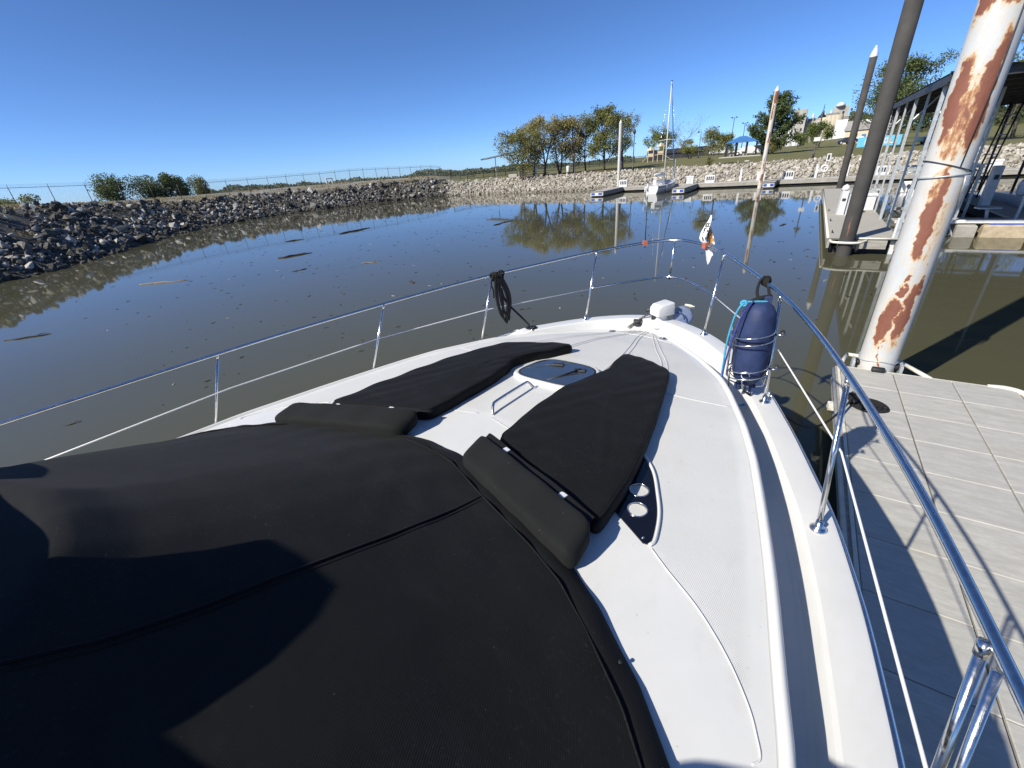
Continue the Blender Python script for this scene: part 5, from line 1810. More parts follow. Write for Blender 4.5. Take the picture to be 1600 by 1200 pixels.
MB().box((0, 0, 0.42), (0.62, 0.42, 0.05), 0.15, 0.01).build("tread", "galvanised", tb)
MB().tube([(0, 0, 0.40), (0.1, 0.1, 0.0)], 0.05, 8).build("leg", "white_paint", tb, True)

# ------------------------------------------------------------------ far dock across the basin
far = thing("floating_dock", "long boarded walkway dock along the pale stone bank", "dock", (-20.0, 52.6, 0))
MB().box((24.0, 0.9, 0.50), (47.0, 1.8, 0.08)).build("deck_boards", "dock_boards_across", far)
MB().box((24.0, -0.02, 0.30), (47.0, 0.08, 0.28)).build("side_timber", "weathered_wood", far)
MB().box((24.0, 0.9, 0.05), (46.6, 1.5, 0.30)).build("float_row", "black_rubber", far)
def finger(label, x, y0, y1, w=1.15):
    t = thing("dock_finger", label, "dock", (x, y0, 0))
    L = y1 - y0
    MB().box((0, L / 2, 0.50), (w, L, 0.08)).build("deck_boards", "dock_boards", t)
    MB().box((-w / 2 + 0.03, L / 2, 0.28), (0.06, L, 0.32)).build("side_timber", "weathered_wood", t)
    MB().box((w / 2 - 0.03, L / 2, 0.28), (0.06, L, 0.32)).build("side_timber", "weathered_wood", t)
    MB().box((0, 0.03, 0.28), (w - 0.14, 0.06, 0.32)).build("end_timber", "white_paint", t)
    MB().box((0, L / 2, 0.05), (w * 0.8, L * 0.96, 0.26)).build("float_row", "black_rubber", t)
    for s in (-1, 1):
        MB().box((s * w * 0.27, -0.012, 0.30), (w * 0.26, 0.03, 0.2)).build("blue_bumper", "blue_plastic", t)
    return t
finger("dock finger at the left end of the far dock, by the white pile", -19.0, 46.4, 52.55, 1.5)
finger("dock finger on the right side of the sailboat", -10.6, 46.4, 52.55)
finger("short dock finger holding the slim rusty pile", -3.2, 49.5, 52.55, 1.0)
def far_box(kind, label, x, y):
    t = far_box_(kind, label, x, y)
    t.scale = (0.82, 0.82, 0.85)
    return t
def far_box_(kind, label, x, y):
    if kind == "box":
        t = thing("dock_box", label, "box", (x, y, 0.54))
        MB().box((0, 0, 0.36), (0.85, 0.6, 0.72)).build("body", "white_plastic", t)
        MB().box((0, 0, 0.80), (0.92, 0.66, 0.16), 0, 0.05).build("lid", "white_plastic", t)
    elif kind == "louvre":
        t = thing("service_cabinet", label, "cabinet", (x, y, 0.54))
        MB().box((0, 0, 0.42), (1.15, 0.5, 0.84), 0, 0.03).build("body", "white_plastic", t)
        for k in range(4):
            MB().box((-0.33 + 0.24 * k, -0.256, 0.48), (0.15, 0.02, 0.42), 0.0, 0.0).build("vent", "dark_steel", t)
    else:
        t = thing("power_pedestal", label, "pedestal", (x, y, 0.54))
        MB().box((0, 0, 0.6), (0.24, 0.24, 1.2), 0, 0.0).build("post", "white_plastic", t)
        MB().lathe([(0.14, 1.2), (0.15, 1.25), (0.05, 1.36)], 12).build("lamp_cap", "white_plastic", t, True)
    return t
far_box("louvre", "white vented cabinet on the far dock beside the white pile", -18.4, 53.1)
far_box("box", "white dock locker just right of the sailboat's bow", -11.0, 53.3)
far_box("louvre", "white vented cabinet right of the locker by the sailboat", -9.0, 53.3)
far_box("pedestal", "white pedestal in the middle of the far dock", -6.1, 53.4)
far_box("box", "white dock locker behind the slim rusty pile", -4.25, 53.4)
far_box("louvre", "white vented cabinet right of the slim rusty pile", -1.9, 53.3)
far_box("pedestal", "white pedestal right of the slim rusty pile, near the lamp post", 0.35, 53.4)
far_box("pedestal", "white pedestal just right of the capped grey pile's foot", 2.75, 53.4)
far_box("louvre", "white vented cabinet on the far dock seen between the slip posts", 5.3, 53.3)
far_box("box", "white dock locker on the far dock at the rusty pile's edge", 12.4, 53.4)
rg = thing("life_ring_post", "white life ring on a post with a sign, on the pale bank", "life ring", (0.95, 53.6, 0.54))
MB().box((0, 0, 0.65), (0.07, 0.07, 1.3)).build("post", "white_paint", rg)
MB().tube([(0.26 * math.cos(a), -0.08, 0.75 + 0.26 * math.sin(a)) for a in [2 * math.pi * k / 24 for k in range(24)]], 0.07, 8, True).build("ring", "white_plastic", rg, True)
MB().box((0.12, -0.05, 1.68), (0.34, 0.04, 0.62)).build("sign_board", "white_paint", rg)
MB().box((0.12, -0.075, 1.68), (0.16, 0.01, 0.42)).build("sign_mark", "dark_steel", rg)

# ------------------------------------------------------------------ sailboat
sb = thing("sailboat", "white sailboat with bare mast and furled blue headsail at the far dock", "sailboat", (-13.2, 50.2, 0), rad(-8))
sb.scale = (0.74, 0.80, 0.86)
def sail_hull():
    rows = []
    L = 7.6
    for i in range(17):
        s = i / 16
        y = -3.2 + L * s
        w = interp(s, [0, 0.2, 0.45, 0.7, 0.9, 1.0], [0.95, 1.2, 1.32, 1.05, 0.42, 0.02])
        sh = 0.85 + 0.35 * s ** 1.5
        rows.append([(-w, y, sh), (-w * 0.98, y, sh * 0.55), (-w * 0.78, y, 0.05), (-w * 0.3, y, -0.35), (0, y, -0.45), (w * 0.3, y, -0.35), (w * 0.78, y, 0.05), (w * 0.98, y, sh * 0.55), (w, y, sh)])
    MB().loft(rows, closed=False).build("hull", "white_plastic", sb, True)
    MB().add([r[0] for r in rows] + [r[-1] for r in rows], [(i, i + 1, 18 + i, 17 + i) for i in range(16)]).build("deck", "white_plastic", sb)
    MB().add(rows[0], [tuple(range(9))[::-1]]).build("transom", "white_plastic", sb)
    for s in (-1, 1):
        MB().tube([((s * (abs(r[0][0]) + 0.012)), r[0][1], r[0][2] - 0.16) for r in rows], 0.035, 6).build("sheer_stripe", "boat_blue", sb, True)
sail_hull()
MB().loft([[(-0.75, -0.9, 0.95), (0.75, -0.9, 0.95), (0.45, 2.2, 1.1), (-0.45, 2.2, 1.1)], [(-0.65, -0.85, 1.42), (0.65, -0.85, 1.42), (0.35, 1.7, 1.32), (-0.35, 1.7, 1.32)]], cap=True).build("cabin", "white_plastic", sb)
for s in (-1, 1):
    MB().add([(s * 0.725, -0.5, 1.12), (s * 0.56, 1.2, 1.17), (s * 0.52, 1.1, 1.28), (s * 0.68, -0.5, 1.32)], [(0, 1, 2, 3)]).build("cabin_window", "window_dark", sb)
MB().tube([(0, 0.55, 1.3), (-0.02, 0.52, 6.3), (-0.04, 0.50, 11.4)], [0.085, 0.08, 0.06], 10).build("mast", "white_paint", sb, True)
MB().box((-0.02, 0.5, 11.45), (0.12, 0.3, 0.06)).build("masthead", "dark_steel", sb)
MB().tube([(-1.15, 0.45, 5.6), (0.0, 0.52, 5.7), (1.15, 0.45, 5.6)], 0.03, 6).build("spreader", "white_paint", sb, True)
MB().tube([(0.0, 4.25, 1.3), (0.0, 2.6, 5.2), (-0.03, 0.62, 11.2)], [0.06, 0.085, 0.045], 8).build("furled_headsail", "roof_blue", sb, True)
MB().tube([(0, 0.5, 1.95), (0.0, -0.8, 2.0), (0.0, -2.5, 2.05)], [0.10, 0.16, 0.10], 8).build("boom_with_sail", "flag_cloth", sb, True)
for s in (-1, 1):
    MB().tube([(s * 1.2, 0.4, 1.0), (s * 1.15, 0.45, 5.6), (0, 0.5, 11.2)], 0.008, 4).build("shroud", "wire_cable", sb, True)
MB().tube([(0, -3.15, 0.9), (-0.03, 0.45, 11.3)], 0.008, 4).build("backstay", "wire_cable", sb, True)
for s in (-1, 1):
    MB().tube([(s * 0.9, -3.1, 0.85), (s * 0.9, -3.1, 1.45), (s * 1.15, -1.8, 1.5), (s * 1.15, -1.8, 0.95)], 0.016, 6).build("pushpit_rail", "stainless", sb, True)
MB().tube([(-0.9, -3.1, 1.45), (0.9, -3.1, 1.45)], 0.016, 6).build("pushpit_rail", "stainless", sb, True)
MB().box((0.35, -3.05, 1.25), (0.5, 0.16, 0.55), 0.1, 0.05).build("stern_locker", "white_plastic", sb)
MB().tube([(-0.55, -3.2, 1.15), (-0.55, -3.4, 0.4)], 0.09, 8).build("outboard_motor", "steel_pale", sb, True)
for (x, y) in ((-1.1, -2.6), (-0.85, -3.25), (1.25, -1.2)):
    MB().lathe([(0.03, 0.15), (0.12, 0.25), (0.12, 0.7), (0.03, 0.82)], 12, (x, y, 0.0)).build("fender", "white_plastic", sb, True)
MB().tube([(-1.15, -2.9, 0.9), (-1.15, -2.9, 1.9)], 0.05, 6).build("yellow_float_pole", "bottle_plastic", sb, True)
MB().tube([(1.25, 0.9, 1.0), (1.25, 0.95, 3.5)], 0.02, 6).build("antenna", "white_paint", sb, True)
MB().box((0, -1.35, 1.72), (1.3, 0.9, 0.06), 0, 0.02).build("spray_hood", "steel_pale", sb)
# ------------------------------------------------------------------ vegetation
def leaf_cloud(pts, size, cols, flat=0.0):
    """many small leaf faces (bent quads as two triangles) at pts (n,3)"""
    n = len(pts)
    rots, _ = rand_rots(n)
    s = size * RNG.uniform(0.6, 1.35, n)
    base = np.array([(-0.5, 0, 0), (0, -0.32, 0.06), (0.5, 0, 0), (0, 0.32, 0.06)])
    v = np.einsum('nij,vj->nvi', rots, base) * s[:, None, None] + pts[:, None, :]
    f = np.arange(n * 4).reshape(n, 4)
    c = np.concatenate([cols, np.ones((n, 1))], 1)
    return v.reshape(-1, 3), f, np.repeat(c, 4, 0)

def tint_cols(n, a, b, var=0.25):
    t = RNG.random(n)[:, None]
    c = np.array(a)[None] * (1 - t) + np.array(b)[None] * t
    return np.clip(c * 1.5 * RNG.uniform(1 - var, 1 + var, n)[:, None], 0.004, 0.6)

def limb(mb, p, d, L, r, depth, tips, rs, droop=0.0):
    pts = [p]
    rr = [r]
    q = p.copy()
    dd = d.copy()
    for k in range(4):
        dd = (dd + Vector((rs.uniform(-.22, .22), rs.uniform(-.22, .22), rs.uniform(-.05, .18) - droop))).normalized()
        q = q + dd * (L / 4)
        pts.append(q.copy())
        rr.append(r * (1 - 0.17 * (k + 1)))
        if depth > 0 and k >= 1:
            for _ in range(2 if depth > 1 else 1):
                a = rs.uniform(0, 6.28)
                side = Vector((math.cos(a), math.sin(a), rs.uniform(0.15, 0.7))).normalized()
                limb(mb, q.copy(), (dd * 0.5 + side * 0.75).normalized(), L * rs.uniform(0.45, 0.62), r * 0.45, depth - 1, tips, rs, droop)
    tips.append(q.copy())
    tips.append(pts[-2].copy())
    mb.tube(pts, rr, 5 if r > 0.05 else 4)

def broadleaf(label, loc, h, spread, a, b, leaves=2600, bare=0.3, trunks=1, seed=1, leafsize=0.26, name="broadleaf_tree", group=None, lean=0.0, clump=0.7, barkmat="bark", limbs=10, droop=0.0):
    rs = random.Random(seed)
    t = thing(name, label, "tree", loc, 0, group)
    mb = MB()
    tips = []
    for k in range(trunks):
        off = Vector((rs.uniform(-.3, .3), rs.uniform(-.3, .3), 0)) * (0 if trunks == 1 else 1)
        ln = Vector((lean + rs.uniform(-.1, .1) + (0.16 * (k - (trunks - 1) / 2)), rs.uniform(-.08, .08), 1)).normalized()
        pts, rr = [], []
        q = off.copy() - Vector((0, 0, 0.4))
        R0 = 0.013 * h + 0.06
        for i in range(9):
            pts.append(q.copy())
            rr.append(max(0.02, R0 * (1 - i / 9.5)))
            ln = (ln + Vector((rs.uniform(-.07, .07), rs.uniform(-.07, .07), 0.03))).normalized()
            q = q + ln * (h * 0.92 / 8)
        mb.tube(pts, rr, 8)
        for i in range(limbs):
            f = bare + (0.97 - bare) * (i + rs.random()) / limbs
            f = min(f, 0.98)
            j = f * 8
            i0 = min(int(j), 7)
            p = pts[i0].lerp(pts[i0 + 1], j - i0)
            an = rs.uniform(0, 6.28)
            # widest about 40% up the crown
            cf = (f - bare) / max(1e-3, 1 - bare)
            wd = spread * 0.5 * (0.55 + 0.75 * math.sin(math.pi * min(1, 0.18 + 0.82 * cf)) ** 0.8) * (1.0 if cf < 0.75 else 0.7)
            d = Vector((math.cos(an), math.sin(an), rs.uniform(0.25, 0.8))).normalized()
            limb(mb, p, d, wd * rs.uniform(0.75, 1.05), R0 * 0.42 * (1 - 0.5 * cf), 2, tips, rs, droop)
        tips.append(pts[-1])
    mb.build("trunk", barkmat, t, True)
    T = np.array([p[:] for p in tips])
    n = int(leaves * 2.0)
    leafsize = leafsize * 0.82
    w = RNG.random(len(T)) ** 1.5 + 0.08
    idx = RNG.choice(len(T), n, p=w / w.sum())
    cl = RNG.normal(size=(n, 3)) * np.array([clump, clump, clump * 0.85]) * (0.036 * h + 0.16)
    P = T[idx] + cl
    cols = tint_cols(n, a, b)
    tone = (np.array([rs.uniform(0.75, 1.25) for _ in range(len(T))]))[idx]
    cols = cols * tone[:, None]
    v, f, c = leaf_cloud(P, leafsize, cols)
    me = npmesh("crown", v, f, "leaf", False, {"tint": ('POINT', 'FLOAT_COLOR', c)})
    link_obj("crown", me, t)
    return t

def conifer(label, loc, h, w, a, b, leaves=7000, seed=1):
    rs = random.Random(seed)
    t = thing("pine_tree", label, "tree", loc)
    mb = MB()
    mb.tube([(0, 0, -0.4), (0.1, 0, h * 0.5), (0.35, 0, h * 0.97)], [0.26, 0.17, 0.03], 8)
    P = []
    for i in range(70):
        f = 0.04 + 0.92 * (i + rs.random()) / 70
        an = rs.uniform(0, 6.28)
        L = w * 0.5 * (1 - f) ** 0.72 * rs.uniform(0.75, 1.2) + 0.35
        base = Vector((0.36 * f ** 2, 0, h * f))
        d = Vector((math.cos(an), math.sin(an), 0.28 + 0.5 * f))
        end = base + d * L
        mb.tube([base, base.lerp(end, 0.5) + Vector((0, 0, -0.08 * L)), end], [0.05, 0.03, 0.012], 4)
        for k in range(int(5 + 9 * L)):
            s = rs.uniform(0.25, 1.08)
            q = base.lerp(end, s) + Vector((0, 0, -0.25 * L * s * (1 - s)))
            P.append(q + Vector((rs.gauss(0, .16), rs.gauss(0, .16), rs.gauss(0, .14))))
    mb.build("trunk", "bark", t, True)
    P = np.array([p[:] for p in P])
    idx = RNG.integers(0, len(P), leaves)
    pts = P[idx] + RNG.normal(size=(leaves, 3)) * 0.19
    cols = tint_cols(leaves, a, b) * (RNG.uniform(0.7, 1.3, len(P))[idx])[:, None]
    v, f, c = leaf_cloud(pts, 0.28, cols)
    link_obj("crown", npmesh("crown", v, f, "leaf", False, {"tint": ('POINT', 'FLOAT_COLOR', c)}), t)
    return t

def bush(label, loc, h, w, a, b, leaves=1500, seed=1, leafsize=0.25, name="shrub", cat="shrub", group=None, lobes=9):
    rs = random.Random(seed)
    t = thing(name, label, cat, loc, 0, group)
    mb = MB()
    C = []
    for k in range(lobes):
        an = rs.uniform(0, 6.28)
        q = Vector((math.cos(an) * w * 0.34 * rs.random() ** 0.5, math.sin(an) * w * 0.34 * rs.random() ** 0.5, h * rs.uniform(0.3, 0.85)))
        C.append((q, rs.uniform(0.16, 0.30)))
        mb.tube([(q.x * 0.15, q.y * 0.15, -0.3), (q.x * 0.55, q.y * 0.55, q.z * 0.5), q], [0.05 + 0.008 * h, 0.03 + 0.005 * h, 0.012], 5)
    mb.build("stem", "bark", t, True)
    Q = np.array([c[0][:] for c in C])
    S = np.array([c[1] for c in C])
    leaves = int(leaves * 2.2)
    leafsize *= 0.8
    idx = RNG.integers(0, len(Q), leaves)
    d = RNG.normal(size=(leaves, 3))
    d /= np.linalg.norm(d, axis=1)[:, None]
    rad_ = (RNG.random(leaves) ** 0.4)[:, None]
    pts = Q[idx] + d * rad_ * np.stack([S[idx] * w, S[idx] * w, S[idx] * h * 1.1], 1)
    pts[:, 2] = np.maximum(pts[:, 2], 0.03)
    cols = tint_cols(leaves, a, b) * RNG.uniform(0.75, 1.25, len(Q))[idx][:, None]
    v, f, c = leaf_cloud(pts, leafsize, cols)
    link_obj("crown", npmesh("crown", v, f, "leaf", False, {"tint": ('POINT', 'FLOAT_COLOR', c)}), t)
    return t

def gz(x, y):
    z, _, _ = ground_z(np.array([x]), np.array([y]))
    return float(z[0])
def spot(az, D):
    p = pol(az, D)
    return (p.x, p.y, gz(p.x, p.y))
OLIVE, OLIVE2 = (0.115, 0.125, 0.04), (0.20, 0.185, 0.065)
YELL, YELL2 = (0.17, 0.155, 0.055), (0.24, 0.205, 0.09)
GREEN, GREEN2 = (0.075, 0.10, 0.028), (0.14, 0.165, 0.05)
RUSTY, RUSTY2 = (0.17, 0.14, 0.06), (0.28, 0.18, 0.07)
DKGRN, DKGRN2 = (0.045, 0.065, 0.024), (0.08, 0.105, 0.036)
GRP = "waterside trees on the park lawn"
broadleaf("leftmost olive tree of the waterside clump, its low boughs reaching left", spot(-31.3, 74), 6.67, 5.07, OLIVE, YELL, 3000, 0.12, 2, 21, 0.27, group=GRP, lean=-0.10, droop=0.03)
broadleaf("tall yellowing tree with pale twin trunks, second in the waterside clump", spot(-29.9, 76), 8.23, 3.52, YELL, OLIVE2, 2300, 0.2, 2, 22, 0.25, group=GRP, barkmat="bark_pale")
broadleaf("thin-leaved grey-olive tree in the middle of the waterside clump", spot(-28.7, 75), 8.69, 3.80, OLIVE2, YELL2, 2200, 0.22, 2, 23, 0.25, group=GRP)
broadleaf("golden tree left of the first lamp post in the clump", spot(-26.9, 76), 8.07, 3.52, YELL, YELL2, 2300, 0.16, 2, 24, 0.25, group=GRP)
broadleaf("rusty-leaved tree directly behind the first lamp post", spot(-25.0, 77), 8.23, 3.80, RUSTY, YELL2, 2300, 0.14, 2, 25, 0.25, group=GRP)
broadleaf("slender darker tree between the rusty tree and the big green one", spot(-23.6, 79), 7.45, 2.68, OLIVE, OLIVE2, 1300, 0.3, 1, 26, 0.25, group=GRP)
broadleaf("tallest, dense green tree of the clump with forked trunk", spot(-21.5, 75), 8.54, 4.51, GREEN, OLIVE2, 5200, 0.10, 2, 27, 0.27, group=GRP)
broadleaf("open grey-green tree at the right end of the clump, behind the white pile", spot(-19.1, 82), 7.92, 4.22, OLIVE, OLIVE2, 2000, 0.2, 2, 28, 0.26, group=GRP)
bush("low reddish shrub at the top of the pale bank, left of the clump", spot(-33.0, 66.5), 0.7, 1.4, RUSTY, OLIVE2, 400, 31, 0.15)
bush("low dry shrub at the top of the pale bank below the olive tree", spot(-31.2, 66.3), 0.6, 1.3, RUSTY, YELL, 350, 32, 0.15)
# behind the sailboat
broadleaf("rounded dark tree behind the playground", spot(-15.4, 128), 4.6, 6.5, OLIVE, GREEN2, 2600, 0.12, 1, 33, 0.34, clump=1.0)
broadleaf("nearly bare spreading tree right of the sailboat mast", spot(-13.0, 122), 5.4, 8.5, YELL, OLIVE2, 260, 0.15, 1, 34, 0.22, limbs=11)
bush("round green shrub on the lawn right of the bare tree", spot(-12.0, 112), 2.6, 3.6, GREEN, OLIVE2, 900, 35, 0.26)
broadleaf("small reddish-grey tree far behind the green shrub", spot(-12.4, 135), 4.2, 3.0, OLIVE2, RUSTY, 700, 0.15, 1, 36, 0.3)
broadleaf("small loose-crowned tree at the bank top left of the blue-roofed pavilion", spot(-10.0, 66.6), 4.3, 2.3, GREEN, OLIVE2, 1500, 0.28, 1, 37, 0.17, clump=0.9, barkmat="bark_pale")
bush("low scrub growing from the stones under the loose-crowned tree", spot(-9.9, 66.0), 0.9, 1.2, GREEN, YELL, 400, 38, 0.13)
broadleaf("ochre tree behind the loose-crowned tree", spot(-9.1, 112), 4.2, 3.2, YELL, OLIVE, 1200, 0.15, 1, 39, 0.28)
broadleaf("dark green tree left of the pavilion roof", spot(-8.3, 118), 4.0, 3.2, GREEN, GREEN2, 1300, 0.12, 1, 40, 0.28)
conifer("big dark pine with upswept boughs behind the slim rusty pile", spot(-4.35, 96), 8.8, 8.6, DKGRN, (0.095, 0.12, 0.045), 20000, 41)
bush("yellow-green sapling growing at the foot of the big pine", spot(-3.9, 94), 2.2, 2.4, OLIVE, OLIVE2, 700, 42, 0.2)
broadleaf("compact round green tree left of the black lamp post by the grain elevator", spot(0.1, 118), 4.2, 3.4, GREEN, GREEN2, 3200, 0.14, 1, 43, 0.3, clump=1.0)
broadleaf("small round tree between the pine and the compact tree", spot(-1.75, 135), 3.0, 2.4, GREEN, GREEN2, 1200, 0.12, 1, 44, 0.3, clump=1.0)
# trees behind the slip roof
broadleaf("tall windswept tree rising above the left end of the slip roof", spot(6.0, 84), 10.4, 5.2, GREEN, (0.085, 0.105, 0.045), 4200, 0.3, 1, 45, 0.27, lean=0.10)
broadleaf("dark tree low behind the first slip posts", spot(5.2, 104), 6.4, 8.0, DKGRN, GREEN, 2400, 0.1, 1, 46, 0.3, clump=1.0)
broadleaf("shady tree seen under the slip roof left of the rusty pile", spot(8.3, 92), 6.8, 8.5, DKGRN, GREEN, 2600, 0.14, 1, 47, 0.3, clump=1.0)
broadleaf("leafy tree seen under the slip roof right of the rusty pile", spot(12.6, 88), 7.2, 8.0, GREEN, OLIVE, 2600, 0.22, 1, 48, 0.3, clump=1.0)
broadleaf("tall tree whose top shows above the slip roof at the right edge", spot(13.4, 98), 13.5, 9.0, GREEN, OLIVE, 3400, 0.3, 1, 49, 0.3)
broadleaf("dark tree on the slope right of the grain elevator", spot(3.6, 175), 9.5, 14.0, DKGRN, GREEN, 2600, 0.1, 1, 50, 0.42, clump=1.1)
# beyond the levee
bush("big grey-green poplar clump beyond the levee, its left end", spot(-73.4, 118), 6.76, 6.15, DKGRN, OLIVE, 2600, 51, 0.36, "hedge_tree", "tree", lobes=14)
bush("middle of the grey-green tree clump beyond the levee fence", spot(-70.6, 122), 6.28, 8.60, DKGRN, OLIVE, 3000, 52, 0.36, "hedge_tree", "tree", lobes=16)
bush("rounded tree at the right of the clump beyond the levee fence", spot(-68.6, 120), 6.76, 5.43, DKGRN, OLIVE, 2400, 53, 0.36, "hedge_tree", "tree", lobes=14)
bush("separate smaller tree right of the clump beyond the levee", spot(-66.6, 126), 5.80, 5.43, DKGRN, OLIVE2, 1800, 54, 0.34, "hedge_tree", "tree", lobes=12)
bush("low hedge bush beyond the levee, left of the big clump", spot(-75.0, 112), 2.52, 7.80, GREEN, OLIVE2, 1400, 55, 0.3, lobes=12)
bush("tallest bush at the far left behind the levee crest", spot(-80.0, 96), 4.06, 7.80, OLIVE, OLIVE2, 1800, 56, 0.32, lobes=13)
bush("leftmost bush behind the levee crest at the picture's edge", spot(-82.8, 92), 3.78, 8.32, OLIVE, OLIVE2, 1800, 57, 0.32, lobes=13)
bush("low tapering bush behind the levee between two fence posts", spot(-77.6, 104), 2.38, 7.28, GREEN, OLIVE2, 1400, 58, 0.3, lobes=12)

def far_woods():
    """the unbroken belt of trees along the horizon"""
    n = 26000
    az = RNG.uniform(-67, -18, n)
    D = 330 + 70 * RNG.random(n)
    hgt = 2.6 + 3.2 * vnoise(az * 1.1, D * 0.0, 1.3) * sstep(vnoise(az * 0.37, D * 0.0 + 3, 1.0), 0.2, 0.8) + 1.3 * vnoise(az * 11.0, D * 0.0 + 5, 1.0)
    z = 0.2 + hgt * RNG.random(n) ** 0.6
    x, y = np.sin(np.radians(az)) * D, np.cos(np.radians(az)) * D
    cols = tint_cols(n, (0.085, 0.10, 0.072), (0.13, 0.142, 0.09))  # paler tint paints the distance haze into the leaves
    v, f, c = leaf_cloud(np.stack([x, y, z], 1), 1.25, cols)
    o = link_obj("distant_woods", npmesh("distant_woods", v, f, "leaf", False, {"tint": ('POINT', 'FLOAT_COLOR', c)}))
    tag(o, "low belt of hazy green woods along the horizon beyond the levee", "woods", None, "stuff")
    n = 16000
    az = RNG.uniform(2.0, 24, n)
    D = 240 + 120 * RNG.random(n)
    x, y = np.sin(np.radians(az)) * D, np.cos(np.radians(az)) * D
    zg, _, _ = ground_z(x, y)
    hgt = (6.0 + 7 * vnoise(az * 2.2, D * 0, 1.0)) * (1 - 0.55 * sstep(az, 9, 16))
    z = zg + hgt * RNG.random(n) ** 0.7
    cols = tint_cols(n, (0.035, 0.05, 0.022), (0.075, 0.085, 0.035))
    v, f, c = leaf_cloud(np.stack([x, y, z], 1), 1.3, cols)
    o = link_obj("hillside_woods", npmesh("hillside_woods", v, f, "leaf", False, {"tint": ('POINT', 'FLOAT_COLOR', c)}))
    tag(o, "wooded green hillside behind the slip roof and grain elevator", "woods", None, "stuff")
far_woods()
# sparse dry grass tufts on the levee shoulder
def dry_grass():
    x, y, z, sd = scatter((-78, -28), (-10, 84), 60000, lambda x, y, sd, wl: (wl > 0.5) & (sd > 3.0) & (sd < 16) & (vnoise(x, y, 2.6) > 0.55))
    n = len(x)
    pts = np.stack([x, y, z + RNG.uniform(0.0, 0.16, n)], 1)
    v, f, c = leaf_cloud(pts, 0.2, tint_cols(n, (0.17, 0.14, 0.07), (0.27, 0.22, 0.12)))
    o = link_obj("dry_grass", npmesh("dry_grass", v, f, "leaf", False, {"tint": ('POINT', 'FLOAT_COLOR', c)}))
    tag(o, "tufts of dry straw-coloured grass on the levee shoulder", "grass", None, "stuff")
dry_grass()

# ------------------------------------------------------------------ fences
cl = thing("chain_link_fence", "tall chain-link fence with barbed wire along the levee top", "fence", (-70.0, 8.0, 0))
FY0, FY1, STEP = -3.0, 83.0, 3.08
ys = np.arange(FY0, FY1 + 0.1, STEP)
ptops = []
for y in ys:
    z = gz(-70.0, y)
    p0 = Vector((0, y - 8.0, z - 0.3))
    p1 = Vector((0, y - 8.0, z + 1.85))
    ptops.append(p1)
    po = MB().tube([p0, p1], 0.036, 6).build("post", "dark_steel", cl, True)  # dark material paints in the backlit look of posts and rails
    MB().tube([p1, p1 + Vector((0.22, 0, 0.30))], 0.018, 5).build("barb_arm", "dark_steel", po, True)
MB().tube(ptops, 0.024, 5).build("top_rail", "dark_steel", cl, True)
for k, (dx, dz) in enumerate(((0.07, 0.10), (0.145, 0.20), (0.215, 0.29))):
    MB().tube([p + Vector((dx, 0, dz)) for p in ptops], 0.006, 4).build("barbed_wire", "dark_steel", cl)
mesh_rows = [[(p.x - 0.03, p.y, p.z - 1.83) for p in ptops], [(p.x - 0.03, p.y, p.z) for p in ptops]]
MB().loft(mesh_rows, closed=False).build("wire_mesh", "chain_link", cl)
zc = gz(-70, 83)
MB().tube([(0, 75.0, zc + 1.8), (0.0, 72.0, zc + 0.1)], 0.024, 6).build("corner_brace", "dark_steel", cl, True)
# low horizontal gate rails to the park corner
gt = thing("barrier_gate", "low dark pipe barrier lying at the corner of the levee fence", "gate", (-66.0, 82.0, gz(-66, 82)))
MB().tube([(0, 0, 0.9), (3.2, 1.5, 0.25)], 0.06, 6).build("rail", "dark_steel", gt, True)
MB().tube([(0, 0, -0.2), (0, 0, 1.3)], 0.08, 6).build("post", "dark_steel", gt, True)
MB().tube([(0, 0, 0.5), (3.0, 1.4, 0.05)], 0.05, 6).build("rail", "dark_steel", gt, True)
hd2 = thing("white_barrier", "small white hoop barrier on the levee road behind the fence", "barrier", (-75.2, 54.8, gz(-75.2, 54.8)))
for s in (-1, 1):
    MB().box((0.0, s * 1.1, 0.6), (0.25, 0.35, 1.2), 0.0, 0.05).build("leg", "white_paint", hd2)
MB().box((0, 0, 1.25), (0.22, 2.6, 0.22), 0.0, 0.05).build("bar", "white_paint", hd2)
hd2.scale = (0.6, 0.55, 0.7)

ir = thing("iron_fence", "long black iron picket fence beyond the waterside trees", "fence", (0, 0, 0))
ipts = [pol(-40.0, 92), pol(-36, 94), pol(-32, 98), pol(-27, 102), pol(-22, 107), pol(-18, 112), pol(-14.5, 118)]
run = []
for a, b in zip(ipts, ipts[1:]):
    m = max(1, int((b - a).length / 2.4))
    for k in range(m):
        run.append(a.lerp(b, k / m))
run.append(ipts[-1])
pk = MB()
tops, bots = [], []
for i, p in enumerate(run):
    z = gz(p.x, p.y)
    p.z = z
    MB().box((p.x, p.y, z + 0.62), (0.09, 0.09, 1.5)).build("post", "iron_black", ir)
    tops.append(Vector((p.x, p.y, z + 1.22)))
    bots.append(Vector((p.x, p.y, z + 0.15)))
    if i + 1 < len(run):
        q = run[i + 1]
        for k in range(1, 17):
            r_ = p.lerp(q, k / 17)
            pk.box((r_.x, r_.y, z + 0.64), (0.024, 0.024, 1.2))
MB().tube(tops, 0.028, 5).build("top_rail", "iron_black", ir)
MB().tube(bots, 0.024, 5).build("bottom_rail", "iron_black", ir)
pko = pk.build("picket_row", "iron_black", ir)
pko["kind"] = "stuff"

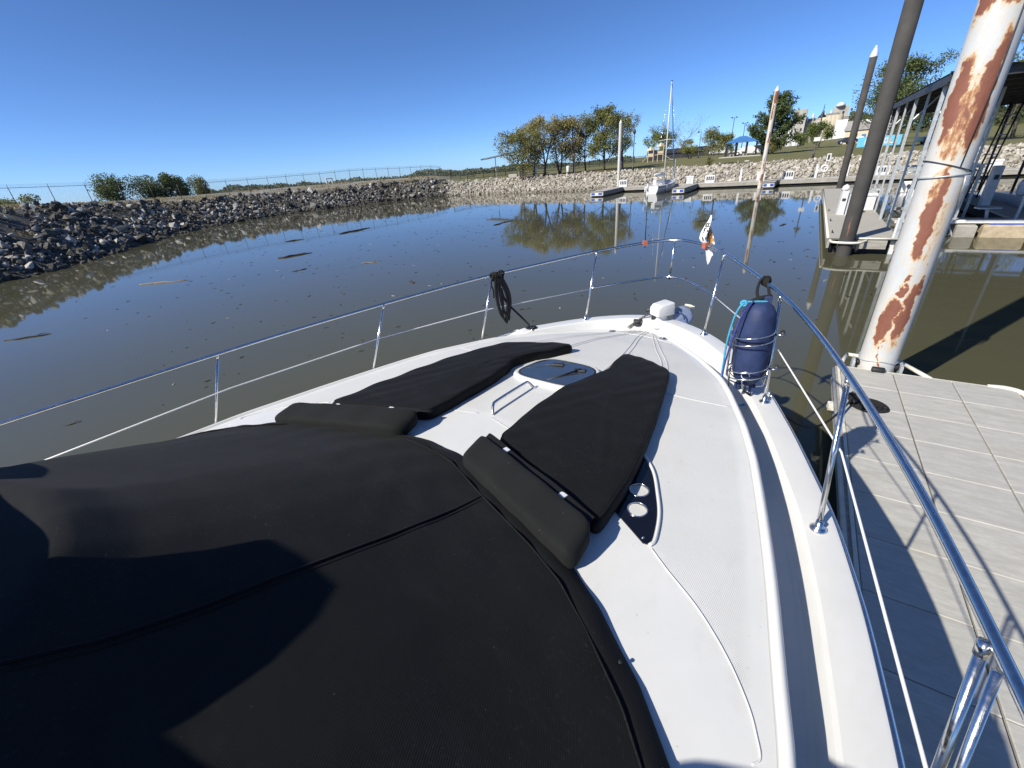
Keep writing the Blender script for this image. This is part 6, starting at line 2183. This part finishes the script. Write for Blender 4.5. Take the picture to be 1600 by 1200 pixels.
# ------------------------------------------------------------------ park furniture
def lamp_post(label, az, D, h, style="tee", scale=1.0):
    t = thing("lamp_post", label, "lamp post", spot(az, D), 0)
    MB().tube([(0, 0, -0.3), (0, 0, 0.5), (0, 0, 0.55), (0, 0, h)], [0.11, 0.10, 0.065, 0.05], 8).build("pole", "lamp_head", t, True)
    if style == "bell":
        MB().lathe([(0.42, h - 0.55), (0.40, h - 0.48), (0.16, h - 0.22), (0.13, h + 0.02), (0.05, h + 0.16), (0.02, h + 0.75)], 16).build("bell_shade", "lamp_head", t, True)
        MB().box((0.0, -0.12, 2.0), (0.62, 0.05, 0.42)).build("notice_board", "white_paint", t)
    elif style == "hook":
        MB().tube(spline([(0, 0, h), (-0.12, 0, h + 0.25), (-0.4, 0, h + 0.28), (-0.5, 0, h + 0.05)], 4), 0.03, 6).build("hook_arm", "lamp_head", t, True)
        MB().lathe([(0.22, -0.25), (0.2, -0.1), (0.06, 0.05)], 12, (-0.5, 0, h)).build("shade", "lamp_head", t, True)
    else:
        MB().lathe([(0.10, h - 0.05), (0.16, h + 0.05), (0.16, h + 0.35), (0.03, h + 0.55)], 12).build("lantern", "lamp_head", t, True)
    return t
lamp_post("black lamp post standing in front of the rusty-leaved tree", -24.9, 67.5, 4.6)
lamp_post("black lamp post just right of the white pile", -18.15, 66.0, 4.45)
lamp_post("black lamp post with bell shade and notice board before the grain elevator", -0.2, 68.2, 4.75, "bell")
lamp_post("thin hooked lamp post between the clump and the playground", -16.55, 132, 5.6, "hook")
lamp_post("dark hooked lamp post left of the loose-crowned tree", -11.1, 110, 5.0, "hook")
def floodmast(label, az, D, h):
    t = thing("flood_mast", label, "lamp post", spot(az, D))
    MB().tube([(0, 0, -0.3), (0, 0, h)], [0.12, 0.07], 8).build("pole", "dark_steel", t, True)
    MB().box((0, 0, h + 0.05), (1.5, 0.1, 0.1)).build("crossarm", "dark_steel", t)
    for s in (-1, 1):
        MB().box((s * 0.6, -0.05, h + 0.2), (0.35, 0.25, 0.25), 0, 0.03).build("lamp", "dark_steel", t)
floodmast("floodlight mast left of the pavilion roof", -8.0, 150, 8.6)
floodmast("shorter floodlight mast beside the dark green tree", -9.6, 152, 7.0)
floodmast("floodlight mast half hidden by the big pine", -6.9, 155, 7.2)

# mono-pitch canopy on posts at the left of the trees
cn = thing("park_canopy", "sloping metal canopy on white posts left of the waterside trees", "shelter", spot(-33.6, 88))
tl = Matrix.Rotation(rad(-7), 3, 'Y')
MB().box((0.6, 0, 3.65), (7.2, 3.2, 0.16), 0.5, 0.0, tl).build("roof_sheet", "roof_metal", cn)
MB().box((0.6, -1.5, 3.55), (7.2, 0.16, 0.26), 0.5, 0.0, tl).build("eaves_beam", "roof_underside", cn)
for (x, y) in ((-1.15, -0.55), (2.6, 1.4)):
    MB().tube([(x, y, -0.3), (x, y, 3.6)], 0.07, 8).build("post", "white_paint", cn, True)
mk = thing("stone_marker", "pale stone block on the grass below the canopy", "stone", spot(-32.4, 82))
MB().box((0, 0, 0.22), (1.5, 0.6, 0.5), 0.3, 0.06).build("block", "concrete", mk)
cr = thing("cross_marker", "small white cross standing by the iron fence", "cross", spot(-29.6, 90))
MB().box((0, 0, 0.65), (0.26, 0.2, 1.5)).build("upright", "white_paint", cr)
MB().box((0, 0, 0.95), (0.8, 0.18, 0.24)).build("arm", "white_paint", cr)
bn = thing("litter_bin", "white litter bin beside the first lamp post's trees", "bin", spot(-25.7, 84))
MB().lathe([(0.28, 0), (0.3, 0.05), (0.32, 0.9), (0.2, 1.0)], 14).build("drum", "white_paint", bn, True)

# playground
pg = thing("play_structure", "tan playground towers with pointed roofs and a slide", "playground", spot(-15.75, 108), rad(15))
for (x, h) in ((-0.9, 2.3), (1.1, 2.9)):
    for sx in (-0.55, 0.55):
        for sy in (-0.55, 0.55):
            MB().box((x + sx, sy, h / 2), (0.12, 0.12, h)).build("post", "play_tan", pg)
    MB().box((x, 0, h * 0.48), (1.2, 1.2, 0.12)).build("platform", "play_tan", pg)
    MB().lathe([(0.95, h), (0.9, h + 0.05), (0.05, h + 0.75)], 4, (x, 0, 0)).build("pointed_roof", "play_tan", pg)
    MB().box((x, -0.6, h * 0.62), (1.1, 0.06, 0.5)).build("panel", "play_tan", pg)
MB().box((0.1, 0, 1.35), (1.0, 0.9, 0.1)).build("bridge", "play_tan", pg)
MB().loft([[(1.7, -0.3, 1.4), (1.7, 0.3, 1.4), (1.7, 0.3, 1.32), (1.7, -0.3, 1.32)], [(3.3, -0.3, 0.35), (3.3, 0.3, 0.35), (3.3, 0.3, 0.27), (3.3, -0.3, 0.27)], [(3.9, -0.3, 0.28), (3.9, 0.3, 0.28), (3.9, 0.3, 0.2), (3.9, -0.3, 0.2)]], cap=True).build("slide", "play_tan", pg)
MB().loft([[(-1.6, -0.3, 1.1), (-1.6, 0.3, 1.1), (-1.6, 0.3, 1.0), (-1.6, -0.3, 1.0)], [(-2.6, -0.3, 0.25), (-2.6, 0.3, 0.25), (-2.6, 0.3, 0.15), (-2.6, -0.3, 0.15)]], cap=True).build("slide", "play_tan", pg)

# pavilion
pv = thing("pavilion", "open picnic pavilion with blue hipped roof on dark posts", "pavilion", spot(-6.9, 93), rad(4))
MB().add([(-2.6, -1.9, 2.2), (2.6, -1.9, 2.2), (2.6, 1.9, 2.2), (-2.6, 1.9, 2.2), (-0.5, 0, 3.15), (0.5, 0, 3.15)], [(0, 1, 5, 4), (1, 2, 5), (2, 3, 4, 5), (3, 0, 4), (3, 2, 1, 0)]).build("hipped_roof", "roof_blue", pv)
for x in (-2.3, -0.8, 0.8, 2.3):
    for y in (-1.6, 1.6):
        MB().box((x, y, 1.05), (0.2, 0.2, 2.3)).build("post", "iron_black", pv)
MB().box((0, 0, 0.06), (6.4, 4.6, 0.16)).build("slab", "concrete", pv)
for x in (-1.4, 0.6):
    tb_ = MB().box((x, 0, 0.78), (1.2, 0.75, 0.06)).build("picnic_table", "weathered_wood", pv)
    for s in (-1, 1):
        MB().box((x, s * 0.62, 0.46), (1.2, 0.24, 0.05)).build("bench", "weathered_wood", tb_)
    MB().box((x, 0, 0.4), (0.8, 0.1, 0.72)).build("trestle", "weathered_wood", tb_)

# vehicles parked behind the pavilion and by the elevator
def car(label, loc, rz, body, kind="car", L=4.6):
    t = thing("parked_car", label, kind, loc, rz)
    W = 1.8
    prof = [(-L / 2, 0.35), (-L / 2, 0.85), (-L * 0.44, 0.95), (-L * 0.28, 1.0), (-L * 0.16, 1.5), (L * 0.2, 1.55), (L * 0.36, 1.05), (L * 0.47, 0.95), (L / 2, 0.8), (L / 2, 0.35)]
    rows = []
    for y, k in ((-W / 2, 0.94), (-W / 2 + 0.08, 1.0), (W / 2 - 0.08, 1.0), (W / 2, 0.94)):
        rows.append([(p[0] * (k if p[1] > 0.9 else 1), y * (0.86 if p[1] > 1.2 else 1), p[1]) for p in prof])
    MB().loft(rows, cap=True).build("body", body, t)
    for s in (-1, 1):
        MB().add([(-L * 0.25, s * (W / 2 - 0.02), 1.03), (L * 0.30, s * (W / 2 - 0.02), 1.06), (L * 0.19, s * (W / 2 * 0.86 + 0.015), 1.48), (-L * 0.14, s * (W / 2 * 0.86 + 0.015), 1.45)], [(0, 1, 2, 3)]).build("side_glass", "window_dark", t)
        for x in (-L * 0.31, L * 0.31):
            w_ = MB().lathe([(0.34, -0.11), (0.34, 0.11)], 16, (x, s * (W / 2 - 0.1), 0.34), (0, 1, 0)).build("wheel", "black_rubber", t, True)
            MB().lathe([(0.2, -0.12), (0.2, 0.12)], 12, (x, s * (W / 2 - 0.1), 0.34), (0, 1, 0)).build("rim", "steel_pale", w_, True)
    MB().add([(-L * 0.275, -0.75, 1.02), (-L * 0.275, 0.75, 1.02), (-L * 0.175, 0.66, 1.46), (-L * 0.175, -0.66, 1.46)], [(0, 1, 2, 3)]).build("windscreen", "window_dark", t)
    return t
car("white car parked behind the blue-roofed pavilion", spot(-6.35, 101), rad(6), "car_white")
car("dark car parked beside the white car behind the pavilion", spot(-5.6, 103), rad(4), "car_dark")
car("white car left of the pavilion behind the lawn", spot(-9.0, 126), rad(10), "car_white")
car("dark pickup parked below the white tower of the elevator", spot(2.35, 150), rad(8), "car_dark", "pickup")
car("white van parked right of the dark pickup", spot(3.0, 152), rad(8), "car_white", "van", 5.2)
car("dark car parked on the lawn behind the near slip posts", spot(8.9, 96), rad(20), "car_dark")

# long low shed roofs behind the playground
sh_ = thing("low_shed", "long low dark-roofed shed beyond the bare tree", "building", spot(-12.6, 165), rad(12))
MB().box((0, 0, 1.1), (22, 6, 2.4)).build("wall", "dark_steel", sh_)
MB().add([(-11.5, -3.4, 2.3), (11.5, -3.4, 2.3), (11.5, 3.4, 2.3), (-11.5, 3.4, 2.3), (-11.5, 0, 3.6), (11.5, 0, 3.6)], [(0, 1, 5, 4), (2, 3, 4, 5), (1, 2, 5), (3, 0, 4), (3, 2, 1, 0)]).build("roof", "dark_steel", sh_)

# ------------------------------------------------------------------ grain elevator
def gbox(parent, name, mat, az, D, w, d, z0, z1, rz=0.0):
    p = pol(az, D)
    q = p - parent.location
    return MB().box((q.x, q.y, (z0 + z1) / 2 - parent.location.z), (w, d, z1 - z0), rz).build(name, mat, parent)
ge = thing("grain_elevator", "concrete grain elevator with silo rows and two square headhouse towers", "grain elevator", tuple(pol(0.0, 300)))
for k in range(9):
    p = pol(-2.05 + 0.32 * k, 304) - ge.location
    MB().lathe([(2.2, 0), (2.2, 13.0 + 0.12 * k), (2.0, 13.4 + 0.12 * k)], 18, p).build("silo", "silo_concrete", ge, True)
for k in range(4):
    p = pol(0.15 + 0.32 * k, 296) - ge.location
    MB().lathe([(2.2, 0), (2.2, 15.0), (2.0, 15.3)], 18, p).build("silo", "silo_tan", ge, True)
h1 = gbox(ge, "headhouse", "silo_concrete", -2.05, 300, 5.6, 6, 0, 19.6)
h2 = gbox(ge, "headhouse", "silo_concrete", 1.2, 306, 6.6, 6, 0, 19.2)
for k in range(5):
    p = pol(-2.05, 296.9) - ge.location
    MB().box((p.x + 1.4, p.y, 4 + 3.2 * k), (0.8, 0.1, 1.2)).build("window", "window_dark", h1)
    p = pol(1.2, 302.9) - ge.location
    MB().box((p.x + 1.2, p.y, 6 + 2.6 * k), (0.8, 0.1, 1.1)).build("window", "window_dark", h2)
dm = pol(1.1, 303) - ge.location
MB().lathe([(2.0, 19.2), (1.9, 20.0), (1.0, 20.8), (0.1, 21.0)], 16, dm).build("dome_tank", "white_paint", ge, True)
gbox(ge, "gallery", "silo_grey", -0.4, 306, 17.5, 3.5, 13.6, 15.2)
gbox(ge, "gallery", "silo_grey", 0.55, 302, 5.5, 3, 15.3, 16.6)
for az_, h_ in ((-0.95, 17.2), (0.45, 17.6), (-1.4, 15.8), (0.0, 16.4)):
    p = pol(az_, 303) - ge.location
    MB().lathe([(0.55, 13.5), (0.55, h_ - 0.4), (0.05, h_ + 0.4)], 12, p).build("dust_collector", "white_paint", ge, True)
gbox(ge, "annex", "silo_grey", 2.1, 305, 6.5, 5, 0, 14.6)
wt = thing("white_tower", "tall plain white mill building with annexes beside the grain elevator", "building", tuple(pol(1.6, 280)))
gbox(wt, "tower", "building_white", 1.62, 280, 5.6, 5.0, 0, 12.4)
gbox(wt, "lower_block", "building_white", 0.62, 282, 3.4, 4.5, 0, 8.4)
gbox(wt, "lower_block", "building_white", 0.15, 283, 3.0, 4.5, 0, 5.2)
bd = gbox(wt, "window_block", "building_white", 2.65, 282, 5.0, 5.0, 0, 10.8)
for r_ in range(2):
    for k in range(3):
        p = pol(2.65, 279.4) - wt.location
        MB().box((p.x - 1.5 + 1.5 * k, p.y, 4.2 + 4.2 * r_), (0.55, 0.12, 1.5)).build("window", "window_dark", bd)
gbox(wt, "parapet", "silo_grey", 2.65, 281.9, 5.2, 5.2, 10.82, 11.5)
gbox(wt, "far_block", "building_white", 3.55, 286, 2.6, 5.0, 0, 11.2)
gs = thing("grain_bins", "white metal grain bins at the foot of the elevator behind the pine", "silo", tuple(pol(-2.7, 250)))
for az_, r_, h_ in ((-3.3, 2.6, 9.5), (-2.55, 2.2, 8.4), (-2.0, 2.2, 6.0)):
    p = pol(az_, 250) - gs.location
    MB().lathe([(r_, 0), (r_, h_), (r_ * 0.5, h_ + 1.0), (0.2, h_ + 1.5)], 20, p).build("bin", "building_white", gs, True)
    MB().lathe([(r_ * 0.9, 0), (r_ * 0.35, 1.5)], 12, p + Vector((2.5, -6, 0))).build("hopper", "building_white", gs, True)
gh_ = thing("gabled_house", "cream house with grey gabled roof behind the tall grey pile", "house", tuple(spot(3.75, 160)), rad(-12))
MB().box((0, 0, 1.5), (9.0, 6.0, 3.4)).build("wall", "play_tan", gh_)
MB().add([(-4.9, -3.4, 3.1), (4.9, -3.4, 3.1), (4.9, 3.4, 3.1), (-4.9, 3.4, 3.1), (-4.9, 0, 5.4), (4.9, 0, 5.4)], [(0, 1, 5, 4), (2, 3, 4, 5), (1, 2, 5), (3, 0, 4), (3, 2, 1, 0)]).build("roof", "silo_grey", gh_)
for x in (-2.2, 1.6):
    MB().box((x, -3.03, 1.7), (1.0, 0.08, 1.1)).build("window", "window_dark", gh_)
MB().box((-0.3, -3.03, 1.0), (0.9, 0.08, 2.1)).build("door", "roof_blue", gh_)
# big blue and white letter sign on the lawn
sg = thing("letter_sign", "long light blue sign with big white block letters on the lawn", "sign", spot(4.75, 100), rad(-4))
MB().box((0, 0, 0.75), (5.6, 0.18, 1.45)).build("board", "sign_blue", sg)
segs = {"T": [(0.5, 0.9, 1, .2), (0.5, 0.45, .25, .9)], "I": [(0.5, 0.5, .25, 1)], "C": [(0.15, .5, .25, 1), (.55, .9, .9, .2), (.55, .1, .9, .2)], "Y": [(.2, .75, .25, .5), (.8, .75, .25, .5), (.5, .3, .25, .6)],
        "O": [(.12, .5, .24, 1), (.88, .5, .24, 1), (.5, .9, .7, .2), (.5, .1, .7, .2)], "L": [(.15, .5, .25, 1), (.55, .1, .9, .2)], "U": [(.12, .5, .24, 1), (.88, .5, .24, 1), (.5, .1, .7, .2)]}
for k, chx in enumerate(" IT  OL "):
    if chx == " ":
        continue
    lm = MB()
    for (cx, cz, w_, h_) in segs[chx]:
        lm.box((-2.45 + 0.68 * k + (cx - 0.5) * 0.46, -0.11, 0.30 + cz * 0.85), (w_ * 0.46, 0.06, h_ * 0.85))
    lm.build("letter", "white_paint", sg)

# ------------------------------------------------------------------ drift on the water
def stick(label, a, b, r, mat, seed):
    rs = random.Random(seed)
    a, b = Vector((a[0], a[1], 0.0)), Vector((b[0], b[1], 0.0))
    t = thing("driftwood", label, "driftwood", tuple((a + b) / 2), 0)
    d = b - a
    c = (a + b) / 2
    sd_ = Vector((-d.y, d.x, 0)).normalized()
    pts = [a.lerp(b, k / 6) - c + sd_ * rs.uniform(-.05, .05) * d.length + Vector((0, 0, rs.uniform(-0.01, 0.02))) for k in range(7)]
    MB().tube(pts, [r * 0.5, r, r * 1.05, r, r * 0.9, r * 0.7, r * 0.3], 7).build("stem", mat, t, True)
    p = pts[4]
    MB().tube([p, p + sd_ * d.length * 0.12 + d * 0.10 + Vector((0, 0, 0.02)), p + sd_ * d.length * 0.16 + d * 0.22], [r * 0.6, r * 0.4, r * 0.15], 5).build("twig", mat, t, True)
    return t
stick("pale drifting log nearest the levee at left", (-24.18, 6.67), (-22.58, 7.96), 0.05, "driftwood", 1)
stick("dark matted branch drifting left of the basin's middle", (-23.3, 12.65), (-22.8, 14.37), 0.07, "wet_debris", 2)
stick("long dark branch drifting close under the levee stones", (-28.6, 20.5), (-28.7, 23.7), 0.08, "wet_debris", 3)
stick("dark twig drifting left of the long branch by the levee", (-29.86, 17.0), (-29.3, 18.1), 0.06, "wet_debris", 4)
stick("forked brown twig drifting in the middle of the basin", (-16.75, 12.84), (-16.0, 13.43), 0.025, "driftwood", 5)
stick("thin dark stick drifting at the left edge beyond the rail", (-19.0, 1.54), (-18.3, 2.44), 0.022, "wet_debris", 6)
stick("small black twig drifting close under the port rail", (-10.14, 0.82), (-10.06, 1.08), 0.012, "wet_debris", 7)
stick("dark stick drifting left of the tree reflections", (-17.9, 25.2), (-17.8, 27.5), 0.05, "wet_debris", 8)
stick("crooked twig drifting between the log and the forked twig", (-18.65, 11.29), (-18.8, 10.6), 0.022, "wet_debris", 9)
stick("short dark chip drifting above the port rail's middle", (-11.69, 10.87), (-11.3, 10.7), 0.04, "wet_debris", 10)
stick("dark stick drifting beyond the bow under the pine's reflection", (-4.87, 26.67), (-4.2, 27.7), 0.04, "wet_debris", 11)
stick("short stick drifting right of the slim pile's reflection", (-0.82, 25.25), (-0.59, 25.92), 0.04, "wet_debris", 12)
stick("small stick drifting behind the coiled rope", (-5.98, 9.34), (-5.72, 9.55), 0.014, "wet_debris", 13)
bt = thing("floating_bottle", "pale plastic bottle floating beyond the bow searchlight", "bottle", (-1.96, 11.08, 0.012), rad(-20))
MB().lathe([(0.02, -0.13), (0.034, -0.125), (0.036, -0.02), (0.034, 0.03), (0.014, 0.09), (0.013, 0.115)], 14, (0, 0, 0.0), (1, 0, 0.03)).build("body", "bottle_plastic", bt, True)
MB().lathe([(0.016, 0.0), (0.016, 0.02)], 10, (0.115, 0, 0.003), (1, 0, 0.03)).build("cap", "white_plastic", bt, True)
def specks():
    n = 1000
    az = RNG.uniform(-80, 8, n)
    D = 9 + 40 * RNG.random(n) ** 0.8
    x, y = np.sin(np.radians(az)) * D, np.cos(np.radians(az)) * D
    # a looser drift line collects along the foot of the levee
    xs_, ys_ = RNG.uniform(-64, -22, 9000), RNG.uniform(0, 60, 9000)
    s_ = sdist(xs_, ys_)
    kk = (s_ < -0.2) & (RNG.random(9000) < np.exp(s_ / 2.2) * 0.8) & (vnoise(xs_, ys_, 5.0) > 0.42)
    x, y = np.concatenate([x, xs_[kk]]), np.concatenate([y, ys_[kk]])
    D = np.hypot(x, y)
    sd = sdist(x, y)
    k = (sd < -0.2)
    x, y, D = x[k], y[k], D[k]
    n = len(x)
    a = RNG.uniform(0, 6.28, n)
    L = RNG.uniform(0.02, 0.11, n) * (0.5 + D / 30)
    ux, uy = np.cos(a) * L, np.sin(a) * L
    vx, vy = -np.sin(a) * L * 0.3, np.cos(a) * L * 0.3
    z = np.full(n, 0.006)
    P = np.stack([np.stack([x - ux, y - uy, z], 1), np.stack([x - vx, y - vy, z], 1), np.stack([x + ux, y + uy, z], 1), np.stack([x + vx, y + vy, z + 0.01], 1)], 1)
    pale = RNG.random(n) < 0.12
    c = np.where(pale[:, None], np.array([[0.5, 0.48, 0.42]]), tint_cols(n, (0.03, 0.026, 0.018), (0.09, 0.075, 0.045)))
    c = np.concatenate([c, np.ones((n, 1))], 1)
    o = link_obj("floating_leaves", npmesh("floating_leaves", P.reshape(-1, 3), np.arange(n * 4).reshape(n, 4), "leaf", False, {"tint": ('POINT', 'FLOAT_COLOR', np.repeat(c, 4, 0))}))
    tag(o, "scattered leaves and bits of bark floating on the water", "debris", None, "stuff")
specks()
